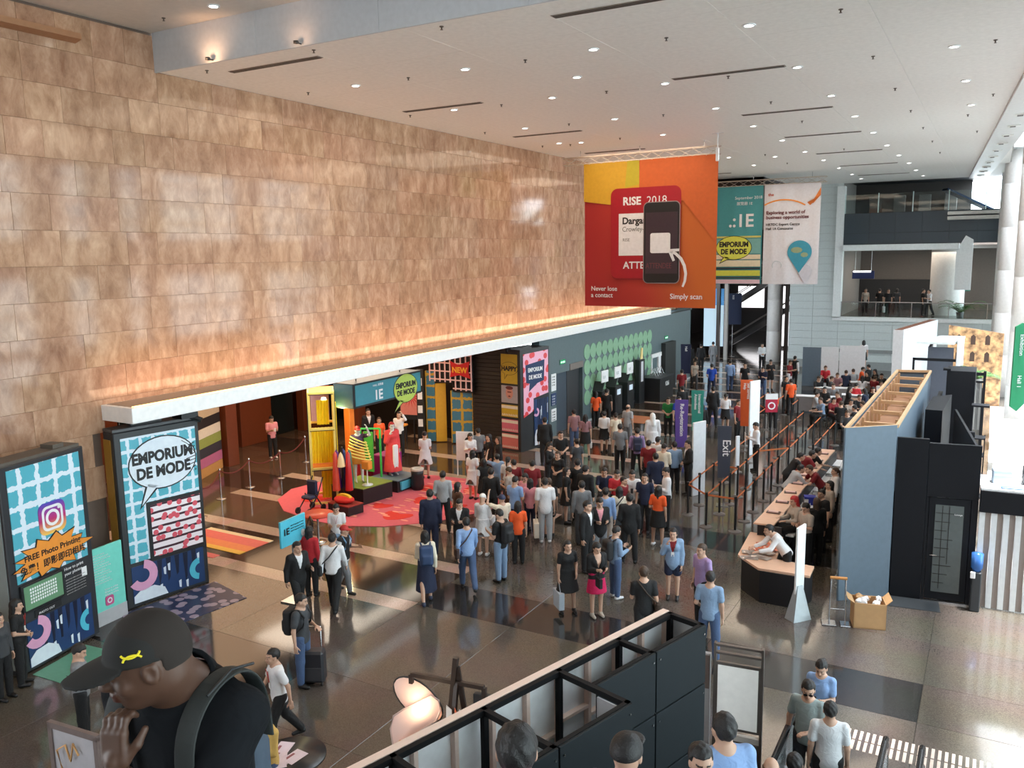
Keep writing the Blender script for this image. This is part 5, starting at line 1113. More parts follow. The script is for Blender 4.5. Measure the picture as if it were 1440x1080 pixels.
# dark counter zone near the far doorway
e = empty('black_counter', (-15.2, 39.6, 0), label='black service counter with wire baskets by the dark far doorway', cat='counter')
MB().box((0, 0, 0), (1.0, 2.0, 1.15), 0.01).build('body', BLACK, e); MB().box((-0.02, -0.03, 1.15), (1.03, 2.03, 1.2), 0.005).build('counter_top', DARK, e)
f = MB()
for k in range(5): f.tube([(0.3, 0.3 + 0.3 * k, 1.2), (0.45, 0.4 + 0.3 * k, 1.62), (0.6, 0.5 + 0.3 * k, 1.2)], 0.02, 6)
f.build('wire_baskets', STEEL, e); t_ = text(e, 'K&6', 1.05, 0.8, 0.3, TXT, bold=0.01); t_.rotation_euler = (math.pi / 2, 0, math.pi / 2); t_.location = (1.04, 0.7, 0.75)
e, L = face_empty('white_door_frame', (GX + 0.02, 41.4), (GX + 0.02, 42.9), 0, label='white door frame on the grey wall left of the dark far doorway', cat='door frame'); MB().box((0, -0.05, 1.95), (L, 0.02, 2.15)).box((0, -0.05, 0), (0.12, 0.02, 2.0)).box((1.0, -0.06, 0), (1.35, 0.02, 1.95)).build('white_trim', TXT, e)
tag(MB().box((GX + 0.005, 43.0, 0), (GX + 0.25, 44.7, 2.6)).build('dark_doorway', mat((0.025, 0.03, 0.03))), 'tall dark doorway block at the far end of the grey wall', 'doorway')
e, L = face_empty('tall_black_sign', (-14.95, 38.7), (-14.9, 39.3), 0, label='slim black sign column with white text and yellow tip by the black counter', cat='sign'); MB().box((0, 0, 0), (L, 0.25, 2.2), 0.01).build('post', BLACK, e); MB().box((0.18, -0.01, 1.1), (0.42, 0, 2.1)).build('text_panel', mat((0.6, 0.6, 0.66)), e); MB().prism([(0.35, 2.2), (0.45, 2.75), (0.58, 2.75), (0.58, 2.2)], 0.1, 0.15).build('yellow_tip', mat(srgb(240, 215, 150)), e)
tag(MB().box((-14.3, 34.2, 0), (-13.0, 35.8, 0.012)).build('orange_floor_graphic', mat(srgb(200, 125, 85), 0.4)), 'orange printed floor graphic in front of the kiosks', 'floor graphic')
# ================================================================ tall wayfinding signs
def way_sign(x, y, z0, z1, w, col, words, label, rz=0.25, blade=False, taper=0.03):
    e = empty('wayfinding_sign', (x, y, 0), rz, label=label, cat='sign')
    m = mat(srgb(*col), 0.5)
    MB().prism([(-w / 2 + taper, z0), (w / 2 - taper, z0), (w / 2, z1), (-w / 2, z1)], 0, 0.04).build('panel', m, e)
    MB().tube([(0, 0.05, 0), (0, 0.05, z0 + 0.1)], 0.025, 8).box((-0.2, -0.12, 0), (0.2, 0.22, 0.02)).build('stand', STEEL, e)
    k = len(words)
    for i, s in enumerate(words):
        t = text(e, s, 0, 0, 0.13 if k > 1 else (0.32 if s == 'Exit' else 0.17), TXT, bold=0.003); t.rotation_euler = Euler((math.pi / 2, math.pi / 2, 0), 'XYZ'); t.location = (-0.05 + 0.13 * (k / 2 - i - 0.4), -0.008, z1 - (0.4 if s == 'Exit' else 0.12))
    return e
way_sign(-8.45, 25.6, 1.20, 2.75, 0.42, (92, 70, 150), ('Re-Registration',), 'tall purple banner sign lettered in white, leftmost of the queue signs')
way_sign(-8.55, 27.6, 1.35, 2.75, 0.42, (50, 145, 130), ('International', 'Attendees'), 'tall teal banner sign lettered in white behind the purple one')
way_sign(-7.75, 31.0, 0.95, 2.70, 0.44, (215, 95, 45), ('Self Service', 'Help'), 'tall orange banner sign lettered in white in the middle of the queue')
way_sign(-6.55, 23.8, 0.85, 2.40, 0.40, (62, 68, 82), ('Exit',), 'tall slate grey sign reading Exit among the queue posts')
way_sign(-14.3, 43.9, 0.9, 2.5, 0.55, (28, 36, 66), ('Hall',), 'navy banner sign standing by the end of the grey wall')
way_sign(-16.0, 59.5, 2.3, 4.5, 1.2, (35, 48, 80), ('RISE',), 'navy banner sign by the big pale column in the far atrium', taper=0.0)
e = empty('far_poster', (-17.6, 60.3, 0), 0.2, label='tall blue and white poster lit in the far atrium', cat='poster'); MB().box((-0.7, 0, 0.6), (0.7, 0.06, 5.0)).build('sheet', mat(srgb(200, 225, 240), emit=0.4), e); MB().box((-0.7, -0.01, 3.6), (0.7, 0, 5.0)).build('sky_print', mat(srgb(90, 160, 220), emit=0.3), e)
for x, y, h, lab, rz in ((-7.55, 24.6, 2.3, 'white edge-on display board beside the purple banner sign', 1.15), (-7.35, 30.6, 2.75, 'white edge-on display board beside the orange banner sign', 1.15), (-7.15, 27.6, 1.3, 'short white sign post behind the slate Exit sign', 1.0)):
    tag(MB().box((-0.28 if h > 2 else -0.08, -0.03, 0), (0.28 if h > 2 else 0.08, 0.03, h), 0.01).build('white_board', WHITE, None, (x, y, 0)), lab, 'display board').rotation_euler = (0, 0, rz)
e = empty('round_red_sign', (-7.35, 33.4, 0), 0.5, label='red square sign with a white ring on a thin post in the queue area', cat='sign'); MB().tube([(0, 0.03, 0), (0, 0.03, 1.3)], 0.02, 8).box((-0.15, -0.12, 0), (0.15, 0.18, 0.02)).build('post', BLACK, e); MB().box((-0.24, 0, 1.1), (0.24, 0.02, 1.62), 0.005).build('panel', mat(srgb(175, 30, 60)), e); MB().prism(arcp(0, 1.36, 0.10, 0.15, 0, 359.9, 20), -0.008, 0).box((-0.24, -0.006, 1.62), (0.24, 0.0, 1.85)).build('white_ring', TXT, e)
# ================================================================ queue posts and belts
QP = {}
def queue_post(x, y):
    e = empty('queue_post', (x, y, 0), label='black belt barrier post in the registration queue', cat='barrier post', group='belt barrier posts of the registration queue')
    for nm, prof, m in (('pole', [(0.032, 0.02), (0.032, 0.94)], BLACK), ('base', [(0.0001, 0.05), (0.05, 0.05), (0.17, 0.02), (0.175, 0), (0.0001, 0)], mat((0.10, 0.09, 0.085), 0.3)), ('belt_head', [(0.0001, 0.84), (0.042, 0.84), (0.042, 0.97), (0.0001, 0.98)], BLACK)):
        if nm not in QP:
            b = MB().lathe((0, 0, 0), prof, 14); me = bpy.data.meshes.new(nm); me.from_pydata(b.v, [], b.f); me.materials.append(m); QP[nm] = me
        link(nm, QP[nm], e)
rows_ = {-5.62: [21.65, 22.62, 23.59, 24.82, 25.82, 26.77, 28.3, 29.8, 31.2, 32.7, 34.2], -4.95: [28.9, 30.4, 31.9, 33.4], -6.42: [21.69, 22.96, 24.02, 24.9, 25.89, 27.4, 29.0, 30.4, 32.0, 33.5, 35.0], -7.2: [22.5, 23.58, 25.0, 26.3, 27.8, 29.3, 36.5, 37.9], -8.0: [31.8, 33.4, 35.2, 37.47, 38.8], -8.8: [36.6, 38.4, 39.3]}
for x, ys in rows_.items():
    for y in ys: queue_post(x, y)
BELT = mat(srgb(200, 110, 60), 0.6)
def belt(a, b):
    p, q = Vector((*a, 0.90)), Vector((*b, 0.90)); d = (q - p).normalized()
    tag(MB().beam(p + d * 0.04, q - d * 0.04, 0.006, 0.05).build('barrier_belt', BELT), 'orange retractable belt stretched between two queue posts', 'belt', 'orange belts of the registration queue')
for x, ys in rows_.items():
    for a, b in zip(ys, ys[1:]):
        if b - a < 2.2: belt((x, a), (x, b))
for a, b in (((-7.2, 22.5), (-6.42, 21.69)), ((-6.42, 21.69), (-5.62, 21.65)), ((-7.2, 25.0), (-6.42, 24.9)), ((-6.42, 27.4), (-5.62, 28.3)), ((-8.8, 36.6), (-8.0, 35.2)), ((-8.0, 33.4), (-7.2, 29.3))): belt(a, b)
# ================================================================ registration desk
WOODT = mat(srgb(222, 180, 152), 0.35, name='light_wood')
e = empty('registration_desk', (0, 0, 0), label='long registration desk with a pale wood top and black front', cat='desk')
MB().prism([(-4.47, 17.85), (-3.95, 17.32), (-3.05, 17.32), (-2.98, 17.95), (-3.75, 18.0), (-3.95, 19.5), (-4.55, 19.5)], 0.0, 0.70, 'z').build('black_front', mat((0.008, 0.008, 0.01), 0.5), e)
MB().prism([(-4.58, 17.95), (-3.98, 17.33), (-2.94, 17.38), (-2.96, 17.98), (-3.76, 18.05), (-3.95, 19.6), (-4.72, 19.6)], 0.70, 0.75, 'z').build('low_top', WOODT, e)
MB().prism([(-4.52, 19.45), (-4.15, 19.55), (-4.05, 27.9), (-4.42, 27.9)], 0.0, 1.02, 'z').build('counter_body', mat((0.008, 0.008, 0.01), 0.5), e)
for k in range(8):
    ya = 19.40 + k * 1.07; MB().prism([(-4.60, ya), (-4.14, ya + 0.05), (-4.12, ya + 1.10), (-4.58, ya + 1.05)], 1.02, 1.055, 'z').build('counter_top', WOODT, e)
MB().box((-4.1, 19.8, 0.70), (-3.75, 28, 0.74)).build('work_surface', TXT, e)
for k in range(5): MB().box((-3.82, 20 + k * 1.9, 0), (-3.77, 20.06 + k * 1.9, 0.7)).build('leg', BLACK, e)
r = random.Random(11)
for k in range(8):
    e = empty('badge_tray', (-4.36, 20.4 + k * 0.98, 1.056), 0.1 * (k % 3), label='open tray of white and red badges on the wooden counter', cat='tray', group='badge trays along the counter')
    MB().box((-0.16, -0.10, 0), (0.16, 0.10, 0.02), 0.004).build('tray', mat((0.10, 0.06, 0.05)), e); MB().box((-0.12, -0.07, 0.02), (0.12, 0.02, 0.05), 0.003).build('badge_stack', mat(srgb(225, 190, 185)), e)
for k in range(7):
    e = empty('laptop', (-3.92, 20.6 + k * 1.05, 0.745), -1.5 + 0.1 * (k % 2), label='open laptop on the white work surface behind the counter', cat='laptop', group='laptops behind the counter')
    MB().box((-0.17, -0.12, 0), (0.17, 0.12, 0.015), 0.003).build('keyboard_base', STEEL, e); MB().prism([(0.12, 0.015), (0.13, 0.012), (0.20, 0.24), (0.19, 0.245)], -0.17, 0.17, 'x').build('screen', mat((0.35, 0.38, 0.42), 0.3), e)
lay = (('magazine', 'glossy magazine fanned on the wooden desk corner', (150, 140, 135)), ('flyer', 'orange and red leaflet in the pile on the desk', (205, 95, 60)))
for k in range(14):
    x = -4.35 + 0.10 * (k % 4) + r.uniform(-0.05, 0.05) + 0.1 * (k // 7); y = 17.85 + 0.14 * (k // 2) + r.uniform(-0.04, 0.04); i = 0 if y < 18.35 else 1
    if x < -4.58 + (18.0 - y): x = -4.30 + (18.0 - y) * 0.9
    e = empty(lay[i][0], (x, y, 0.752 + 0.005 * k), r.uniform(-0.8, 0.8), label=lay[i][1], cat='leaflet', group=('magazines' if i == 0 else 'orange leaflets') + ' spread on the desk corner')
    MB().box((-0.15, -0.105, 0), (0.15, 0.105, 0.006)).build('cover', mat(srgb(*lay[i][2]), 0.25), e); MB().box((-0.11, -0.07, 0.006), (0.05, 0.02, 0.0075)).build('cover_picture', mat(srgb(*((90, 60, 55) if k % 2 else (235, 215, 200))), 0.3), e)
tag(MB().box((-4.35, 19.42, 0.75), (-3.95, 19.47, 1.02), 0.004).build('black_box', BLACK), 'small black box at the near end of the raised counter', 'box')
e = empty('blue_carton', (-3.9, 22.6, 0.745), 0.3, label='blue and white carton behind the wooden counter', cat='box'); MB().box((-0.15, -0.12, 0), (0.15, 0.12, 0.22), 0.005).build('carton', mat(srgb(35, 45, 150)), e); MB().box((-0.152, -0.122, 0.05), (-0.05, 0.122, 0.16)).build('label_band', TXT, e)
# white blade post in front of the desk
e = empty('white_blade_sign', (-3.05, 16.85, 0), 0.9, label='tall thin white blade sign on a grey wedge foot before the desk', cat='sign')
MB().prism([(-0.10, 0.30), (0.10, 0.55), (0.10, 2.0), (-0.10, 1.92)], -0.025, 0.025).build('blade', mat((0.86, 0.90, 0.93), 0.3), e)
mb = MB(); mb.add([(-0.22, -0.14, 0), (0.22, -0.14, 0), (0.22, 0.14, 0), (-0.22, 0.14, 0), (-0.06, -0.04, 0.72), (0.06, -0.04, 0.72), (0.06, 0.04, 0.72), (-0.06, 0.04, 0.72)], [(3, 2, 1, 0), (4, 5, 6, 7), (0, 1, 5, 4), (1, 2, 6, 5), (2, 3, 7, 6), (3, 0, 4, 7)]); mb.build('foot', mat((0.42, 0.46, 0.48), 0.3, 0.4), e)
# ================================================================ hollow blue-grey wall
BLG = mat(srgb(96, 112, 126), 0.55, name='blue_grey_paint'); PLY = mat(srgb(200, 165, 125), 0.6, name='raw_timber'); PLYD = mat(srgb(170, 125, 90), 0.65, name='plywood')
e = empty('hollow_partition', (-2.50, 18.10, 0), math.atan2(0.83, 0.91) * 0 + 0.72, label='hollow blue-grey partition with timber framing showing at its open top', cat='partition')
e.rotation_euler = (0, 0, 0); e.location = (0, 0, 0)
q4 = [(-2.50, 18.15), (-1.58, 18.93), (-1.50, 28.2), (-2.42, 28.0)]
def wallseg(a, b, h, t, m, nm, par):
    d = Vector((b[0] - a[0], b[1] - a[1], 0)).normalized(); n_ = Vector((-d.y, d.x, 0)) * t
    MB().prism([a, b, (b[0] + n_.x, b[1] + n_.y), (a[0] + n_.x, a[1] + n_.y)], 0, h, 'z').build(nm, m, par)
for a, b in zip(q4, q4[1:] + q4[:1]): wallseg(a, b, 3.76, 0.025, BLG, 'painted_skin', e)
for a, b in zip(q4, q4[1:] + q4[:1]):
    A_, B_ = Vector((*a, 3.73)), Vector((*b, 3.73)); c_ = Vector((-2.0, 23.3, 3.73)); A_ += (c_ - A_).normalized() * 0.07; B_ += (c_ - B_).normalized() * 0.07
    MB().beam(A_, B_, 0.06, 0.07).build('top_rail', PLY, e)
for k in range(12):
    t = (k + 0.7) / 12.4; y = 18.6 + t * 9.5; lx = -2.37 + 0.04 * t; rx = -1.68 + 0.06 * t
    if y > 19.0:
        for x in (lx, rx): MB().box((x - 0.03, y - 0.025, 0.1), (x + 0.03, y + 0.025, 3.7)).build('stud', PLY, e)
        MB().box((lx, y - 0.02, 3.52 if k % 2 else 3.0), (rx, y + 0.06, 3.60 if k % 2 else 3.08)).build('cross_batten', PLY, e)
MB().prism([(-2.44, 18.3), (-2.40, 18.3), (-2.34, 28.0), (-2.38, 28.0)], 0.1, 3.66, 'z').prism([(-1.67, 19.1), (-1.64, 19.1), (-1.58, 28.0), (-1.61, 28.0)], 0.1, 3.66, 'z').build('plywood_lining', PLYD, e)
for z in (1.2, 2.45, 3.05): MB().prism([(-2.40, 18.9), (-1.64, 19.3), (-1.58, 28.0), (-2.36, 27.9)], z, z + 0.03, 'z').build('inner_shelf', PLYD, e)
# black booth with the glazed door
e, L = face_empty('black_booth', (-1.56, 18.97), (0.0, 19.17), 0, label='black booth wall with a framed glass door beside the blue-grey partition', cat='booth')
BB = mat((0.006, 0.007, 0.010), 0.6, spec=0.25)
MB().box((0, 0, 0), (0.60, 0.08, 3.50), 0.004).build('wall_panel', BB, e); MB().box((0.61, 0, 2.28), (L, 0.08, 3.42), 0.004).build('wall_panel', BB, e)
MB().box((1.45, 0, 0), (L, 0.08, 2.27), 0.004).build('wall_panel', BB, e); MB().box((0.61, 0, 0), (0.66, 0.08, 2.27)).build('door_jamb', BB, e)
d_ = MB().box((0.67, 0.01, 0.05), (1.44, 0.06, 2.26), 0.004).build('door', BB, e)
MB().box((0.79, -0.004, 0.22), (1.32, 0.01, 2.12)).build('frosted_pane', mat(srgb(88, 96, 96), 0.25), d_)
gr = MB()
for k in range(9): gr.box((0.80, -0.010, 0.42 + k * 0.19), (1.02 + 0.06 * (k % 3), -0.004, 0.432 + k * 0.19))
for x in (0.92, 1.05): gr.box((x, -0.010, 0.3 if x < 1 else 0.85), (x + 0.012, -0.004, 2.1))
gr.build('printed_grid', INK, d_); MB().tube([(0.73, -0.02, 1.03), (0.73, -0.06, 1.03), (0.86, -0.06, 1.03)], 0.013, 8).build('lever_handle', STEEL, d_); text(d_, 'Lounge', 1.15, 1.92, 0.05, TXT, -0.008)
MB().box((0.60, -0.06, 0.0), (1.5, 0.0, 0.03)).build('threshold', STEEL, e)
MB().box((-0.02, 0.08, 0), (0.04, 3.0, 2.3)).box((L - 0.05, 0.08, 0), (L, 5.0, 3.3)).build('side_wall', BB, e)
MB().box((-0.05, -0.6, 0.0), (0.95, -0.02, 0.012)).build('floor_mat', DARK, e)
e2 = empty('water_cooler', (0.02, 18.95, 0), 0.1, label='blue topped water dispenser between the black booth and striped counter', cat='dispenser'); MB().box((-0.06, -0.1, 0), (0.12, 0.12, 0.85), 0.02).build('cabinet', DARK, e2); MB().lathe((0.03, 0.0, 0.85), [(0.06, 0), (0.11, 0.08), (0.11, 0.38), (0.0001, 0.40)], 16).build('bottle', mat(srgb(60, 110, 180), 0.2), e2); MB().box((-0.09, -0.13, 0.72), (0.0, -0.09, 0.86), 0.01).build('white_tap', TXT, e2)
# striped white counter
e, L = face_empty('striped_counter', (0.03, 19.13), (2.4, 19.30), 0, label='counter front of white and taupe vertical boards under a black band', cat='counter')
for k in range(22): MB().box((k * 0.108, 0.0 if k % 2 == 0 else 0.03, 0.02), (k * 0.108 + 0.104, 0.06, 2.05), 0.003).build('vertical_board', mat((0.80, 0.84, 0.86), 0.3) if k % 2 == 0 else mat(srgb(150, 138, 132), 0.4), e)
MB().box((0, -0.03, 2.06), (L, 0.08, 2.52), 0.006).build('black_band', BB, e); MB().box((0.0, 0.0, 2.52), (L, 1.2, 2.56)).build('counter_top', mat((0.85, 0.86, 0.86), 0.3), e)
for x, y, w, d, h, c_, lab in ((0.2, 0.5, 0.35, 0.3, 0.28, (185, 205, 225), 'pale blue carton on the counter above the striped boards'), (0.75, 0.6, 0.2, 0.3, 0.35, (40, 45, 50), 'dark bottle crate on the counter above the striped boards'), (1.0, 0.5, 0.6, 0.4, 0.4, (200, 205, 200), 'big pale storage box on the counter above the striped boards'), (0.35, 0.12, 0.5, 0.12, 0.04, (80, 120, 190), 'blue folded cloth along the edge of the striped counter')):
    o = empty('carton', (0.03 + x, 19.13 + y, 2.56), 0.1, label=lab, cat='box'); MB().box((0, 0, 0), (w, d, h), 0.01).build('body', mat(srgb(*c_)), o); MB().box((0.02, -0.004, h * 0.6), (w - 0.02, 0, h * 0.75)).build('label_band', TXT, o)
# white tables of the bright booths behind
for k, (x0, y0, x1, y1, z) in enumerate(((0.3, 23.0, 3.0, 24.2, 0.95), (0.3, 27.4, 3.5, 28.6, 0.95), (0.3, 31.6, 3.5, 33.0, 0.95), (0.2, 35, 3.6, 36.6, 0.95))):
    e = empty('white_table', (x0, y0, 0), label=('long white table nearest behind the striped counter', 'second white table behind the striped counter', 'third white table in the bright booths', 'farthest white table in the bright booths')[k], cat='table')
    MB().box((0, 0, z - 0.05), (x1 - x0, y1 - y0, z), 0.01).build('table_top', mat((0.88, 0.88, 0.87), 0.3), e); MB().box((0.02, 0.04, 0), (x1 - x0 - 0.1, 0.1, z - 0.05)).build('modesty_panel', mat((0.85, 0.86, 0.86), 0.35), e)
    for xx in (0.1, x1 - x0 - 0.15): MB().box((xx, y1 - y0 - 0.1, 0), (xx + 0.05, y1 - y0 - 0.05, z - 0.05)).build('leg', STEEL, e)
tag(MB().box((0.2, 19.6, 0), (3.2, 45, 0.02)).build('white_booth_floor', mat((0.85, 0.85, 0.84), 0.3)), 'white raised floor of the bright booths at the right', 'floor platform')
e = empty('tan_boxes', (0.45, 30.2, 0.02), 0.2, label='small pile of tan boxes on the white booth floor', cat='boxes'); 
for k in range(3): MB().box((0.25 * k, 0.1 * k, 0), (0.25 * k + 0.22, 0.1 * k + 0.3, 0.25 + 0.1 * (k % 2)), 0.01).build('box', mat(srgb(190, 150, 110)), e)
# timber booth, black posts and grey ribbed screen behind the partition
e = empty('timber_booth', (-1.9, 23.6, 0), label='unfinished booth of vertical timber battens with a black base', cat='booth')
MB().prism([(0.55, 0.2), (0.95, 0.2), (1.05, 3.0), (0.6, 2.4)], 0, 3.3, 'z').build('black_base', BB, e)
for k in range(7): MB().box((0.65, 3.0 + k * 0.32, 0), (0.70, 3.05 + k * 0.32, 3.0)).build('batten', PLY, e)
MB().box((0.62, 2.9, 2.05), (0.72, 5.2, 2.1)).box((0.62, 2.9, 2.98), (0.72, 5.2, 3.05)).build('batten_rail', BB, e)
e = empty('black_tower', (-1.05, 27.6, 0), label='square black tower block rising behind the timber booth', cat='tower'); MB().box((0, 0, 0), (0.75, 1.2, 3.85), 0.01).build('body', BB, e); MB().box((-0.1, -0.1, 3.86), (0.1, 0.2, 3.92)).build('bracket', BB, e); MB().box((0.7, -0.5, 2.9), (1.15, -0.1, 2.95)).build('bracket', BB, e)
e = empty('ribbed_screen', (-0.74, 31.0, 0), 0.0, label='grey vertical ribbed screen with a black frame behind the dark booth', cat='screen')
for k in range(8): MB().box((k * 0.076, 0 if k % 2 else 0.02, 1.5), (k * 0.076 + 0.072, 0.05, 3.05), 0.004).build('rib', mat(srgb(150, 152, 150) if k % 2 else srgb(110, 112, 112), 0.4), e)
MB().box((-0.33, -0.03, 3.30), (0.66, 0.05, 3.40)).box((-0.03, -0.03, 3.06), (0.62, 0.05, 3.12)).box((-0.06, -0.05, 0), (-0.02, 0.05, 3.4)).box((0.62, -0.05, 0), (0.70, 0.05, 3.45)).build('frame', BB, e); MB().box((0, 0, 0), (0.61, 0.06, 1.5)).build('lower_panel', mat(srgb(105, 105, 100)), e)
MB().box((-0.32, 0, 0), (-0.08, 0.05, 3.28)).build('pale_side_panel', mat(srgb(165, 175, 182)), e)
e = empty('equipment_rack', (-0.55, 26.4, 0), 0.0, label='cluttered black equipment rack with white papers inside the dark booth', cat='rack')
for z in (0.4, 1.0, 1.6, 2.1): MB().box((0, 0, z), (0.6, 0.5, z + 0.03)).build('shelf', BB, e)
for x in (0, 0.57): MB().box((x, 0, 0), (x + 0.03, 0.03, 2.15)).box((x, 0.47, 0), (x + 0.03, 0.5, 2.15)).build('upright', BB, e)
for k, (x, z) in enumerate(((0.08, 1.03), (0.3, 1.63), (0.12, 1.63), (0.35, 1.03), (0.2, 2.13))): MB().box((x, 0.05, z), (x + 0.14, 0.2, z + 0.16), 0.01).build('paper_stack' if k % 2 else 'black_case', TXT if k % 2 else BB, e)
e = empty('white_wall_panel', (-3.45, 42.1, 0), 1.42, label='tall white booth wall with a timber top edge behind the partition', cat='partition'); MB().box((0, 0, 0), (3.0, 0.08, 3.75), 0.004).box((3.1, 0, 0), (6.8, 0.08, 3.75), 0.004).build('panel', WHITE, e); MB().box((0, 0.08, 3.7), (6.8, 0.4, 3.76)).build('timber_edge', mat(srgb(120, 70, 45)), e); MB().box((-0.02, 0, 0), (0.02, 0.45, 3.75)).build('end_panel', WHITE, e)
e = empty('grey_booth_tower', (-2.1, 36.5, 0), 0.0, label='grey and white booth tower with a sloping white roof', cat='booth'); MB().box((0, 0, 0), (0.9, 0.1, 3.6), 0.01).box((0, 0.1, 0), (0.1, 1.4, 3.6)).build('body', mat(srgb(85, 92, 105)), e); MB().prism([(-0.4, -0.3), (0.9, -0.3), (1.2, 2.6), (0.3, 2.6)], 3.75, 3.83, 'z').build('roof', mat((0.72, 0.78, 0.78)), e); MB().box((1.0, -0.1, 0), (1.2, 1.8, 3.9), 0.01).build('white_side', WHITE, e); MB().box((-0.5, -0.4, 3.1), (1.0, -0.3, 3.2)).box((-0.5, -0.4, 0), (-0.42, -0.3, 3.2)).build('black_frame', BB, e)
e = empty('stone_facade_backdrop', (-1.75, 45.0, 0), 0.06, label='photo backdrop of an old sandstone building with arched windows', cat='backdrop')
m_, n, l, b = node_mat('printed_sandstone'); t = n.new('ShaderNodeTexCoord'); no = n.new('ShaderNodeTexNoise'); no.inputs['Scale'].default_value = 3.5; no.inputs['Detail'].default_value = 5; l.new(t.outputs['Object'], no.inputs['Vector']); r_ = n.new('ShaderNodeValToRGB'); r_.color_ramp.elements[0].position = 0.35; r_.color_ramp.elements[0].color = (*srgb(120, 90, 65), 1); r_.color_ramp.elements[1].position = 0.65; r_.color_ramp.elements[1].color = (*srgb(240, 190, 135), 1); l.new(no.outputs['Fac'], r_.inputs[0]); l.new(r_.outputs[0], b.inputs['Base Color'])
MB().prism([(0, 0), (2.3, 0), (2.3, 3.45), (0, 3.8)], 0, 0.08).build('printed_panel', m_, e)
wd = MB()
for k in range(3):
    for z in (2.1, 2.9): wd.prism([(0.35 + k * 0.6, z), (0.55 + k * 0.6, z), (0.55 + k * 0.6, z + 0.38), (0.45 + k * 0.6, z + 0.48), (0.35 + k * 0.6, z + 0.38)], -0.006, 0)
wd.build('printed_windows', mat(srgb(70, 50, 40)), e)
# palms
def palm(x, y, z, r, h, label, seed):
    e = empty('potted_palm', (x, y, z), label=label, cat='plant'); q = random.Random(seed)
    MB().lathe((0, 0, 0), [(0.0001, 0), (0.16, 0), (0.22, 0.38), (0.19, 0.38), (0.18, 0.34), (0.0001, 0.34)], 16).build('pot', mat((0.2, 0.2, 0.2)), e)
    for k in range(14):
        a = k * 2.4; mb = MB(); el = q.uniform(0.5, 1.2); pts = []
        for t in np.linspace(0, 1, 7): rr = r * t; pts.append(Vector((math.cos(a) * rr, math.sin(a) * rr, 0.34 + h * (el * t - 0.75 * t * t * el * (1.2 - 0.3 * el)))))
        s = Vector((-math.sin(a), math.cos(a), 0))
        for i in range(6):
            d = pts[i + 1] - pts[i]
            for sg in (-1, 1):
                for u in (0.1, 0.6):
                    p = pts[i] + d * u; w = 0.26 * r * math.sin(math.pi * min(0.98, (i + 1) / 7.5)); mb.add([p, p + d * 0.35, p + s * sg * w + d * 0.9 - Vector((0, 0, 0.05))], [(0, 1, 2)])
        mb.tube(pts, 0.008, 4); mb.build('frond', mat(srgb(50, 95, 45) if k % 2 else srgb(70, 120, 55), 0.5), e)
palm(-0.35, 33.8, 2.45, 0.75, 1.0, 'potted palm with fresh green fronds above the grey ribbed screen', 1)
tag(MB().box((-0.65, 33.5, 0), (-0.05, 34.1, 2.45), 0.01).build('palm_plinth', BB), 'black plinth carrying the palm behind the ribbed screen', 'plinth')
palm(-1.7, 57.4, 3.22, 1.3, 1.6, 'dark potted palm on the far balcony by the white column', 2)
# hanging signs on the far balcony
e = empty('balcony_sign', (-7.9, 57.5, 0), label='dark blue sign hung from the far balcony ceiling', cat='sign'); MB().box((0, 0, 5.6), (1.3, 0.1, 6.1), 0.01).build('panel', mat(srgb(35, 45, 95)), e); MB().box((0.05, -0.01, 6.0), (1.1, 0, 6.1)).build('lit_strip', mat((1, 1, 1), emit=2), e); MB().tube([(0.15, 0.05, 6.1), (0.15, 0.05, 7.42)], 0.015, 6).tube([(1.1, 0.05, 6.1), (1.1, 0.05, 7.42)], 0.015, 6).build('hanger', STEEL, e)
e = empty('green_banner', (-1.35, 56.6, 0), 0.5, label='small green vertical banner by the slanted white fin', cat='banner'); MB().box((-0.15, 0, 4.9), (0.15, 0.03, 6.4)).build('cloth', mat(srgb(30, 110, 90)), e); MB().tube([(0, 0.03, 6.35), (0, 0.03, 7.4)], 0.01, 6).build('hanger', STEEL, e)
e = empty('green_hanging_sign', (0.56, 20.0, 0), 0.35, label='long green vertical hanging sign at the right edge by the columns', cat='banner')
MB().prism([(-0.13, 4.15), (0.0, 4.05), (0.13, 4.2), (0.13, 5.78), (0.0, 5.88), (-0.13, 5.80)], 0, 0.05).build('green_face', mat(srgb(35, 135, 90), 0.5), e); MB().prism([(0.13, 4.2), (0.20, 4.25), (0.20, 5.74), (0.13, 5.78)], 0, 0.05).build('blue_edge', mat(srgb(90, 125, 185)), e); MB().tube([(0.03, 0.025, 5.8), (0.03, 0.025, 11.6)], 0.008, 6).build('hanging_wire', STEEL, e)
for i, s in enumerate(('Exhibition', 'Hall 1')): t = text(e, s, 0, 0, 0.11, TXT); t.rotation_euler = Euler((math.pi / 2, math.pi / 2, 0), 'XYZ'); t.location = (-0.03, -0.01, 5.65 - i * 0.85)
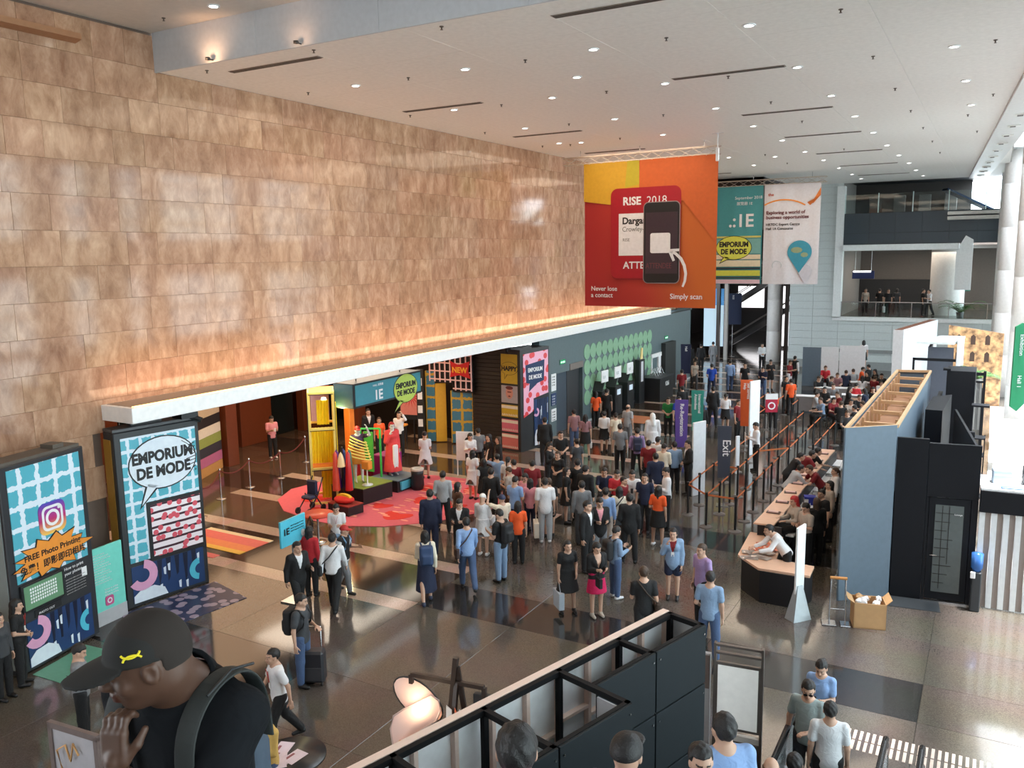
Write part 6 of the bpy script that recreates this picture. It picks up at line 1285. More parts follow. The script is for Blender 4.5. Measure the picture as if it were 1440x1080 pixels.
# ================================================================ hanging banners and truss
def truss(a, b, label, s=0.28):
    e = empty('lighting_truss', (0, 0, 0), label=label, cat='truss'); A_, B_ = Vector(a), Vector(b); f = MB(); d = (B_ - A_); n_ = int(d.length / 0.5); side = d.normalized().cross(Vector((0, 0, 1))) * s
    for o_ in (Vector((0, 0, 0)), side, Vector((0, 0, s)), side + Vector((0, 0, s))): f.tube([A_ + o_, B_ + o_], 0.02, 6)
    f.build('chord_tubes', mat((0.62, 0.55, 0.48), 0.35, 0.5), e); g = MB()
    for k in range(n_):
        p, q = A_ + d * (k / n_), A_ + d * ((k + 1) / n_); up = Vector((0, 0, s))
        g.tube([p, q + up], 0.010, 5).tube([p + up, p + side + up], 0.010, 5).tube([p, p + side], 0.01, 5).tube([p + side + up, q + side], 0.010, 5)
    g.build('lacing_bars', mat((0.62, 0.55, 0.48), 0.35, 0.5), e); w = MB()
    for t in (0.1, 0.5, 0.9): w.tube([A_ + d * t + Vector((0, 0, s)), Vector(((A_ + d * t).x, (A_ + d * t).y, CEIL + 0.02))], 0.012, 6)
    w.build('suspension_wire', STEEL, e); return e
truss((-15.3, 31.35, 10.92), (-8.9, 31.0, 10.92), 'horizontal lighting truss carrying the big red banner')
truss((-15.4, 46.6, 10.9), (-7.8, 46.6, 10.9), 'farther truss carrying the teal and white banners')
def cloth_panel(par, name, x0, x1, z0, z1, m, y=0.0, th=0.012, seed=0):
    nx, nz = 26, 20; v = []; r = random.Random(seed); ph = r.uniform(0, 6)
    for s in (0, 1):
        for j in range(nz + 1):
            for i in range(nx + 1):
                u, w = i / nx, j / nz; yy = y + 0.025 * math.sin(9 * u + ph + 1.5 * w) * (1 - w * 0.6) + 0.012 * math.sin(23 * u + ph); v.append((x0 + (x1 - x0) * u, yy + s * th, z0 + (z1 - z0) * w))
    k = (nx + 1) * (nz + 1); f = []
    for j in range(nz):
        for i in range(nx):
            a = j * (nx + 1) + i; f.append((a, a + 1, a + nx + 2, a + nx + 1)); f.append((k + a, k + a + nx + 1, k + a + nx + 2, k + a + 1))
    return mesh_obj(name, v, f, m, par, smooth=True)
BA, BBp = (-14.5, 31.33), (-9.0, 31.03)
e, L = face_empty('conference_banner', BA, BBp, 0, label='huge red and orange square banner showing a badge and a phone reading RISE 2018', cat='banner')
gmr, n, l, b = node_mat('banner_red_orange'); t = n.new('ShaderNodeTexCoord'); sp_ = n.new('ShaderNodeSeparateXYZ'); l.new(t.outputs['Object'], sp_.inputs[0])
ad = n.new('ShaderNodeMath'); ad.operation = 'MULTIPLY_ADD'; ad.inputs[1].default_value = 0.22; l.new(sp_.outputs['Z'], ad.inputs[0]); l.new(sp_.outputs['X'], ad.inputs[2])
mr_ = n.new('ShaderNodeMapRange'); mr_.inputs[1].default_value = 1.6; mr_.inputs[2].default_value = 6.2; l.new(ad.outputs[0], mr_.inputs[0]); rp = n.new('ShaderNodeValToRGB'); rp.color_ramp.elements[0].color = (*srgb(165, 34, 40), 1); rp.color_ramp.elements[1].color = (*srgb(205, 105, 42), 1); x = rp.color_ramp.elements.new(0.5); x.color = (*srgb(180, 52, 40), 1); l.new(mr_.outputs[0], rp.inputs[0]); l.new(rp.outputs[0], b.inputs['Base Color']); b.inputs['Roughness'].default_value = 0.6
Z0, Z1 = 5.32, 10.93
cloth_panel(e, 'cloth', 0, L, Z0, Z1, gmr, seed=1)
FY = -0.045
flat(e, 'yellow_shape', [(0, Z1 - 1.45), (1.15, Z1 - 1.62), (2.4, Z1 - 1.35), (2.4, Z1), (0, Z1)], mat(srgb(212, 165, 45), 0.6), FY)
flat(e, 'orange_shape', [(2.4, Z1 - 1.35), (2.4, Z1), (L, Z1), (L, Z1 - 3.2), (4.2, Z1 - 1.6)], mat(srgb(205, 98, 42), 0.6), FY)
flat(e, 'olive_shape', [(1.8, Z1 - 1.0), (2.4, Z1 - 0.9), (2.4, Z1), (1.9, Z1)], mat(srgb(190, 175, 45), 0.6), FY - 0.004)
flat(e, 'badge_shadow', rrect(1.22, Z0 + 1.05, 4.12, Z1 - 1.07, 0.28), mat(srgb(140, 20, 28), 0.6), FY - 0.006)
bd = flat(e, 'badge_card', rrect(1.20, Z0 + 1.12, 4.12, Z1 - 1.02, 0.28), mat(srgb(170, 20, 38), 0.5), FY - 0.012)
flat(bd, 'badge_white_field', [(1.55, Z0 + 2.0), (3.8, Z0 + 2.0), (3.8, Z0 + 3.62), (1.55, Z0 + 3.62)], TXT, FY - 0.018)
text(bd, 'R!SE', 1.72, Z0 + 3.95, 0.42, TXT, FY - 0.022, bold=0.014); text(bd, '2018', 2.72, Z0 + 3.95, 0.42, TXT, FY - 0.022)
text(bd, 'Dargan', 1.70, Z0 + 3.22, 0.36, INK, FY - 0.026, bold=0.010); text(bd, 'Crowley-Long', 1.70, Z0 + 2.93, 0.27, mat((0.15, 0.15, 0.15)), FY - 0.026, sx=0.9); text(bd, 'RISE', 1.72, Z0 + 2.55, 0.17, mat((0.2, 0.2, 0.2)), FY - 0.026)
text(bd, 'ATTENDEE', 1.75, Z0 + 1.50, 0.38, TXT, FY - 0.022, bold=0.008)
ph = flat(e, 'phone', rrect(2.60, Z0 + 0.92, 4.10, Z0 + 4.02, 0.2), mat((0.35, 0.28, 0.28), 0.3), FY - 0.030)
flat(ph, 'phone_body', rrect(2.63, Z0 + 0.95, 4.07, Z0 + 3.99, 0.18), BLACK, FY - 0.036)
flat(ph, 'phone_screen', [(2.70, Z0 + 1.3), (4.0, Z0 + 1.3), (4.0, Z0 + 3.62), (2.70, Z0 + 3.62)], mat(srgb(62, 48, 58), 0.3), FY - 0.042)
text(ph, 'ATTENDEE', 2.72, Z0 + 1.50, 0.30, mat(srgb(110, 60, 66)), FY - 0.050, sx=0.72)
flat(ph, 'blank_code_card', rrect(2.90, Z0 + 2.08, 3.72, Z0 + 2.84, 0.08), TXT, FY - 0.048)
cu = [(3.72, 2.14), (3.95, 2.05), (4.16, 1.86), (4.30, 1.60), (4.36, 1.30), (4.33, 1.02), (4.24, 0.80)]; wd_ = [0.05, 0.055, 0.06, 0.06, 0.055, 0.05, 0.04]
nr = [(lambda a_, c_: ((c_[1] - a_[1]) / math.hypot(c_[0] - a_[0], c_[1] - a_[1]), -(c_[0] - a_[0]) / math.hypot(c_[0] - a_[0], c_[1] - a_[1])))(cu[max(i - 1, 0)], cu[min(i + 1, 6)]) for i in range(7)]
ar = flat(e, 'curved_arrow', [(p_[0] + n_[0] * w_, Z0 + p_[1] + n_[1] * w_) for p_, n_, w_ in zip(cu, nr, wd_)] + [(p_[0] - n_[0] * w_, Z0 + p_[1] - n_[1] * w_) for p_, n_, w_ in reversed(list(zip(cu, nr, wd_)))], TXT, FY - 0.055)
flat(ar, 'arrow_head', [(3.60, Z0 + 2.22), (4.10, Z0 + 2.24), (4.08, Z0 + 2.14), (3.80, Z0 + 2.12), (3.92, Z0 + 1.80), (3.83, Z0 + 1.76)], TXT, FY - 0.055)
text(e, 'Never lose', 0.32, Z0 + 0.62, 0.26, TXT, FY - 0.01, bold=0.003); text(e, 'a contact', 0.32, Z0 + 0.36, 0.26, TXT, FY - 0.01, bold=0.003); text(e, 'Simply scan', 3.72, Z0 + 0.34, 0.28, TXT, FY - 0.01, bold=0.004)
e, L = face_empty('emporium_banner', (-14.0, 46.4), (-10.98, 46.4), 0, label='teal hanging banner with 1E and a lime speech bubble, partly behind the red one', cat='banner')
cloth_panel(e, 'cloth', 0, 3.0, 5.66, 10.91, mat(srgb(70, 150, 155), 0.6), seed=2)
text(e, '.:1E', 2.55, 8.75, 0.95, TXT, FY, align='RIGHT', bold=0.02); text(e, 'September 2018', 1.5, 10.2, 0.22, TXT, FY); text(e, '展覽廳 1E', 1.6, 9.9, 0.2, TXT, FY)
for z0, z1, c_ in ((8.15, 8.25, (200, 200, 110)), (7.3, 8.1, (120, 175, 170)), (7.0, 7.25, (235, 220, 190)), (6.6, 6.95, (225, 215, 185)), (6.45, 6.55, (30, 50, 60)), (6.1, 6.4, (200, 205, 80)), (5.95, 6.05, (60, 80, 80)), (5.68, 5.9, (225, 195, 205))): flat(e, 'stripe', [(0.02, z0), (2.95, z0), (2.95, z1), (0.02, z1)], mat(srgb(*c_)), FY + 0.004)
bubble(e, 1.5, 7.62, 0.95, 0.62, (0.7, 6.75), ('EMPORIUM', 'DE MODE'), 0.38, y=FY - 0.01, fill=mat(srgb(215, 220, 90)), sx=0.85)
e, L = face_empty('trade_banner', (-10.93, 46.4), (-8.08, 46.45), 0, label='white hanging banner with a teal map pin and orange swoosh', cat='banner')
cloth_panel(e, 'cloth', 0, 2.86, 5.66, 10.91, mat(srgb(225, 225, 232), 0.6), seed=3)
flat(e, 'orange_swoosh', arcp(1.0, 8.0, 2.05, 2.12, 58, 118), mat(srgb(240, 150, 60)), FY); flat(e, 'orange_swoosh', [(2.2, 9.9), (2.35, 9.75), (2.86, 10.65), (2.86, 10.25), (2.5, 9.85)], mat(srgb(230, 130, 60)), FY)
text(e, 'the', 0.2, 10.3, 0.22, mat(srgb(200, 90, 60)), FY, bold=0.004)
for i, s in enumerate(('Exploring a world of', 'business opportunities')): text(e, s, 0.12, 9.35 - i * 0.25, 0.24, mat(srgb(100, 30, 40)), FY, bold=0.006)
for i, s in enumerate(('HKTDC Export Centre', 'Hall 1A Concourse')): text(e, s, 0.12, 8.75 - i * 0.22, 0.18, INK, FY, bold=0.004)
pin = flat(e, 'map_pin', ellp(1.9, 7.35, 0.62, 0.6, 26, -0.5, math.pi + 0.5) + [(1.9, 6.25)], mat(srgb(60, 150, 175)), FY - 0.004)
flat(pin, 'pin_continents', ellp(1.75, 7.45, 0.3, 0.16, 9) , mat(srgb(150, 165, 130)), FY - 0.01); flat(pin, 'pin_continents', ellp(2.15, 7.2, 0.2, 0.13, 7), mat(srgb(150, 165, 130)), FY - 0.01)
flat(e, 'grey_pin', ellp(2.2, 6.35, 0.35, 0.35, 20, -0.5, math.pi + 0.5) + [(2.2, 5.72)], mat(srgb(205, 205, 215)), FY + 0.002); flat(e, 'grey_pin', arcp(0.75, 6.65, 0.22, 0.25, -30, 210), mat(srgb(190, 200, 205)), FY)
# ceiling-hung small pole
e = empty('ceiling_projector', (-8.6, 29.5, CEIL), label='small white fitting on a short pole below the ceiling by the red banner', cat='fitting'); MB().tube([(0, 0, 0), (0, 0, -0.55)], 0.02, 6).build('pole', WHITE, e); MB().box((-0.05, -0.05, -0.95), (0.05, 0.05, -0.5), 0.01).box((-0.2, -0.01, -0.02), (0.2, 0.01, 0)).build('body', WHITE, e)
# ================================================================ small floor things on the right
e = empty('carton', (-1.78, 17.22, 0), 0.28, label='open tan cardboard carton full of crumpled paper below the blue-grey partition', cat='box')
CARD = mat(srgb(190, 150, 105), 0.7)
MB().box((-0.30, -0.22, 0), (0.30, -0.205, 0.52)).box((-0.30, 0.205, 0), (0.30, 0.22, 0.52)).box((-0.30, -0.22, 0), (-0.285, 0.22, 0.52)).box((0.285, -0.22, 0), (0.30, 0.22, 0.52)).box((-0.3, -0.22, 0), (0.3, 0.22, 0.02)).build('carton_walls', CARD, e)
MB().beam((-0.3, 0.0, 0.52), (-0.42, 0.0, 0.60), 0.42, 0.01).beam((0.3, 0.0, 0.52), (0.40, 0.0, 0.62), 0.42, 0.01).build('open_flap', CARD, e)
r = random.Random(8)
for k in range(12):
    c0 = V3(r.uniform(-0.2, 0.2), r.uniform(-0.14, 0.14), 0.46 + r.uniform(0, 0.08)); s = r.uniform(0.05, 0.09)
    bm = bmesh.new(); bmesh.ops.create_icosphere(bm, subdivisions=1, radius=s)
    for v in bm.verts: v.co = v.co * r.uniform(0.6, 1.2) + Vector(c0)
    bm.verts.index_update(); mb = MB(); mb.add([v.co[:] for v in bm.verts], [[v.index for v in f.verts] for f in bm.faces]); bm.free(); mb.build('crumpled_paper', TXT if k % 3 else CARD, e)
e = empty('hand_trolley', (-2.32, 16.98, 0), 0.25, label='chrome folding hand trolley standing beside the cardboard carton', cat='trolley')
for x in (-0.15, 0.15): MB().tube([(x, 0, 0.03), (x * 0.9, 0.02, 0.96)], 0.016, 8).build('chrome_tube', STEEL, e)
MB().tube([(-0.16, 0.02, 0.95), (0.16, 0.02, 0.95)], 0.03, 10).build('handle', mat(srgb(190, 130, 70)), e); MB().tube([(-0.14, 0.02, 0.3), (0.14, 0.02, 0.3)], 0.012, 8).build('cross_bar', STEEL, e); MB().box((-0.3, -0.16, 0.0), (-0.02, 0.1, 0.03), 0.01).build('foot_plate', STEEL, e); MB().box((0.05, -0.16, 0.0), (0.24, 0.1, 0.03), 0.01).build('foot_plate', STEEL, e)
# ================================================================ foreground booth frame (open, seen from above)
e = empty('booth_frame', (-3.30, 9.52, 0), math.atan2(4.39, 1.28) + math.pi, label='open-topped booth of black frames, black panels and a pale timber stud wall', cat='booth')
# local x runs from far corner towards the camera along the timber wall, local y towards the black panels
BF = mat((0.006, 0.006, 0.007), 0.7, spec=0.2); TIM = mat(srgb(232, 205, 190), 0.6, name='pale_timber'); LEN = 5.6; H = 3.0; BOARD = mat((0.93, 0.92, 0.92), 0.6)
MB().box((-0.02, -0.06, H - 0.05), (LEN, 0.035, H), 0.004).build('timber_top_rail', TIM, e)
MB().box((0, -0.05, 0), (LEN, -0.03, H - 0.05)).build('white_backing', BOARD, e)
for k in range(12): MB().box((k * 0.49, -0.03, 0), (k * 0.49 + 0.05, 0.04, H - 0.05), 0.002).build('stud', TIM, e)
for k in range(11):
    for j in range(4): MB().box((k * 0.49 + 0.05, -0.03, 0.35 + 0.62 * j + 0.12 * (k % 2)), (k * 0.49 + 0.49, 0.04, 0.39 + 0.62 * j + 0.12 * (k % 2)), 0.002).build('nogging', TIM, e)
MB().box((0, 0.05, H - 0.06), (LEN, 0.11, H)).build('black_top_beam', BF, e)
depths = ((0.0, 1.0, 0.56), (1.0, 2.02, 0.56), (2.02, 3.1, 1.03), (3.1, 4.2, 1.03), (4.2, LEN, 1.03))
for k, (a, b, d) in enumerate(depths):
    x = a; f = MB(); f.box((x, 0.08, H - 0.06), (x + 0.06, d, H)).box((x, 0.05, 0), (x + 0.06, 0.11, H)).box((x, d - 0.05, 0), (x + 0.06, d, H)); 
    if k == 2: f.box((x, 0.08, 1.8), (x + 0.05, d, 1.85)).box((x, 0.08, H - 1.0), (x + 0.05, d, H - 0.95))
    f.box((a, d - 0.05, H - 0.06), (b, d, H)); f.build('black_cross_frame', BF, e)
    for z0, z1 in ((0.0, 0.72), (0.73, 1.48), (1.49, 2.25), (2.26, H)):
        MB().box((a + 0.01, d, z0 + 0.005), (b - 0.01, d + 0.03, z1 - 0.005), 0.004).build('black_panel', mat((0.009, 0.013, 0.016), 0.7, spec=0.25), e)
        bo = MB()
        for xx in (a + 0.06, b - 0.06): bo.tube([(xx, d + 0.028, z1 - 0.10), (xx, d + 0.045, z1 - 0.10)], 0.012, 8)
        bo.build('bolt_head', STEEL, e)
MB().box((-0.02, 0.08, 1.2), (0.0, 0.5, H - 0.08)).build('end_panel', mat((0.55, 0.56, 0.58), 0.3), e)
MB().box((2.04, 0.62, 1.4), (2.06, 1.0, H - 0.1)).build('inner_grey_panel', mat((0.45, 0.45, 0.47), 0.4), e)
MB().box((2.2, 0.1, 1.05), (3.0, 1.0, 1.08)).box((0.1, 0.1, 1.3), (0.9, 0.5, 1.33)).build('inner_ledge', TIM, e)
t = text(e, 'XRFID', 2.0, 0, 0.1, INK); t.rotation_euler = (math.pi / 2, 0, math.pi); t.location = (2.45, 0.045, 1.9)
# white light box stand
e = empty('light_box_stand', (-2.98, 10.55, 0), 0.12, label='framed blank white light box stand at the foot of the escalator', cat='display stand')
FR = mat((0.13, 0.11, 0.10), 0.35, 0.5)
for x in (0, 0.62): MB().box((x, 0, 0), (x + 0.035, 0.08, 2.2), 0.004).build('side_post', FR, e)
for z in (2.16, 2.05, 0.20, 0.08): MB().box((0.03, 0, z), (0.62, 0.06, z + 0.03)).build('rail', FR, e)
MB().box((0.03, 0.0, 0.98), (0.62, 0.05, 1.94), 0.004).build('board_frame', FR, e); MB().box((0.06, -0.006, 1.02), (0.59, 0.0, 1.90)).build('white_panel', mat((0.72, 0.71, 0.68), 0.5, emit=0.12), e)
MB().box((0.03, 0.0, 0.30), (0.62, 0.04, 0.82)).build('dark_panel', mat((0.07, 0.062, 0.055), 0.4), e); MB().box((0.03, -0.01, 0.84), (0.62, 0.05, 0.92)).build('pale_ledge', mat((0.45, 0.42, 0.38)), e)
lo = MB().tube([(0.22, -0.004, 0.62), (0.28, -0.004, 0.66), (0.33, -0.004, 0.62), (0.39, -0.004, 0.67), (0.45, -0.004, 0.65)], 0.008, 6).build('bird_mark', INK, e)
MB().box((-0.28, 0.05, 0.0), (-0.05, 0.12, 2.0)).build('grey_side_board', mat((0.30, 0.29, 0.29)), e); MB().box((-0.26, 0.04, 1.5), (-0.06, 0.05, 1.98)).build('brown_side_panel', mat((0.10, 0.07, 0.06)), e)
# lamp sculpture
e = empty('lamp_sculpture', (-5.45, 7.85, 0), 0.15, label='black stand with two curved pink-lit fabric shades and a dark square shade', cat='lamp')
f = MB(); f.beam((-0.52, 0, 2.30), (0.46, 0, 2.30), 0.05, 0.05).beam((-0.52, 0, 2.18), (-0.52, 0, 2.30), 0.05).beam((0.46, 0, 2.15), (0.46, 0, 2.30), 0.05)
f.beam((0.10, 0, 2.62), (-0.22, 0, 0.0), 0.06).beam((0.10, 0.02, 2.5), (0.45, 0.1, 0.0), 0.06).beam((0.10, 0, 2.3), (0.05, -0.5, 0.0), 0.05).build('black_frame', mat((0.03, 0.018, 0.014), 0.4), e)
sm, n, l, b = node_mat('lit_shade_fabric'); b.inputs['Base Color'].default_value = (0.85, 0.62, 0.56, 1); b.inputs['Emission Color'].default_value = (1.0, 0.62, 0.45, 1); b.inputs['Emission Strength'].default_value = 0.06; b.inputs['Roughness'].default_value = 0.8
def curved_shade(cx, cy, cz, r, h, a0, a1, tilt):
    mb = MB(); n_ = 16; vs = []
    for s in (0, 0.012):
        for i in range(n_ + 1):
            a = math.radians(a0 + (a1 - a0) * i / n_)
            for zz in (0, 1): vs.append(Matrix.Rotation(tilt, 4, 'Y') @ Vector(((r + s) * math.cos(a), (r + s) * math.sin(a), -h / 2 + h * zz * 1.0 + 0.1 * math.sin(a * 2))) + Vector((cx, cy, cz)))
    k = 2 * (n_ + 1); fs = [(2 * i, 2 * i + 2, 2 * i + 3, 2 * i + 1) for i in range(n_)] + [(k + 2 * i + 1, k + 2 * i + 3, k + 2 * i + 2, k + 2 * i) for i in range(n_)]
    mb.add(vs, fs, True); return mb
def shade(nm, poly, y0, bulge, rim):
    cx = sum(p[0] for p in poly) / len(poly); cz = sum(p[1] for p in poly) / len(poly); mb = MB(); n_ = len(poly); vs = []; rings = (1.0, 0.8, 0.55, 0.28)
    for k in rings: vs += [(cx + (p[0] - cx) * k, y0 - bulge * (1 - k * k), cz + (p[1] - cz) * k) for p in poly]
    vs.append((cx, y0 - bulge, cz)); fs = [(r_ * n_ + i, r_ * n_ + (i + 1) % n_, (r_ + 1) * n_ + (i + 1) % n_, (r_ + 1) * n_ + i) for r_ in range(3) for i in range(n_)] + [(3 * n_ + i, 3 * n_ + (i + 1) % n_, 4 * n_) for i in range(n_)]
    mb.add(vs, fs, True); o = mb.build(nm, sm, e); MB().tube([(p[0], y0, p[1]) for p in poly] + [(poly[0][0], y0, poly[0][1])], 0.012, 6).build('shade_rim', rim, o)
shade('fabric_shade', [(-0.48 + 0.33 * math.cos(a) - 0.08 * math.sin(a), 1.93 + 0.27 * math.sin(a) - 0.05 * math.cos(a)) for a in np.linspace(0, 2 * math.pi, 26, endpoint=False)], 0.08, 0.06, BLACK)
shade('fabric_shade', [(-0.80, 1.28), (-0.83, 1.52), (-0.78, 1.70), (-0.62, 1.83), (-0.40, 1.97), (-0.24, 2.08), (-0.14, 2.03), (-0.12, 1.90), (-0.18, 1.76), (-0.36, 1.62), (-0.55, 1.44), (-0.68, 1.30)], -0.02, 0.07, mat((0.6, 0.45, 0.42)))
MB().box((-0.70, -0.15, 1.2), (-0.30, 0.1, 1.42), 0.02).build('amber_block', mat(srgb(190, 130, 70), 0.5, emit=0.15), e)
MB().lathe((-0.34, 0.03, 1.82), [(0.0001, 0.09), (0.07, 0.06), (0.09, 0), (0.07, -0.06), (0.0001, -0.09)], 16).build('bulb', mat((1.0, 0.75, 0.45), emit=5.0), e)
MB().box((0.30, 0.02, 1.55), (0.80, 0.10, 2.18), 0.01).build('dark_square_shade', mat((0.022, 0.022, 0.024)), e)
for k, (x, c_) in enumerate(((-0.02, (235, 235, 235)), (0.10, (235, 120, 80)), (0.17, (215, 225, 235)), (0.26, (235, 235, 240)))): MB().prism([(x, 1.1), (x + 0.13, 1.1), (x + 0.10, 2.0 if k != 1 else 1.9), (x + 0.03, 2.05)], -0.12 - 0.02 * k, -0.11 - 0.02 * k).build('ribbon_strip', mat(srgb(*c_)), e)
d = bpy.data.lights.new('shade_bulb', 'POINT'); d.energy = 6; d.color = (1.0, 0.72, 0.45); d.shadow_soft_size = 0.09; o = bpy.data.objects.new('shade_bulb', d); COL.objects.link(o); o.location = (-5.80, 7.62, 1.95)
# round black table with papers, bottom left; framed board
round_table(-7.86, 7.55, 0.76, 0.46, mat((0.02, 0.018, 0.018), 0.3), 'round black table covered with leaflets at the bottom of the picture')
r = random.Random(21)
for k in range(6):
    e = empty('leaflet', (-7.95 + r.uniform(-0.2, 0.25), 7.5 + r.uniform(-0.2, 0.25), 0.762 + 0.003 * k), r.uniform(0, 3), label='loose pinkish white leaflet lying on the round black table', cat='leaflet', group='leaflets on the round black table')
    MB().box((-0.15, -0.105, 0), (0.15, 0.105, 0.003)).build('sheet', mat(srgb(225, 210, 222)), e); MB().box((-0.12, 0.04, 0.003), (0.05, 0.08, 0.004)).build('printed_heading', mat((0.3, 0.1, 0.12)), e)
e = empty('gift_display_board', (-9.85, 5.75, 0), 0.1, label='grey framed board with tan ribbons behind the man in the cap', cat='board')
MB().box((-0.45, 0, 1.45), (0.45, 0.06, 1.53)).box((-0.45, 0, 0), (-0.38, 0.06, 1.5)).box((0.38, 0, 0), (0.45, 0.06, 1.5)).build('frame', mat((0.16, 0.12, 0.11)), e); MB().box((-0.38, 0.02, 0.5), (0.38, 0.04, 1.45)).build('board', mat((0.42, 0.40, 0.42)), e)
MB().tube([(-0.2, -0.02, 0.9), (-0.25, -0.04, 1.2), (-0.1, -0.03, 1.3), (-0.02, -0.03, 1.1), (0.05, -0.03, 1.35), (0.12, -0.02, 1.2)], 0.015, 6).build('tan_ribbon', mat(srgb(215, 165, 110)), e)
# ================================================================ escalators
def escalator(x0, x1, label):
    e = empty('escalator', (0, 0, 0), label=label, cat='escalator'); s = 0.577; y0 = 9.43; rh = 0.95
    st = 0
    for k in range(25):
        ya = y0 - k * 0.40; z = 0.40 * s * (k + 0.0)
        if ya < -0.5: break
        shared_box('step', x1 - x0 - 0.30, 0.40, 0.23, 0.004, mat((0.14, 0.14, 0.145), 0.4, 0.6), e, (x0 + 0.15, ya - 0.40, max(z - 0.01, 0.0)))
    MB().box((x0 + 0.1, y0, 0), (x1 - 0.1, y0 + 2.2, 0.015)).build('comb_plate', STEEL, e)
    for x in (x0 + 0.04, x1 - 0.04):
        MB().prism([(y0 + 1.9, 0.02), (y0 + 2.05, 0.5), (y0 + 1.9, 0.85), (y0 - 0.2, 0.88), (-0.6, 0.88 + (y0 + 0.4) * s), (-0.6, -0.35 + (y0 + 0.4) * s), (y0 - 0.4, -0.1)], x - 0.03, x + 0.03, 'x').build('balustrade', mat((0.30, 0.32, 0.33), 0.2, 0.3), e)
        MB().tube([(x, y0 + 1.95, 0.45), (x, y0 + 2.10, 0.62), (x, y0 + 2.12, 0.78), (x, y0 + 2.02, 0.92), (x, y0 + 1.85, rh), (x, y0 - 0.05, rh), (x, -0.6, rh + (y0 + 0.5) * s)], 0.042, 12).build('handrail', mat((0.012, 0.012, 0.013), 0.25), e)
        MB().prism([(y0 + 1.9, 0.02), (y0 + 2.0, 0.12), (y0, 0.12), (-0.6, 0.12 + (y0 + 0.6) * s), (-0.6, (y0 + 0.6) * s - 0.05), (y0, 0.0)], x - 0.05, x + 0.05, 'x').build('skirt_panel', STEEL, e)
escalator(-2.12, -0.84, 'escalator full of riders going down to the hall floor')
escalator(-0.48, 0.80, 'empty escalator beside the one with the riders')
e = empty('walking_stick_rack', (-2.62, 9.9, 0), 0, label='curved black handle post left of the escalator handrail', cat='post'); MB().tube([(0, 0, 0), (0, 0, 1.0), (0.03, 0, 1.12), (0.10, 0, 1.15), (0.15, 0, 1.06)], 0.03, 10).build('curved_tube', BLACK, e)
# suitcase
def suitcase(x, y, rz, label, c=(0.02, 0.02, 0.025)):
    e = empty('suitcase', (x, y, 0), rz, label=label, cat='suitcase'); m = mat(c, 0.45)
    MB().box((-0.20, -0.13, 0.06), (0.20, 0.13, 0.64), 0.04).build('shell', m, e)
    MB().tube([(-0.12, 0.10, 0.6), (-0.12, 0.10, 1.02), (0.12, 0.10, 1.02), (0.12, 0.10, 0.6)], 0.014, 8).build('telescopic_handle', STEEL, e)
    for sx in (-0.15, 0.15):
        for sy in (-0.08, 0.08): MB().prism(ellp(sy, 0.04, 0.04, 0.04, 12), sx - 0.015, sx + 0.015, 'x').build('wheel', BLACK, e)
    MB().box((-0.17, -0.145, 0.12), (0.17, -0.13, 0.36), 0.01).build('front_pocket', mat((0.035, 0.035, 0.04), 0.5), e); return e
suitcase(-9.95, 10.20, 0.5, 'black trolley suitcase with raised handle beside the man in dark T-shirt')
# glass-sided display and chairs in the crowd
e = empty('white_easel_board', (-15.2, 23.2, 0), 0.3, label='white easel board held upright in the crowd near the poster tower', cat='board'); MB().box((-0.30, 0, 0.55), (0.30, 0.03, 1.55), 0.005).build('board', WHITE, e); MB().beam((-0.28, 0.05, 0), (-0.25, 0.02, 1.5), 0.03).beam((0.28, 0.05, 0), (0.25, 0.02, 1.5), 0.03).beam((0, 0.4, 0), (0, 0.05, 1.4), 0.03).build('easel_leg', WHITE, e); MB().prism(ellp(0.1, 1.2, 0.1, 0.16, 16), -0.01, 0).build('dark_sketch', BLACK, e)
def folding_chair(x, y, rz, lab):
    e = empty('folding_chair', (x, y, 0), rz, label=lab, cat='chair'); f = MB()
    for s in (-0.2, 0.2): f.tube([(s, 0.2, 0), (s, -0.15, 0.85)], 0.013, 6).tube([(s, -0.22, 0), (s, 0.18, 0.45)], 0.013, 6)
    f.tube([(-0.2, -0.15, 0.85), (0.2, -0.15, 0.85)], 0.013, 6).build('frame', BLACK, e); MB().box((-0.2, -0.14, 0.43), (0.2, 0.2, 0.46), 0.01).build('seat', DARK, e); MB().box((-0.19, -0.16, 0.62), (0.19, -0.13, 0.82), 0.01).build('backrest', DARK, e)
folding_chair(-7.95, 19.1, 0.6, 'black folding chair behind the tall man in the black suit')
folding_chair(-14.85, 15.2, 2.5, 'black folding chair by the round orange table')
# far white partitions with crowd tables
e = empty('white_screen', (-8.95, 47.9, 0), 0.1, label='blue-grey and white screen wall behind the crowded tables', cat='screen'); MB().box((0, 0, 0), (0.95, 0.1, 2.15), 0.005).build('blue_panel', BLG, e); MB().box((0.97, 0, 0), (1.85, 0.08, 2.2), 0.005).box((1.9, 0, 0), (3.2, 0.08, 2.3), 0.005).build('white_panel', WHITE, e)
for k, (x, y, l_, lab) in enumerate(((-7.0, 40.2, 2.2, 'grey-fronted work table at the near end of the seated crowd'), (-6.3, 43.2, 2.2, 'second long table in the seated crowd'), (-4.9, 45.6, 2.4, 'third long table in the seated crowd'), (-5.0, 41.4, 1.8, 'long table at the right of the seated crowd'))):
    e = empty('work_table', (x, y, 0), 0.15, label=lab, cat='table'); MB().box((-l_ / 2, -0.25, 0.72), (l_ / 2, 0.25, 0.75), 0.005).build('table_top', WHITE, e); MB().box((-l_ / 2, -0.24, 0.05), (l_ / 2, -0.21, 0.72)).build('modesty_panel', mat((0.22, 0.20, 0.20)), e)
    for s in (-1, 1): MB().box((s * l_ / 2 - 0.03 * s - 0.02, -0.3, 0), (s * l_ / 2 - 0.03 * s + 0.02, 0.3, 0.72)).build('leg', BLACK, e)

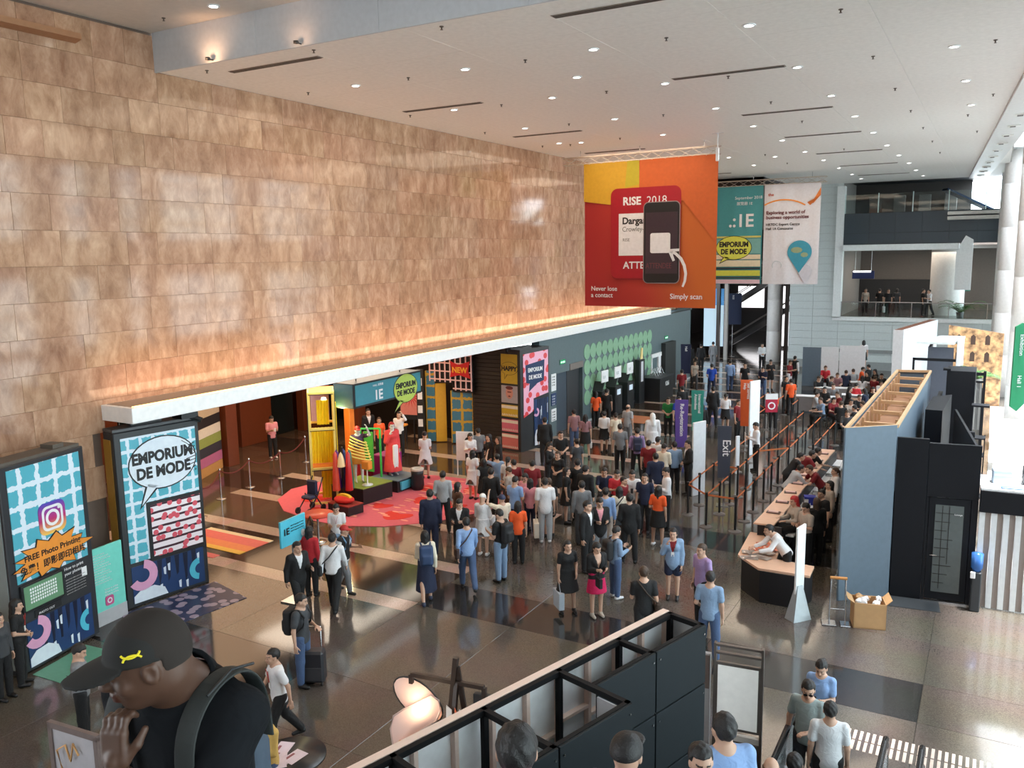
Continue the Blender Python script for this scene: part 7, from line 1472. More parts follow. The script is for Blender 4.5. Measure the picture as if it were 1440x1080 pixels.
for x in (-14.35, -11.9):
    e = empty('beam_uplight', (x, 12.62, CEIL + 0.02), label='tiny uplight clipped to the lower edge of the ceiling beam, ' + ('first from the marble wall' if x < -13 else 'second from the marble wall'), cat='lamp'); MB().lathe((0, 0, 0), [(0.0001, -0.03), (0.05, -0.02), (0.05, 0.03), (0.0001, 0.02)], 12).build('housing', BLACK, e); MB().beam((0, 0, 0), (0, 0.14, 0), 0.02).build('clip', BLACK, e)
    d = bpy.data.lights.new('beam_uplight', 'SPOT'); d.energy = 20 if x < -13 else 7; d.color = (1.0, 0.55, 0.30); d.spot_size = 2.4; d.spot_blend = 1.0; d.shadow_soft_size = 0.04; o = bpy.data.objects.new('uplight_beam', d); COL.objects.link(o); o.location = (x, 12.38, CEIL - 0.06); o.rotation_euler = (math.radians(180 - 40), 0, 0)
CC = {'pk': (185, 125, 160), 'k': (22, 22, 24), 'n': (28, 36, 62), 'w': (225, 225, 228), 'g': (120, 122, 126), 'lg': (165, 168, 172), 'dg': (62, 64, 68), 'r': (120, 22, 30), 'R': (190, 40, 50), 'o': (235, 90, 35), 'lb': (135, 165, 210), 'j': (70, 90, 125), 'lj': (130, 155, 185), 'p': (225, 150, 160), 'm': (200, 25, 85), 't': (176, 164, 152), 'y': (205, 170, 95), 'gr': (30, 120, 60), 'b': (30, 70, 170), 'v': (160, 135, 180), 'br': (90, 60, 45), 'cr': (225, 215, 195), 'st': (150, 110, 115), 'mi': (150, 165, 165), 'fl': (180, 150, 150)}
PEOPLE = [
 (-14.51, 7.71, 0.0, -0.75, 'clasp', 'long', [('tee', 'k')], ('trousers', 'k'), 'woman in black uniform with clasped hands by the photo booth', 1.62, 'k', 'light', 1, 0),
 (-14.29, 7.28, 0.0, -1.34, 'stand', 'long', [('shirt', 'dg')], ('trousers', 'k'), 'person in dark clothes cut off by the left picture edge', 1.6, 'k', 'light', 0, 0),
 (-11.77, 7.09, 0.0, -0.72, 'phone', 'short', [('shirt', 'g')], ('trousers', 'k'), 'man in grey long-sleeved shirt half hidden behind the cap wearer', 1.68, 'k', 'light', 0, 0),
 (-10.06, 10.06, 0.0, -1.31, 'rail', 'short', [('tee', 'dg')], ('trousers', 'j'), 'man in charcoal T-shirt and jeans holding a trolley suitcase handle', 1.72, 'k', 'light', 0, 0),
 (-9.06, 8.52, 0.0, 2.65, 'walk', 'short', [('tee', 'w')], ('trousers', 'k'), 'man in white shirt striding left, hand to his mouth', 1.66, 'k', 'light', 1, 0),
 (-7.99, 7.25, 0.0, 2.93, 'phone', 'short', [('jacket', 'y'), ('tee', 'n')], ('trousers', 'j'), "person in mustard jacket behind the cap wearer's shoulder", 1.58, 'k', 'light', 0, 0),
 (-12.15, 12.13, 0.0, -1.83, 'walk2', 'short', [('shirt', 'w'), ('jacket', 'k')], ('trousers', 'k'), 'man in black suit walking past the teal 1E board', 1.7, 'k', 'light', 0, 0),
 (-11.75, 12.76, 0.0, 0.48, 'walk', 'short', [('shirt', 'w')], ('trousers', 'k'), 'man in white shirt walking away with a black shoulder bag', 1.74, 'k', 'light', 0, 0),
 (-12.71, 13.1, 0.0, 0.25, 'stand', 'long', [('shirt', 'R')], ('trousers', 'k'), 'woman in red top between the 1E board and white-shirted man', 1.62, 'k', 'light', 0, 0),
 (-12.18, 13.59, 0.0, -1.36, 'walk2', 'cap:r', [('tee', 'w'), ('vest', 'k')], ('trousers', 'g'), 'person in red cap and black vest striding toward the stage', 1.62, 'k', 'light', 0, 0),
 (-13.5, 14.87, 0.0, -2.58, 'phone', 'short', [('tee', 'w')], ('trousers', 'dg'), 'man in white shirt behind the round orange table', 1.55, 'k', 'light', 1, 0),
 (-11.75, 16.32, 0.0, 0.62, 'stand', 'short', [('shirt', 'w'), ('jacket', 'n')], ('trousers', 'n'), 'man in navy suit seen from behind near the heart carpet', 1.76, 'k', 'light', 0, 0),
 (-10.22, 13.97, 0.0, 0.72, 'walk2', 'long', [('shirt', 'cr')], ('long_skirt', 'n'), 'woman in cream cardigan and navy skirt walking away', 1.66, 'n', 'light', 0, 0),
 (-12.58, 18.08, 0.0, 0.52, 'stand2', 'short', [('shirt', 'lg')], ('trousers', 'k'), 'man in pale grey shirt and black trousers on the carpet edge', 1.72, 'k', 'light', 0, 0),
 (-11.83, 17.66, 0.0, -0.46, 'stand', 'long', [('dress', 'br')], None, 'woman in brown dress standing beside the pale grey shirted man', 1.6, 'k', 'light', 0, 0),
 (-10.92, 16.38, 0.0, -2.82, 'phone', 'short', [('shirt', 'w'), ('jacket', 'k')], ('trousers', 'k'), 'woman in black blazer over white top looking at her phone', 1.62, 'k', 'light', 0, 0),
 (-9.83, 15.01, 0.0, 0.75, 'walk', 'short', [('shirt', 'lb')], ('trousers', 'j'), 'man in light blue shirt and jeans walking away with a brown bag', 1.72, 'k', 'light', 0, 0),
 (-10.65, 16.99, 0.0, 0.21, 'phone', 'cap:w', [('shirt', 'w')], ('skirt', 'w'), 'woman in white blouse and short white skirt with pale socks', 1.62, 'w', 'light', 0, 0),
 (-9.4, 15.74, 0.0, 1.41, 'phone', 'short', [('tee', 'k')], ('trousers', 'lj'), 'man in black T-shirt and pale jeans wearing a black backpack', 1.74, 'k', 'light', 0, 0),
 (-9.61, 16.93, 0.0, 0.52, 'stand', 'long', [('tee', 'o')], ('trousers', 'k'), 'staff woman in orange T-shirt and black trousers seen from behind', 1.58, 'k', 'light', 0, 0),
 (-10.18, 17.16, 0.0, 1.06, 'up', 'cap:n', [('tee', 'cr')], ('trousers', 'dg'), 'person in navy cap and cream print shirt with raised camera', 1.62, 'k', 'light', 0, 0),
 (-10.69, 19.27, 0.0, 3.12, 'phone', 'long', [('dress', 'p')], None, 'woman in pink floral dress in the middle of the crowd', 1.6, 'k', 'light', 0, 0),
 (-9.72, 18.56, 0.0, 0.57, 'stand', 'short', [('polo', 'w')], ('trousers', 'lg'), 'man in white polo and pale grey trousers with his back to us', 1.76, 'w', 'light', 0, 0),
 (-11.1, 20.41, 0.0, 0.5, 'stand2', 'short', [('tee', 'r')], ('trousers', 'k'), 'person in dark red shirt behind the white polo man', 1.66, 'k', 'light', 0, 0),
 (-11.61, 18.99, 0.0, 0.37, 'stand', 'short', [('shirt', 'k')], ('trousers', 'k'), 'person in black top in the crowd by the white easel board', 1.7, 'k', 'light', 0, 0),
 (-12.49, 20.8, 0.0, 0.89, 'up', 'short', [('dress', 'lj')], None, 'woman in faded blue dress raising both arms for a photo', 1.62, 'k', 'light', 0, 0),
 (-12.6, 20.22, 0.0, 0.73, 'stand', 'long', [('tee', 'w'), ('vest', 'k')], ('skirt', 'k'), 'woman in black top with white straps near the easel board', 1.58, 'k', 'light', 0, 0),
 (-14.84, 22.99, 0.0, -2.39, 'phone', 'long', [('shirt', 'w')], ('trousers', 'k'), 'dark-haired woman in white behind the white easel board', 1.6, 'k', 'light', 0, 0),
 (-13.48, 20.99, 0.0, 0.05, 'stand', 'long', [('dress', 'w')], None, 'woman in white dress in front of the white easel board', 1.58, 'k', 'light', 0, 0),
 (-14.88, 23.56, 0.0, 0.65, 'stand2', 'short', [('shirt', 'g')], ('trousers', 'k'), 'person in grey top by the blue and yellow entrance panel', 1.66, 'k', 'light', 0, 0),
 (-14.19, 23.15, 0.0, 2.64, 'call', 'long', [('shirt', 'k')], ('trousers', 'k'), 'woman in black with brown hair beside the poster tower, hand raised', 1.6, 'k', 'light', 0, 0),
 (-13.75, 23.03, 0.0, 2.28, 'stand', 'long:b', [('shirt', 'k')], ('trousers', 'k'), 'second woman in black nearest the striped poster tower panels', 1.58, 'k', 'light', 0, 0),
 (-12.05, 20.67, 0.0, 0.18, 'stand', 'tail', [('tee', 'w')], ('trousers', 'dg'), 'woman with ponytail in a white top amid the photo crowd', 1.6, 'k', 'light', 0, 0),
 (-11.69, 20.39, 0.0, 0.87, 'stand2', 'short', [('tee', 'r')], ('trousers', 'dg'), 'person with red backpack straps amid the photo crowd', 1.62, 'k', 'light', 0, 0),
 (-11.43, 19.69, 0.0, 1.57, 'phone', 'short:b', [('tee', 't')], ('trousers', 'br'), 'brown-haired person in tan top amid the photo crowd', 1.58, 'k', 'light', 0, 0),
 (-10.62, 18.57, 0.0, -0.0, 'phone', 'short', [('tee', 'lb')], ('trousers', 'n'), 'man in pale blue T-shirt with glasses near the pink dress', 1.68, 'k', 'light', 0, 0),
 (-10.37, 18.95, 0.0, 0.33, 'stand', 'long', [('tee', 'p')], ('trousers', 'n'), 'child-height person in pink top beside the floral dress', 1.56, 'k', 'light', 0, 0),
 (-9.84, 19.01, 0.0, 0.83, 'stand', 'short:b', [('tee', 'k')], ('shorts', 'k'), 'person in black shorts beside the white polo man', 1.62, 'k', 'light', 0, 0),
 (-16.24, 22.36, 0.0, 0.45, 'phone', 'bun', [('dress', 'w')], None, 'woman in sleeveless white dress carrying a small black bag', 1.64, 'k', 'light', 0, 0),
 (-19.07, 24.68, 0.0, -2.83, 'up', 'short', [('shirt', 'w')], ('trousers', 'k'), 'attendant in white shirt and black trousers raising a red fan', 1.7, 'k', 'light', 0, 0),
 (-20.46, 24.56, 0.0, -2.1, 'stand', 'short', [('shirt', 'w'), ('jacket', 'k')], ('trousers', 'k'), 'man in dark suit standing behind the ribbon mannequin', 1.72, 'k', 'light', 0, 0),
 (-19.54, 24.07, 0.0, -2.46, 'stand', 'long:b', [('tee', 'o')], ('trousers', 'k'), 'woman with orange hair ornament behind the red robed mannequin', 1.55, 'k', 'light', 0, 0),
 (-23.12, 22.18, 0.0, -1.99, 'phone', 'short', [('tee', 'p')], ('trousers', 'k'), 'lone person in pale pink top photographing in the dim lobby', 1.64, 'w', 'light', 0, 0),
 (-13.52, 25.84, 0.0, 0.57, 'stand', 'short', [('jacket', 'k')], ('trousers', 'k'), 'man in black suit studying the pink heart poster', 1.74, 'k', 'light', 0, 0),
 (-12.07, 24.18, 0.0, -2.5, 'clasp', 'short', [('tee', 'k')], ('trousers', 'k'), 'man in black T-shirt facing us below the poster tower', 1.7, 'k', 'light', 0, 0),
 (-11.72, 22.66, 0.0, -1.62, 'phone', 'long', [('shirt', 'k')], ('trousers', 'k'), 'woman in black looking down beside the man facing us', 1.66, 'k', 'light', 0, 0),
 (-11.06, 21.98, 0.0, 3.08, 'clasp', 'long:b', [('dress', 'k')], ('skirt', 't'), 'woman with auburn hair in black and tan in the centre crowd', 1.6, 'k', 'light', 0, 0),
 (-11.24, 23.66, 0.0, 0.79, 'stand2', 'bun', [('dress', 'dg')], None, 'woman in patterned grey dress left of the grey T-shirt man', 1.62, 'k', 'light', 0, 0),
 (-9.84, 20.76, 0.0, 0.44, 'stand', 'short', [('tee', 'k')], ('trousers', 'k'), 'broad man in black T-shirt seen from behind, centre crowd', 1.76, 'k', 'light', 0, 0),
 (-9.37, 20.27, 0.0, -0.09, 'stand', 'short', [('jacket', 'k')], ('trousers', 'k'), 'man in black suit beside the broad black T-shirt', 1.74, 'k', 'light', 0, 0),
 (-8.81, 18.84, 0.0, 0.52, 'stand', 'short', [('shirt', 'g')], ('trousers', 'dg'), 'man in blue-grey checked shirt seen from behind, centre crowd', 1.72, 'k', 'light', 0, 0),
 (-9.95, 20.25, 0.0, -1.11, 'stand', 'long', [('tee', 'k')], ('skirt', 'k'), 'slim woman in black between the grey checked and white polo men', 1.62, 'k', 'light', 0, 0),
 (-7.91, 17.18, 0.0, -1.66, 'stand', 'short', [('shirt', 'w'), ('jacket', 'k')], ('trousers', 'k'), 'tall man in black suit and white shirt facing right', 1.76, 'k', 'light', 0, 0),
 (-7.82, 17.7, 0.0, -2.46, 'phone', 'short', [('shirt', 'p'), ('jacket', 'k')], ('trousers', 'g'), 'man with glasses in dark suit and pink shirt holding a cup', 1.72, 'k', 'light', 0, 0),
 (-8.07, 18.65, 0.0, 0.41, 'stand', 'short', [('shirt', 'lb')], ('trousers', 't'), 'man in sky blue shirt and tan trousers with his back to us', 1.68, 'k', 'light', 0, 0),
 (-7.88, 19.08, 0.0, 0.31, 'stand', 'long', [('tee', 'cr')], ('trousers', 'br'), 'woman in cream top with crossbody strap seen from behind', 1.62, 'k', 'light', 0, 0),
 (-7.27, 18.23, 0.0, 0.38, 'stand2', 'short', [('jacket', 'k')], ('trousers', 'k'), 'man in long black suit seen from behind beside the folding chair', 1.74, 'k', 'light', 0, 0),
 (-9.54, 21.95, 0.0, -2.73, 'sit', 'short', [('tee', 'n')], ('trousers', 'k'), 'seated man in navy shirt at the left of the bench row', 1.7, 'k', 'light', 0, 0),
 (-8.62, 20.68, 0.0, -2.57, 'phone', 'short', [('tee', 'R')], ('trousers', 'k'), 'man in coral pink shirt in the bench row', 1.6, 'k', 'light', 0, 0),
 (-8.22, 20.17, 0.0, -1.71, 'stand', 'short', [('tee', 'r')], ('trousers', 'k'), 'person in burgundy top beside the coral pink shirt', 1.58, 'k', 'light', 0, 0),
 (-8.16, 20.64, 0.0, -2.77, 'phone', 'short', [('shirt', 'w')], ('trousers', 'g'), 'bearded man in white shirt reading a black phone', 1.66, 'k', 'light', 0, 0),
 (-7.73, 20.47, 0.0, -2.95, 'stand', 'short', [('tee', 'n')], ('trousers', 'k'), 'man in navy T-shirt right of the bearded phone reader', 1.66, 'k', 'light', 0, 0),
 (-7.04, 19.6, 0.0, -0.0, 'stand2', 'long', [('tee', 'o')], ('skirt', 'k'), 'staff woman in orange T-shirt and black skirt, white shoes', 1.62, 'w', 'light', 0, 0),
 (-7.32, 21.03, 0.0, 2.08, 'phone', 'short', [('shirt', 'w')], ('trousers', 'k'), 'man in white shirt with white and orange tote reading papers', 1.74, 'k', 'light', 0, 0),
 (-7.32, 14.94, 0.0, -2.34, 'stand2', 'long', [('dress', 'k')], None, 'woman in black dress with a big silver and white carry bag', 1.6, 'k', 'light', 0, 0),
 (-6.71, 15.05, 0.0, -2.29, 'phone', 'long', [('jacket', 'k')], ('skirt', 'm'), 'woman in black jacket and magenta skirt with bare legs', 1.62, 't', 'light', 0, 0),
 (-6.73, 16.09, 0.0, -0.65, 'phone', 'short', [('shirt', 'lj')], ('trousers', 'j'), 'woman in pale denim shirt and jeans with white sneakers', 1.64, 'w', 'light', 0, 0),
 (-5.27, 13.96, 0.0, 0.54, 'walk2', 'short:b', [('tee', 'k')], ('trousers', 'k'), 'man in black T-shirt with a strap across his back by the booth frame', 1.74, 'k', 'light', 0, 0),
 (-5.62, 16.62, 0.0, -2.9, 'call', 'long', [('tee', 'r'), ('jacket', 'lj')], ('shorts', 'n'), 'girl in denim jacket, shorts and black knee socks', 1.62, 'k', 'light', 1, 0),
 (-4.68, 15.61, 0.0, 2.56, 'stand', 'short:b', [('tee', 'v')], ('trousers', 'k'), 'man in lilac shirt talking at the end of the booth frame', 1.74, 'k', 'light', 0, 0),
 (-4.12, 14.25, 0.0, 0.11, 'stand2', 'short', [('tee', 'lj')], ('trousers', 'j'), 'man in pale blue T-shirt and jeans seen from behind', 1.74, 'k', 'light', 0, 0),
 (-14.48, 32.4, 0.0, 0.42, 'stand', 'long', [('tee', 'o')], ('trousers', 'k'), 'staff person in orange T-shirt at the self service kiosks', 1.62, 'k', 'light', 0, 0),
 (-14.17, 32.83, 0.0, 0.23, 'stand', 'short', [('tee', 'k')], ('trousers', 'k'), 'man in black T-shirt at the kiosks beside the orange shirt', 1.7, 'k', 'light', 0, 0),
 (-13.52, 28.23, 0.0, 0.62, 'stand', 'short', [('tee', 'st')], ('trousers', 'j'), 'person in dusky pink top and jeans queuing at the kiosks', 1.62, 'k', 'light', 0, 0),
 (-12.67, 27.41, 0.0, 0.35, 'stand2', 'long', [('tee', 'st')], ('skirt', 'k'), 'woman in striped top and black skirt behind the kiosks', 1.64, 'k', 'light', 0, 0),
 (-12.37, 28.45, 0.0, 0.41, 'walk2', 'bun', [('shirt', 'w')], ('skirt', 'k'), 'woman in white blouse and black skirt walking to the kiosks', 1.62, 'k', 'light', 0, 0),
 (-11.86, 28.33, 0.0, 0.48, 'stand', 'bun', [('tee', 'cr')], ('trousers', 't'), 'woman in cream top right of the white blouse', 1.6, 'k', 'light', 0, 0),
 (-11.92, 29.67, 0.0, -0.14, 'stand', 'bald', [('tee', 'lg')], ('trousers', 'g'), 'bald man in light grey shirt', 1.7, 'k', 'light', 0, 0),
 (-10.69, 25.92, 0.0, 0.43, 'stand', 'short', [('tee', 'g')], ('trousers', 'k'), 'man in plain grey T-shirt standing alone seen from behind', 1.74, 'k', 'light', 0, 0),
 (-9.95, 25.59, 0.0, 0.46, 'stand2', 'short', [('shirt', 'v')], ('trousers', 'k'), 'man in lavender shirt with a dark backpack', 1.72, 'k', 'light', 0, 0),
 (-10.34, 28.11, 0.0, 0.53, 'stand', 'scarf:w', [('robe', 'w')], None, 'person in long white robe and white headscarf', 1.76, 'k', 'light', 0, 0),
 (-11.18, 32.19, 0.0, -2.89, 'clasp', 'short', [('tee', 'gr')], ('trousers', 'k'), 'person in bright green T-shirt facing us by the purple sign', 1.64, 'k', 'light', 0, 0),
 (-10.7, 32.08, 0.0, -2.47, 'stand', 'short', [('tee', 'b')], ('trousers', 'n'), 'man in royal blue T-shirt behind the purple banner sign', 1.72, 'k', 'light', 0, 0),
 (-9.03, 24.2, 0.0, 0.18, 'stand', 'short', [('tee', 'r')], ('trousers', 'k'), 'man in dark red shirt seen from behind near the benches', 1.68, 'k', 'light', 0, 0),
 (-8.21, 22.6, 0.0, 0.44, 'stand2', 'short', [('jacket', 'n')], ('trousers', 'k'), 'man in navy blazer seen from behind near the benches', 1.7, 'k', 'light', 0, 0),
 (-8.95, 24.81, 0.0, -0.18, 'stand', 'short', [('shirt', 'w')], ('trousers', 'k'), 'man in white shirt partly behind the dark red shirt', 1.68, 'k', 'light', 0, 0),
 (-8.46, 24.0, 0.0, -0.01, 'phone', 'short', [('shirt', 'cr')], ('trousers', 'dg'), 'man in off-white shirt right of the navy blazer', 1.66, 'k', 'light', 0, 0),
 (-8.27, 24.44, 0.0, 0.5, 'stand', 'short', [('shirt', 'lj')], ('trousers', 'k'), 'person in grey-blue shirt below the purple banner sign', 1.66, 'k', 'light', 0, 0),
 (-7.81, 24.4, 0.0, 2.14, 'clasp', 'short', [('shirt', 'w'), ('jacket', 'k')], ('trousers', 'k'), 'tall man in black suit in profile beside the white board', 1.76, 'k', 'light', 0, 0),
 (-11.49, 34.9, 0.0, 0.67, 'stand', 'short', [('jacket', 'k')], ('trousers', 'k'), 'man in dark jacket between the navy and teal signs', 1.7, 'k', 'light', 0, 0),
 (-13.28, 40.19, 0.0, 0.32, 'stand', 'short', [('tee', 'r')], ('trousers', 'k'), 'person in maroon top by the navy sign at the wall end', 1.66, 'k', 'light', 0, 0),
 (-12.43, 42.45, 0.0, 0.28, 'stand2', 'short', [('tee', 'b')], ('trousers', 'n'), 'man in bright blue T-shirt walking into the far atrium', 1.72, 'k', 'light', 0, 0),
 (-12.01, 44.4, 0.0, 0.26, 'walk2', 'short', [('shirt', 'lb')], ('trousers', 'j'), 'man in light blue shirt and jeans walking to the atrium', 1.74, 'k', 'light', 0, 0),
 (-11.03, 43.68, 0.0, -2.81, 'walk2', 'short', [('tee', 'k')], ('trousers', 'k'), 'man in black polo facing us above the orange banner sign', 1.72, 'k', 'light', 0, 0),
 (-15.46, 53.0, 0.0, 0.28, 'stand', 'short', [('shirt', 'g')], ('trousers', 'g'), 'man in grey suit deep in the far atrium', 1.74, 'k', 'light', 0, 0),
 (-15.78, 51.47, 0.0, 0.21, 'stand', 'short', [('jacket', 'k')], ('trousers', 'k'), 'man in black suit deep in the far atrium', 1.74, 'k', 'light', 0, 0),
 (-16.25, 50.78, 0.0, 0.48, 'stand', 'short', [('jacket', 'k')], ('trousers', 'k'), 'dark suited figure at the atrium entrance by the grey wall', 1.7, 'k', 'light', 0, 0),
 (-13.92, 44.3, 0.0, -2.66, 'walk', 'long:b', [('tee', 't')], ('trousers', 'dg'), 'woman in tan top at the atrium entrance', 1.62, 'k', 'light', 0, 0),
 (-12.46, 53.44, 0.0, -2.56, 'clasp', 'short', [('shirt', 'w')], ('trousers', 'k'), 'person in white shirt and dark trousers at the pale column', 1.72, 'k', 'light', 0, 0),
 (-10.14, 45.53, 0.0, -2.75, 'phone', 'short', [('tee', 'k')], ('shorts', 'k'), 'man in black top and shorts with white calves near the column', 1.7, 'k', 'light', 0, 0),
 (-9.94, 42.96, 0.0, 3.02, 'phone', 'short', [('tee', 'n')], ('trousers', 'j'), 'person in navy top beside the man in black shorts', 1.64, 'k', 'light', 0, 0),
 (-10.13, 34.88, 0.0, 0.28, 'stand2', 'short', [('jacket', 'k')], ('trousers', 'k'), 'man in black suit behind the teal banner sign', 1.76, 'k', 'light', 0, 0),
 (-9.37, 34.11, 0.0, 0.27, 'phone', 'tail', [('tee', 'w')], ('skirt', 'k'), 'woman in white top and short black skirt left of the orange sign', 1.62, 'k', 'light', 0, 0),
 (-9.51, 31.33, 0.0, 0.47, 'stand', 'long', [('shirt', 'k')], ('trousers', 'k'), 'long-haired woman in black by the white edge-on board', 1.64, 'k', 'light', 0, 0),
 (-8.5, 32.73, 0.0, -1.84, 'stand', 'short', [('tee', 'r')], ('trousers', 'k'), 'person in dark red top partly behind the orange sign', 1.66, 'k', 'light', 0, 0),
 (-8.68, 36.67, 0.0, -1.16, 'stand', 'short', [('tee', 'k')], ('trousers', 'dg'), 'person in black left of the orange staff shirts', 1.66, 'k', 'light', 0, 0),
 (-7.71, 35.33, 0.0, -3.1, 'phone', 'long:b', [('tee', 'o')], ('trousers', 'k'), 'staff woman in orange T-shirt facing us among the queue posts', 1.64, 'k', 'light', 0, 0),
 (-7.75, 39.03, 0.0, 0.54, 'stand', 'short', [('tee', 'o')], ('trousers', 'k'), 'staff man in orange T-shirt beside the round red sign', 1.68, 'k', 'light', 0, 0),
 (-8.19, 40.13, 0.0, -2.42, 'stand', 'short', [('tee', 'k')], ('trousers', 'k'), 'dark haired person left of the staff man in orange', 1.64, 'k', 'light', 0, 0),
 (-9.27, 47.44, 0.0, -0.33, 'stand', 'short', [('shirt', 'w'), ('vest', 'k')], ('trousers', 'k'), 'man in white sleeves and black waistcoat by the blue-grey screen', 1.72, 'k', 'light', 0, 0),
 (-9.22, 45.93, 0.0, -1.9, 'phone', 'short:b', [('tee', 'r')], ('trousers', 'w'), 'person in maroon top beside the waistcoat man', 1.66, 'k', 'light', 0, 0),
 (-6.68, 28.2, 0.0, 1.98, 'phone', 'short', [('shirt', 'w')], ('trousers', 'k'), 'man in white shirt reading a tablet in the middle of the queue', 1.72, 'k', 'light', 0, 0),
 (-5.97, 48.96, 0.9, 0.21, 'stand', 'long', [('tee', 'w')], ('skirt', 'k'), 'woman in white top and black skirt standing on a chair at the back', 1.66, 'k', 'light', 0, 0),
 (-4.67, 23.39, 0.0, -1.02, 'lean', 'short', [('shirt', 'lg')], ('trousers', 'k'), 'man in checked shirt leaning on the counter, nearest customer', 1.7, 'k', 'light', 0, 0),
 (-4.97, 24.89, 0.0, -1.11, 'lean', 'short', [('tee', 'k')], ('trousers', 'k'), 'customer in black T-shirt leaning on the counter', 1.7, 'k', 'light', 0, 0),
 (-4.71, 25.27, 0.0, -1.04, 'lean', 'short', [('tee', 'r')], ('trousers', 'k'), 'customer in dark red leaning on the counter', 1.7, 'k', 'light', 0, 0),
 (-4.61, 25.72, 0.0, -0.96, 'lean', 'short', [('tee', 'k')], ('trousers', 'k'), 'customer in black farthest along the leaning row', 1.7, 'k', 'light', 0, 0),
 (-3.58, 18.13, 0.0, 2.11, 'lean', 'short', [('shirt', 'w')], ('trousers', 'k'), 'staff person in white shirt sorting leaflets on the desk corner', 1.7, 'k', 'light', 0, 0),
 (-3.76, 20.22, 0.35, 2.28, 'sit', 'long:r', [('shirt', 't')], ('trousers', 'k'), 'red-haired staff woman in tan top seated behind the desk', 1.7, 'k', 'light', 0, 0),
 (-3.46, 19.69, 0.0, 2.44, 'phone', 'short', [('tee', 't')], ('trousers', 'k'), 'staff person in tan T-shirt behind the desk', 1.64, 'k', 'light', 0, 0),
 (-3.31, 20.13, 0.0, 0.51, 'stand', 'long:b', [('shirt', 'k')], ('trousers', 'k'), 'woman with very long brown hair in black behind the desk', 1.66, 'k', 'light', 0, 0),
 (-3.36, 21.09, 0.0, 2.6, 'stand', 'short', [('tee', 'k')], ('trousers', 'k'), 'staff person in black bending behind the white work surface', 1.62, 'k', 'light', 0, 0),
 (-3.31, 22.0, 0.0, 2.07, 'stand', 'long', [('shirt', 't')], ('trousers', 'k'), 'long-haired staff woman in beige top close to the partition', 1.62, 'k', 'light', 0, 0),
 (-3.79, 23.83, 0.0, 2.08, 'lean', 'short:b', [('tee', 'r')], ('trousers', 'k'), 'staff person in red bending over the far work surface', 1.7, 'k', 'light', 0, 0),
 (-3.42, 23.56, 0.0, 1.89, 'stand', 'tail:b', [('shirt', 'w')], ('trousers', 'k'), 'staff woman in white beside the partition edge', 1.6, 'k', 'light', 0, 0),
 (-1.48, 2.57, 4.08, 0.52, 'stand', 'short', [('tee', 'pk')], ('trousers', 'j'), 'rider with thick curly black hair seen from behind on the escalator', 1.56, 'k', 'light', 0, 1),
 (-1.48, 3.68, 3.45, 0.12, 'stand', 'cap:k', [('tee', 'pk')], ('trousers', 'k'), 'rider in black cap and pink shirt on the escalator', 1.56, 'k', 'light', 0, 1),
 (-1.48, 4.98, 2.69, -2.59, 'stand', 'short', [('shirt', 'w')], ('trousers', 'k'), 'rider with receding black hair and pale shirt on the escalator', 1.56, 'k', 'light', 0, 1),
 (-1.46, 5.5, 2.53, 0.7, 'stand', 'short', [('shirt', 'lb')], ('trousers', 'k'), 'rider in pale blue shirt wearing glasses on the escalator', 1.66, 'k', 'light', 0, 1),
 (-1.48, 7.18, 1.37, 0.2, 'stand', 'bald:b', [('shirt', 'k')], ('trousers', 'k'), 'rider with shaved brown head low on the escalator', 1.52, 'k', 'light', 0, 1),
 (-1.48, 8.31, 0.68, 0.18, 'stand', 'short', [('shirt', 'k')], ('trousers', 'k'), 'rider with black hair next to the handrail end', 1.62, 'k', 'light', 0, 1),
 (-1.48, 10.63, 0.0, 0.23, 'stand', 'short', [('tee', 'w')], ('trousers', 'k'), 'man in white T-shirt at the foot of the escalator', 1.72, 'k', 'light', 0, 1),
 (-1.82, 11.05, 0.0, 2.96, 'rail', 'short', [('tee', 'mi')], ('trousers', 'dg'), 'man in grey-green T-shirt and sunglasses resting on the handrail', 1.74, 'k', 'light', 0, 1),
 (-1.81, 11.98, 0.0, 3.03, 'phone', 'bun', [('tee', 'lb')], ('trousers', 'w'), 'woman in sky blue top carrying a pale green tote bag', 1.62, 'k', 'light', 0, 1),
 (-7.3, 59.5, 3.22, -3.02, 'stand', 'long', [('tee', 't')], ('trousers', 'k'), 'woman in tan on the far balcony, leftmost figure', 1.7, 'k', 'light', 0, 0),
 (-6.5, 60.0, 3.22, 0.11, 'walk2', 'short', [('tee', 'k')], ('trousers', 'k'), 'person in black seen from behind on the far balcony', 1.7, 'k', 'light', 0, 0),
 (-5.9, 59.2, 3.22, -2.87, 'stand', 'short', [('tee', 'k')], ('trousers', 'k'), 'person in black carrying a white bag on the far balcony', 1.7, 'k', 'light', 0, 0),
 (-5.5, 60.4, 3.22, -0.08, 'walk2', 'long', [('tee', 'dg')], ('trousers', 'k'), 'tall dark figure right of the white bag on the far balcony', 1.7, 'k', 'light', 0, 0),
 (-3.9, 59.41, 3.22, -1.51, 'stand', 'short', [('tee', 'k')], ('trousers', 'k'), 'person in black leaning in the pair on the far balcony', 1.7, 'k', 'light', 0, 0),
 (-3.5, 59.19, 3.22, 2.15, 'walk2', 'short', [('tee', 'w')], ('trousers', 'k'), 'person in white in the pair on the far balcony', 1.7, 'k', 'light', 0, 0),
 (-0.3, 23.6, 0.75, 0.01, 'sit', 'short', [('tee', 'dg')], ('trousers', 'k'), 'man in dark T-shirt seated inside the black booth', 1.7, 'k', 'light', 0, 0),
 (-7.3, 43.12, 0.0, -2.45, 'sit', 'short:b', [('tee', 'k')], ('trousers', 'k'), 'seated person in black, leftmost of those in the middle rows', 1.7, 'k', 'light', 0, 0),
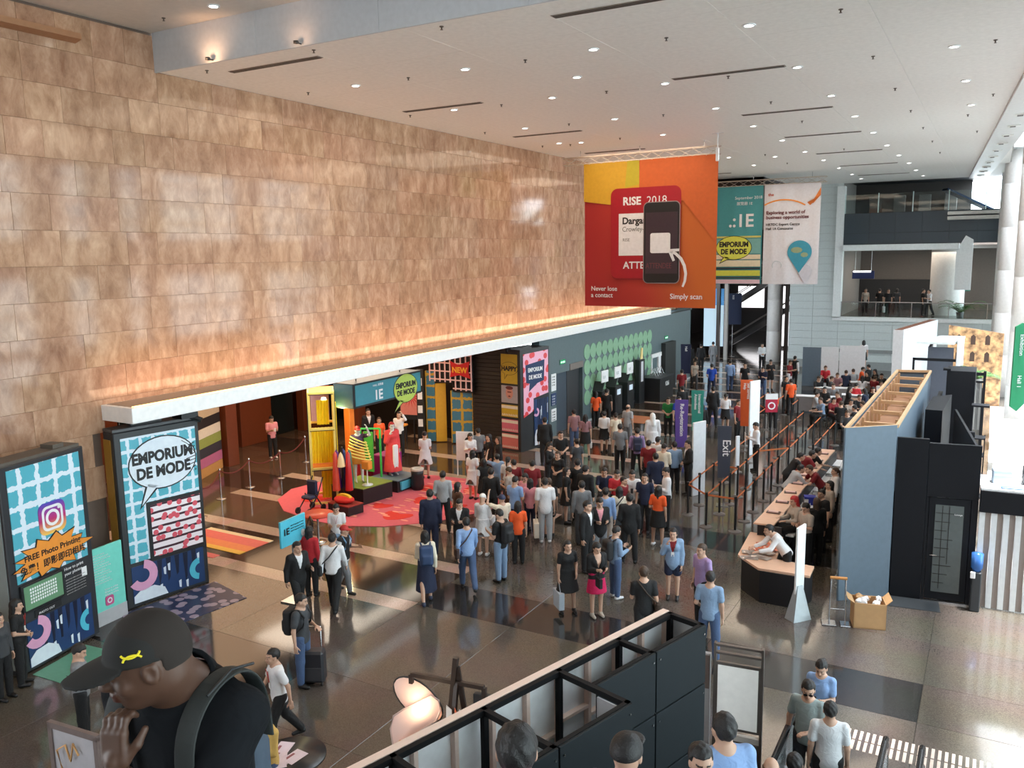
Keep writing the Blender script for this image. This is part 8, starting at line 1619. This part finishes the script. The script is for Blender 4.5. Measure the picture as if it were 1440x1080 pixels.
 (-6.42, 39.84, 0.0, -2.98, 'sit', 'short', [('tee', 'k')], ('trousers', 'k'), 'seated person in black, second from left of those in the middle rows', 1.7, 'k', 'light', 0, 0),
 (-5.5, 40.26, 0.0, -1.43, 'sit', 'long', [('tee', 'k')], ('trousers', 'k'), 'seated person in black, third from left of those in the middle rows', 1.7, 'k', 'light', 0, 0),
 (-4.48, 40.72, 0.0, -3.03, 'sit', 'short', [('tee', 'k')], ('trousers', 'k'), 'seated person in black, fourth from left of those in the middle rows', 1.7, 'k', 'light', 0, 0),
 (-4.63, 45.38, 0.0, -3.04, 'sit', 'short', [('tee', 'k')], ('trousers', 'k'), 'seated person in black, rightmost of those in the middle rows', 1.7, 'k', 'light', 0, 0),
 (-5.16, 36.13, 0.0, 0.14, 'sit', 'short:b', [('tee', 'k')], ('trousers', 'k'), 'seated person in black, leftmost of those in the front rows', 1.7, 'k', 'light', 0, 0),
 (-4.46, 35.39, 0.0, 1.17, 'sit', 'short', [('tee', 'k')], ('trousers', 'k'), 'seated person in black, second from left of those in the front rows', 1.7, 'k', 'light', 0, 0),
 (-4.78, 38.24, 0.0, -2.49, 'sit', 'short:b', [('tee', 'k')], ('trousers', 'k'), 'seated person in black, rightmost of those in the front rows', 1.7, 'k', 'light', 0, 0),
 (-5.29, 45.93, 0.0, 2.21, 'sit', 'long', [('tee', 'k')], ('trousers', 'k'), 'seated person in black, leftmost of those in the back row', 1.7, 'k', 'light', 0, 0),
 (-5.54, 48.54, 0.0, 1.16, 'sit', 'short', [('tee', 'k')], ('trousers', 'k'), 'seated person in black, second from left of those in the back row', 1.7, 'k', 'light', 0, 0),
 (-5.03, 46.92, 0.0, 2.2, 'sit', 'long', [('tee', 'k')], ('trousers', 'k'), 'seated person in black, rightmost of those in the back row', 1.7, 'k', 'light', 0, 0),
 (-6.24, 41.08, 0.0, -2.99, 'sit', 'short:b', [('tee', 'g')], ('trousers', 'k'), 'seated person in grey in the middle rows of the table crowd', 1.7, 'k', 'light', 0, 0),
 (-4.31, 36.53, 0.0, 1.16, 'sit', 'short:b', [('tee', 'g')], ('trousers', 'k'), 'seated person in grey in the front rows of the table crowd', 1.7, 'k', 'light', 0, 0),
 (-5.64, 37.11, 0.0, -2.47, 'sit', 'long', [('tee', 'r')], ('trousers', 'k'), 'seated person in dark red, leftmost of those in the front rows', 1.7, 'k', 'light', 0, 0),
 (-5.6, 38.69, 0.0, 2.24, 'sit', 'short:b', [('tee', 'r')], ('trousers', 'k'), 'seated person in dark red, rightmost of those in the front rows', 1.7, 'k', 'light', 0, 0),
 (-4.85, 44.21, 0.0, -0.41, 'sit', 'short:b', [('tee', 'r')], ('trousers', 'k'), 'seated person in dark red in the middle rows of the table crowd', 1.7, 'k', 'light', 0, 0),
 (-7.63, 47.32, 0.0, -2.98, 'sit', 'short:b', [('tee', 'R')], ('trousers', 'k'), 'seated person in bright red in the back row of the table crowd', 1.7, 'k', 'light', 0, 0),
 (-5.34, 41.49, 0.0, -0.4, 'sit', 'short', [('tee', 'R')], ('trousers', 'k'), 'seated person in bright red in the middle rows of the table crowd', 1.7, 'k', 'light', 0, 0),
 (-5.35, 43.99, 0.0, 0.12, 'sit', 'long', [('tee', 'w')], ('trousers', 'k'), 'seated person in white, leftmost of those in the middle rows', 1.7, 'k', 'light', 0, 0),
 (-4.42, 42.87, 0.0, -2.52, 'sit', 'long', [('tee', 'w')], ('trousers', 'k'), 'seated person in white, rightmost of those in the middle rows', 1.7, 'k', 'light', 0, 0),
 (-6.77, 43.36, 0.0, -1.42, 'sit', 'short:b', [('tee', 'dg')], ('trousers', 'k'), 'seated person in charcoal in the middle rows of the table crowd', 1.7, 'k', 'light', 0, 0),
 (-4.65, 34.28, 0.0, -3.01, 'sit', 'short:b', [('tee', 'dg')], ('trousers', 'k'), 'seated person in charcoal in the front rows of the table crowd', 1.7, 'k', 'light', 0, 0),
 (-6.63, 44.78, 0.0, -2.99, 'sit', 'short:b', [('tee', 'st')], ('trousers', 'k'), 'seated person in dusky pink in the middle rows of the table crowd', 1.7, 'k', 'light', 0, 0),
 (-6.36, 45.76, 0.0, 0.14, 'sit', 'short:b', [('tee', 'n')], ('trousers', 'k'), 'seated person in navy in the back row of the table crowd', 1.7, 'k', 'light', 0, 0),
 (-4.66, 39.97, 0.0, 1.16, 'sit', 'long', [('tee', 'n')], ('trousers', 'k'), 'seated person in navy in the front rows of the table crowd', 1.7, 'k', 'light', 0, 0),
 (-6.57, 38.25, 0.0, -1.4, 'sit', 'short', [('tee', 'lg')], ('trousers', 'k'), 'seated person in pale grey in the front rows of the table crowd', 1.7, 'k', 'light', 0, 0),
 (-6.11, 46.45, 0.0, 0.13, 'sit', 'short:b', [('tee', 'lg')], ('trousers', 'k'), 'seated person in pale grey in the back row of the table crowd', 1.7, 'k', 'light', 0, 0),
 (-5.86, 47.46, 0.0, -1.45, 'sit', 'short', [('tee', 'o')], ('trousers', 'k'), 'seated person in orange in the back row of the table crowd', 1.7, 'k', 'light', 0, 0),
 (-4.95, 36.98, 0.0, -2.48, 'sit', 'long', [('tee', 't')], ('trousers', 'k'), 'seated person in tan in the front rows of the table crowd', 1.7, 'k', 'light', 0, 0),
 (-6.0, 36.82, 0.0, 2.26, 'sit', 'short:b', [('tee', 'lj')], ('trousers', 'k'), 'seated person in faded blue in the front rows of the table crowd', 1.7, 'k', 'light', 0, 0),
]
# ================================================================ people of the crowd
WHO = {}
def stool(x, y, z0, h, rz=0):
    e = empty('stool', (x, y, z0), rz, label='plain black stool under a seated person', cat='stool', group='stools under the seated people')
    k = ('stool', round(h, 2))
    if k not in SHARE:
        b = MB().box((-0.17, -0.17, h - 0.04), (0.17, 0.17, h), 0.01); f = MB()
        for sx in (-0.14, 0.14):
            for sy in (-0.14, 0.14): f.beam((sx, sy, 0), (sx, sy, h - 0.04), 0.025)
        ms = []
        for nm, q in (('seat', b), ('legs', f)):
            me = bpy.data.meshes.new(nm); me.from_pydata(q.v, [], q.f); me.materials.append(DARK); ms.append(me)
        SHARE[k] = ms
    link('seat', SHARE[k][0], e); link('leg_frame', SHARE[k][1], e)
for (x, y, z, rz, pose, hair, tops, bottom, label, ht, shoes, skin, badge, lod) in PEOPLE:
    tops = [(k, CC[c]) for k, c in tops]; bottom = bottom and (bottom[0], CC[bottom[1]]); shoes = shoes and CC[shoes]
    e = person((x, y, z), rz, pose, hair, tops, bottom, label, ht=ht, shoes=shoes, skin=skin, badge=bool(badge), lod=lod)
    WHO[label] = (e, pose, hair)
    if pose == 'sit':
        stool(x, y, 0.0, 0.385 + z, rz)
def carry(key, kind, color, label, side=-1):
    """a bag worn or held by the person whose label starts with key"""
    lab = next(k for k in WHO if k.startswith(key)); e, pose, hair = WHO[lab]
    fem = hair.split(':')[0] in ('long', 'bob', 'tail', 'bun') or hair[0] in 'lbtu'
    J = skeleton(fem=fem, **POSES[pose]); T = J['T']; m = mat(color, 0.7, name='bag_cloth')
    b = empty({'backpack': 'backpack', 'tote': 'tote_bag', 'sling': 'shoulder_bag', 'hand': 'handbag', 'phone': 'phone', 'paper': 'paper_sheet'}[kind], e.location, e.rotation_euler[2], label, {'backpack': 'backpack', 'tote': 'bag', 'sling': 'bag', 'hand': 'bag', 'phone': 'phone', 'paper': 'paper'}[kind]); b.scale = e.scale
    if kind == 'backpack':
        c = T((0, -0.20, 0.27)); v, q = nets(lambda P: uni([d_box(P, c, (0.15, 0.085, 0.23), 0.06), d_box(P, c + V3(0, -0.085, -0.07), (0.11, 0.04, 0.11), 0.035)], 0.02), axis_pts(c[0] - 0.22, c[0] + 0.22, 0.02), axis_pts(c[1] - 0.2, c[1] + 0.16, 0.02), axis_pts(c[2] - 0.3, c[2] + 0.3, 0.02))
        o = bpy.data.objects.new('pack', np_mesh('pack', v, q, [m])); COL.objects.link(o); o.parent = b
        for s in (-1, 1): MB().tube([c + V3(s * 0.09, 0.06, 0.18), T((s * 0.10, -0.09, 0.50)), T((s * 0.115, 0.03, 0.515)), T((s * 0.12, 0.13, 0.40)), T((s * 0.13, 0.11, 0.24)), T((s * 0.15, -0.02, 0.12))], 0.019, 6).build('strap', m, b)
    elif kind in ('tote', 'hand'):
        w = J[('l' if side < 0 else 'r') + 'wr'] + J[('l' if side < 0 else 'r') + 'hd'] * 0.08; s = 1.0 if kind == 'tote' else 0.55
        c = w + V3(0, 0, -0.30 * s - 0.1)
        MB().add([], []); mb = MB(); hw, hd, hh = 0.06 * s, 0.19 * s, 0.19 * s
        mb.prism([(c[1] - hd, c[2] - hh), (c[1] + hd, c[2] - hh), (c[1] + hd * 1.1, c[2] + hh), (c[1] - hd * 1.1, c[2] + hh)], c[0] - hw, c[0] + hw, 'x'); mb.build('bag_body', m, b)
        MB().tube([(c[0], c[1] - hd * 0.6, c[2] + hh - 0.01), (w[0], w[1], w[2]), (c[0], c[1] + hd * 0.6, c[2] + hh - 0.01)], 0.009, 6).build('handle', m, b)
    elif kind == 'sling':
        c = T((side * 0.24, -0.02, 0.02)); MB().box(c - V3(0.05, 0.15, 0.12), c + V3(0.05, 0.15, 0.12), 0.03).build('bag_body', m, b)
        MB().tube([c + V3(0, -0.1, 0.1), T((side * 0.05, -0.15, 0.30)), T((-side * 0.10, -0.10, 0.50)), T((-side * 0.12, 0.02, 0.52)), T((-side * 0.06, 0.14, 0.38)), T((side * 0.10, 0.14, 0.20)), c + V3(0, 0.1, 0.1)], 0.014, 6).build('strap', m, b)
    else:
        w = (J['lwr'] + J['lhd'] * 0.12 + J['rwr'] + J['rhd'] * 0.12) / 2; s = V3(0.035, 0.006, 0.07) if kind == 'phone' else V3(0.11, 0.005, 0.15)
        MB().box(w - s, w + s, 0.004).build('body' if kind == 'phone' else 'sheet', m, b); MB().box(w - s * V3(0.85, 1.3, 0.9), w + s * V3(0.85, -0.9, 0.9)).build('face', mat((0.6, 0.62, 0.65)) if kind == 'paper' else mat((0.2, 0.25, 0.3)), b)
K_ = (0.014, 0.014, 0.016); WT = (0.75, 0.76, 0.78)
for a in (('man in charcoal T-shirt', 'backpack', K_, 'black backpack worn by the man with the trolley suitcase'),
 ('man in white shirt walking away', 'sling', K_, 'black shoulder bag on the white-shirted man walking away', -1),
 ('man in white shirt striding left', 'tote', srgb(150, 190, 215), 'pale blue printed bag behind the white-shirted man striding left', 1),
 ('person in red cap', 'backpack', srgb(110, 150, 190), 'blue and white patterned pack on the red-capped person'),
 ('woman in cream cardigan', 'backpack', srgb(45, 65, 100), 'navy backpack on the woman in the cream cardigan'),
 ('man in light blue shirt and jeans walking away', 'sling', srgb(62, 45, 42), 'brown messenger bag on the man in the light blue shirt', -1),
 ('man in black T-shirt and pale jeans', 'backpack', K_, 'black backpack on the man in pale jeans'),
 ('woman in white blouse and short', 'tote', (0.7, 0.7, 0.72), 'white tote bag on the woman in the short white skirt', 1),
 ('man in white polo', 'tote', srgb(225, 215, 200), 'white and yellow shopping bag of the white polo man', -1),
 ('woman in sleeveless white', 'hand', K_, 'small black handbag of the woman in the sleeveless white dress', -1),
 ('man in lavender shirt', 'backpack', srgb(45, 50, 75), 'dark backpack on the man in the lavender shirt'),
 ('man in white shirt with white and orange', 'tote', srgb(235, 225, 215), 'white and orange tote of the man reading papers', -1),
 ('woman in black dress with a big', 'tote', srgb(170, 180, 190), 'silver and white carry bag held low by the woman in black dress', 1),
 ('woman in pale denim shirt', 'backpack', K_, 'black backpack on the woman in the pale denim shirt'),
 ('woman in black jacket and magenta', 'hand', K_, 'small black purse of the woman in the magenta skirt', 1),
 ('man in black T-shirt with a strap', 'sling', srgb(60, 45, 35), 'brown crossbody bag on the man by the booth frame', 1),
 ('woman in cream top with crossbody', 'sling', K_, 'black crossbody bag on the woman in the cream top', -1),
 ('woman in sky blue top', 'tote', srgb(180, 210, 205), 'pale green tote bag beside the escalator foot', 1),
 ('person in black carrying a white bag', 'tote', WT, 'white bag carried on the far balcony', 1),
 ('woman in white blouse and black skirt walking', 'hand', WT, 'white jacket bundle on the arm of the woman near the kiosks', 1),
 ('woman in striped top', 'hand', WT, 'round white bag of the woman in the striped top', 1),
 ('bearded man', 'phone', K_, 'black phone in the hands of the bearded man'),
 ('lone person in pale pink', 'phone', WT, 'white phone held up in the dim lobby'),
 ('man in white shirt reading a tablet', 'paper', WT, 'pale tablet held in the middle of the queue'),
 ('man in white shirt with white and orange', 'paper', WT, 'papers in the hands of the man with the orange tote'),
 ('woman in sky blue top', 'phone', K_, 'black phone in the hands of the woman in sky blue'),
 ('woman in black blazer', 'phone', K_, 'black phone of the woman in the black blazer')):
    carry(*a)
# sunglasses and spectacles
def glasses(key, label, dark=True):
    lab = next(k for k in WHO if k.startswith(key)); e, pose, hair = WHO[lab]; J = skeleton(fem=False, **POSES[pose]); HM = head_mat(J); f = MB()
    for s in (-1, 1): f.prism(ellp(s * 0.034, -0.002, 0.026, 0.019, 14), 0.100, 0.104).tube([(s * 0.058, 0.100, 0.002), (s * 0.084, 0.0, 0.0)], 0.003, 5)
    f.tube([(-0.01, 0.104, 0), (0.01, 0.104, 0)], 0.003, 5)
    f.v = [tuple(HM @ V3(*v) + J['head']) for v in f.v]; f.build('glasses', mat((0.01, 0.01, 0.012), 0.15), e)
glasses('man in grey-green', '')
# podium for the woman at the back, leaflet white-red disc
lab = 'woman in white top and black skirt standing'; e = WHO[next(k for k in WHO if k.startswith(lab))][0]
o = empty('podium', (e.location.x, e.location.y, 0), label='black podium box under the standing woman at the back', cat='podium'); MB().box((-0.35, -0.35, 0), (0.35, 0.35, 0.86), 0.01).build('box', DARK, o); MB().box((-0.38, -0.38, 0.86), (0.38, 0.38, 0.90), 0.01).build('top_board', BLACK, o)
# ================================================================ the man in the cap, close to the camera
def near_man():
    e = empty('person', (-1.752, 1.369, 4.917), math.radians(187), 'man in a black cap with yellow emblem, hand at his mouth, close to us', 'person')
    e.scale = (1.0,) * 3
    J = skeleton(head=(-0.76, 0.24), hunch=0.01, la=((0.02, 0.17, -0.26), (0.14, 0.04, 0.13), (0.1, -1, 0)), lean=0.10)
    J['head'] = J['T']((0, 0.090, 0.640)); HM = head_mat(J)
    base = body_sdf(J)
    def f(P):
        Q = (P - J['head']) @ HM; d = base(P)
        d = smin(d, d_ell(Q, (0, 0.100, -0.030), (0.022, 0.017, 0.012)), 0.012)                       # broad nose
        d = smin(d, d_ell(Q, (0, 0.091, -0.056), (0.027, 0.015, 0.009)), 0.006); d = smin(d, d_ell(Q, (0, 0.089, -0.070), (0.025, 0.015, 0.009)), 0.006)
        for s in (-1, 1):
            d = smax(d, -d_ell(Q, (s * 0.088, -0.002, -0.008), (0.006, 0.010, 0.016)), 0.006)          # ear hollow
            d = smin(d, d_cone(Q, (s * 0.050, 0.070, 0.004), (s * 0.018, 0.094, 0.006), 0.006, 0.006), 0.008)
        d = smin(d, d_cone(P, J['T']((0, -0.03, 0.44)), J['head'] - HM @ V3(0, 0.030, 0.05), 0.072, 0.057), 0.03)
        return d
    h = J['head']; g = [axis_pts(-0.42, 0.42, 0.018, (-0.11, 0.11), 0.005), axis_pts(-0.32, 0.55, 0.018, (h[1] - 0.13, h[1] + 0.14), 0.005), axis_pts(0.7, 1.9, 0.018, (h[2] - 0.16, h[2] + 0.14), 0.005)]
    def low(P):
        Q = (P - h) @ HM; ce_ = d_ell(Q, (0, -0.001, 0.022), (0.0805, 0.0945, 0.0865)) + 0.004
        return np.maximum(np.maximum(f(P), 0.78 - P[..., 2]), np.where(Q[..., 2] > 0.012, ce_, -1.0))
    v, q = nets(low, *g); c = v[q].mean(1); Q = (c - h) @ HM; mi = np.zeros(len(q), int)
    for s in (-1, 1): mi[(np.linalg.norm((Q - V3(s * 0.032, 0.094, -0.004)) / V3(1.2, 1, 0.5), axis=1) < 0.011)] = 1
    for s in (-1, 1): mi[(np.abs(Q[:, 0] - s * 0.036) < 0.024) & (np.abs(Q[:, 2] - 0.024 + 0.2 * (np.abs(Q[:, 0]) - 0.03) ** 1) < 0.005) & (Q[:, 1] > 0.055)] = 1
    mi[(np.abs(Q[:, 0]) < 0.026) & (np.abs(Q[:, 2] + 0.063) < 0.013) & (Q[:, 1] > 0.082)] = 2
    hd = J['lhd']; hv, hq = nets(lambda P: hand_sdf(P, 1.25), axis_pts(-0.06, 0.10, 0.0035), axis_pts(-0.04, 0.12, 0.0035), axis_pts(-0.07, 0.19, 0.0035))
    pm = V3(0.1, -1, 0.1); hd = unit(V3(0.12, -0.16, 1.0)); pm = unit(pm - hd * (pm @ hd)); X = np.cross(pm, hd); M = np.stack([X, pm, hd], 1)
    if np.linalg.det(M) < 0: hq = hq[:, ::-1]
    hv = 0.94 * hv @ M.T + J['lwr'] + hd * 0.01; q = np.concatenate([q, hq + len(v)]); v = np.concatenate([v, hv]); mi = np.concatenate([mi, np.zeros(len(hq), int)])
    o = bpy.data.objects.new('body', np_mesh('body', v, q, skin_mats('brown'), mi)); COL.objects.link(o); o.parent = e
    nl = MB()
    # cap: crown, band seam, brim
    def cap(P):
        Q = (P - h) @ HM; d = smax(d_ell(Q, (0, -0.001, 0.022), (0.0805, 0.0945, 0.0865)), 0.010 - Q[..., 2] + 0.10 * Q[..., 1], 0.006)
        b = np.maximum(np.abs(Q[..., 2] - (0.030 + 0.02 * 0 - 0.10 * (Q[..., 1] - 0.08) - 3.0 * Q[..., 0] ** 2)) - 0.004, d_ell(Q, (0, 0.085, 0.03), (0.079, 0.105, 0.2)))
        b = np.maximum(b, 0.055 - Q[..., 1]); return smin(smin(d, b, 0.006), d_ell(Q, (0, -0.001, 0.108), (0.009, 0.009, 0.005)), 0.003)
    cv_, cq = nets(cap, *[axis_pts(h[i] - (0.13, 0.16, 0.10)[i], h[i] + (0.13, 0.24, 0.19)[i], 0.0042) for i in range(3)])
    co = bpy.data.objects.new('cap', np_mesh('cap', cv_, cq, [mat((0.010, 0.009, 0.008), 0.85, name='cap_cloth')])); COL.objects.link(co); co.parent = e
    # yellow emblem on the left side: two interlocking arcs
    em = MB(); yl = mat(srgb(235, 215, 40), 0.5)
    pts = []
    def on_cap(y, z):
        r = 1 - ((y + 0.001) / 0.0945) ** 2 - ((z - 0.022) / 0.0865) ** 2; return -0.0815 * math.sqrt(max(r, 0.01)) - 0.002
    for sg in (-1, 1):
        a = [(0.022 + 0.022 * math.sin(t), 0.046 + sg * (0.0145 - 0.0145 * math.cos(t) * 0.9) - sg * 0.004) for t in np.linspace(-1.35, 1.35, 9)]
        em.tube([HM @ V3(on_cap(y, z), y, z) + h for y, z in a], 0.0028, 6)
    em.build('yellow_emblem', yl, co)
    eb = MB(); eb.tube([HM @ V3(s, -0.001 - 0.0945 * 0.93, 0.056) + h for s in (-0.012, 0.0, 0.012)], 0.004, 6).build('yellow_back_emblem', yl, co)
    # short hair below the cap
    hf = lambda P: (lambda Q: smax(smax(d_ell(Q, (0, -0.009, 0.014), (0.0795, 0.0990, 0.102)), np.minimum(Q[..., 1] - 0.045, 0.2), 0.01), np.maximum(-0.035 - Q[..., 2] + 0.3 * (Q[..., 1] + 0.05), np.minimum(0.012 - Q[..., 2], Q[..., 1] + 0.03)), 0.01))((P - h) @ HM)
    hv2, hq2 = nets(hf, *[axis_pts(h[i] - 0.15, h[i] + 0.15, 0.005) for i in range(3)]); ho = bpy.data.objects.new('hair', np_mesh('hair', hv2, hq2, [mat((0.018, 0.012, 0.009), 0.9)])); COL.objects.link(ho); ho.parent = e
    # polo with collar
    gg = [axis_pts(-0.42, 0.42, 0.011), axis_pts(-0.32, 0.5, 0.011), axis_pts(0.78, 1.62, 0.011)]
    def reg(P):
        R_ = P @ np.eye(3); qz = (P - J['T']((0, 0, 0))) @ np.array([[1, 0, 0], [0, math.cos(0.1), math.sin(0.1)], [0, -math.sin(0.1), math.cos(0.1)]])
        return np.maximum(np.maximum(qz[..., 2] - 0.53 + 0.30 * np.maximum(qz[..., 1], 0) , 0.0 - qz[..., 2]), d_cone(P, J['T']((-0.14, 0, 0.40)), J['T']((0.14, 0, 0.40)), 0.17, 0.17))
    pf0 = cloth_sdf(J, 'polo'); pf = lambda P: smin(pf0(P), smax(base(P) - 0.016, reg(P), 0.01), 0.02); v2, q2 = nets(lambda P: np.maximum(pf(P) + 0.002 * np.sin(P[..., 2] * 40 + P[..., 0] * 25), 0.80 - P[..., 2]), *gg)
    blk = mat((0.008, 0.009, 0.011), 0.9, spec=0.15, name='black_cotton'); so_ = bpy.data.objects.new('shirt', np_mesh('shirt', v2, q2, [blk])); COL.objects.link(so_); so_.parent = e
    T = J['T']; nb = T((0, 0.0, 0.49)); ax = unit((h - HM @ V3(0, 0.03, 0.06)) - nb)
    Mc = frame_from(ax, (1, 0, 0))
    def col(P):
        q_ = (P - nb - ax * 0.0) @ Mc; r = np.sqrt((q_[..., 0] / 0.082) ** 2 + (q_[..., 1] / 0.092) ** 2); d = np.abs((r - 1) * 0.085 - 0.10 * (0.02 - q_[..., 2])) - 0.006
        return np.maximum(np.maximum(d, np.abs(q_[..., 2] - 0.012) - 0.028), -np.maximum(np.abs(q_[..., 0]) - 0.03, -q_[..., 1]) )
    v3, q3 = nets(col, *[axis_pts(nb[i] - 0.14, nb[i] + 0.14, 0.0055) for i in range(3)]); ko = bpy.data.objects.new('collar', np_mesh('collar', v3, q3, [blk])); COL.objects.link(ko); ko.parent = so_
    # backpack with broad straps (worn): own thing
    b = empty('backpack', e.location, e.rotation_euler[2], 'dark grey backpack with a broad strap over the cap wearer\'s shoulder', 'backpack'); b.scale = e.scale
    sm_ = mat((0.028, 0.032, 0.031), 0.75, name='strap_webbing')
    for s in (-1, 1):
        P_ = [T((s * 0.125, -0.13, 0.30)), T((s * 0.125, -0.135, 0.44)), T((s * 0.122, -0.095, 0.525)), T((s * 0.120, -0.02, 0.553)), T((s * 0.120, 0.07, 0.535)), T((s * 0.118, 0.135, 0.46)), T((s * 0.118, 0.150, 0.34)), T((s * 0.13, 0.13, 0.2))]
        vs, fs = [], []
        for i, p in enumerate(P_):
            t = unit(P_[min(i + 1, 7)] - P_[max(i - 1, 0)]); n_ = unit(np.cross(V3(1, 0, 0), t))
            for a_, b_ in ((-0.034, -0.007), (0.034, -0.007), (0.034, 0.007), (-0.034, 0.007)): vs.append(p + V3(a_, 0, 0) + n_ * b_)
        for i in range(7):
            for k in range(4): fs.append((i * 4 + k, i * 4 + (k + 1) % 4, i * 4 + 4 + (k + 1) % 4, i * 4 + 4 + k))
        so2 = mesh_obj('strap', vs, fs, sm_, b); so2.modifiers.new('s', 'SUBSURF').levels = 2; so2.modifiers['s'].render_levels = 2
        MB().tube([P_[2] + V3(-0.03, 0, 0.012), P_[3] + V3(-0.03, 0, 0.012), P_[4] + V3(-0.03, 0, 0.012)], 0.004, 6).build('strap_piping', BLACK, so2)
    c = T((0.06, -0.17, 0.05)); v, q = nets(lambda P: uni([d_box(P, c, (0.12, 0.06, 0.19), 0.05), d_box(P, c + V3(0, -0.06, -0.06), (0.09, 0.03, 0.10), 0.02)], 0.02), axis_pts(c[0] - 0.24, c[0] + 0.24, 0.015), axis_pts(c[1] - 0.24, c[1] + 0.2, 0.015), axis_pts(c[2] - 0.32, c[2] + 0.32, 0.015))
    o = bpy.data.objects.new('pack', np_mesh('pack', v, q, [mat((0.04, 0.06, 0.09), 0.7)])); COL.objects.link(o); o.parent = b
    # blue folder at the chest
    bl = empty('blue_folder', e.location, e.rotation_euler[2], 'bright blue folder against the cap wearer\'s chest', 'folder'); bl.scale = e.scale
    c = T((-0.03, 0.17, 0.22)); MB().box(c - V3(0.08, 0.01, 0.13), c + V3(0.08, 0.01, 0.13), 0.004).build('cover', mat(srgb(40, 90, 170), 0.35), bl); MB().box(c - V3(0.07, -0.010, 0.12), c + V3(0.07, 0.012, 0.09)).build('printed_page', mat(srgb(80, 130, 200), 0.35), bl)
    # trousers and shoes below the frame
    put(np_mesh('trousers', *nets(cloth_sdf(J, 'trousers'), *grid_for(J, 0.025, False)), [BLACK]), 'trousers', [BLACK], e)
    put(np_mesh('shoes', *nets(cloth_sdf(J, 'shoes'), *grid_for(J, 0.02, False)), [BLACK]), 'shoes', [BLACK], e)
near_man()
texts_to_mesh()
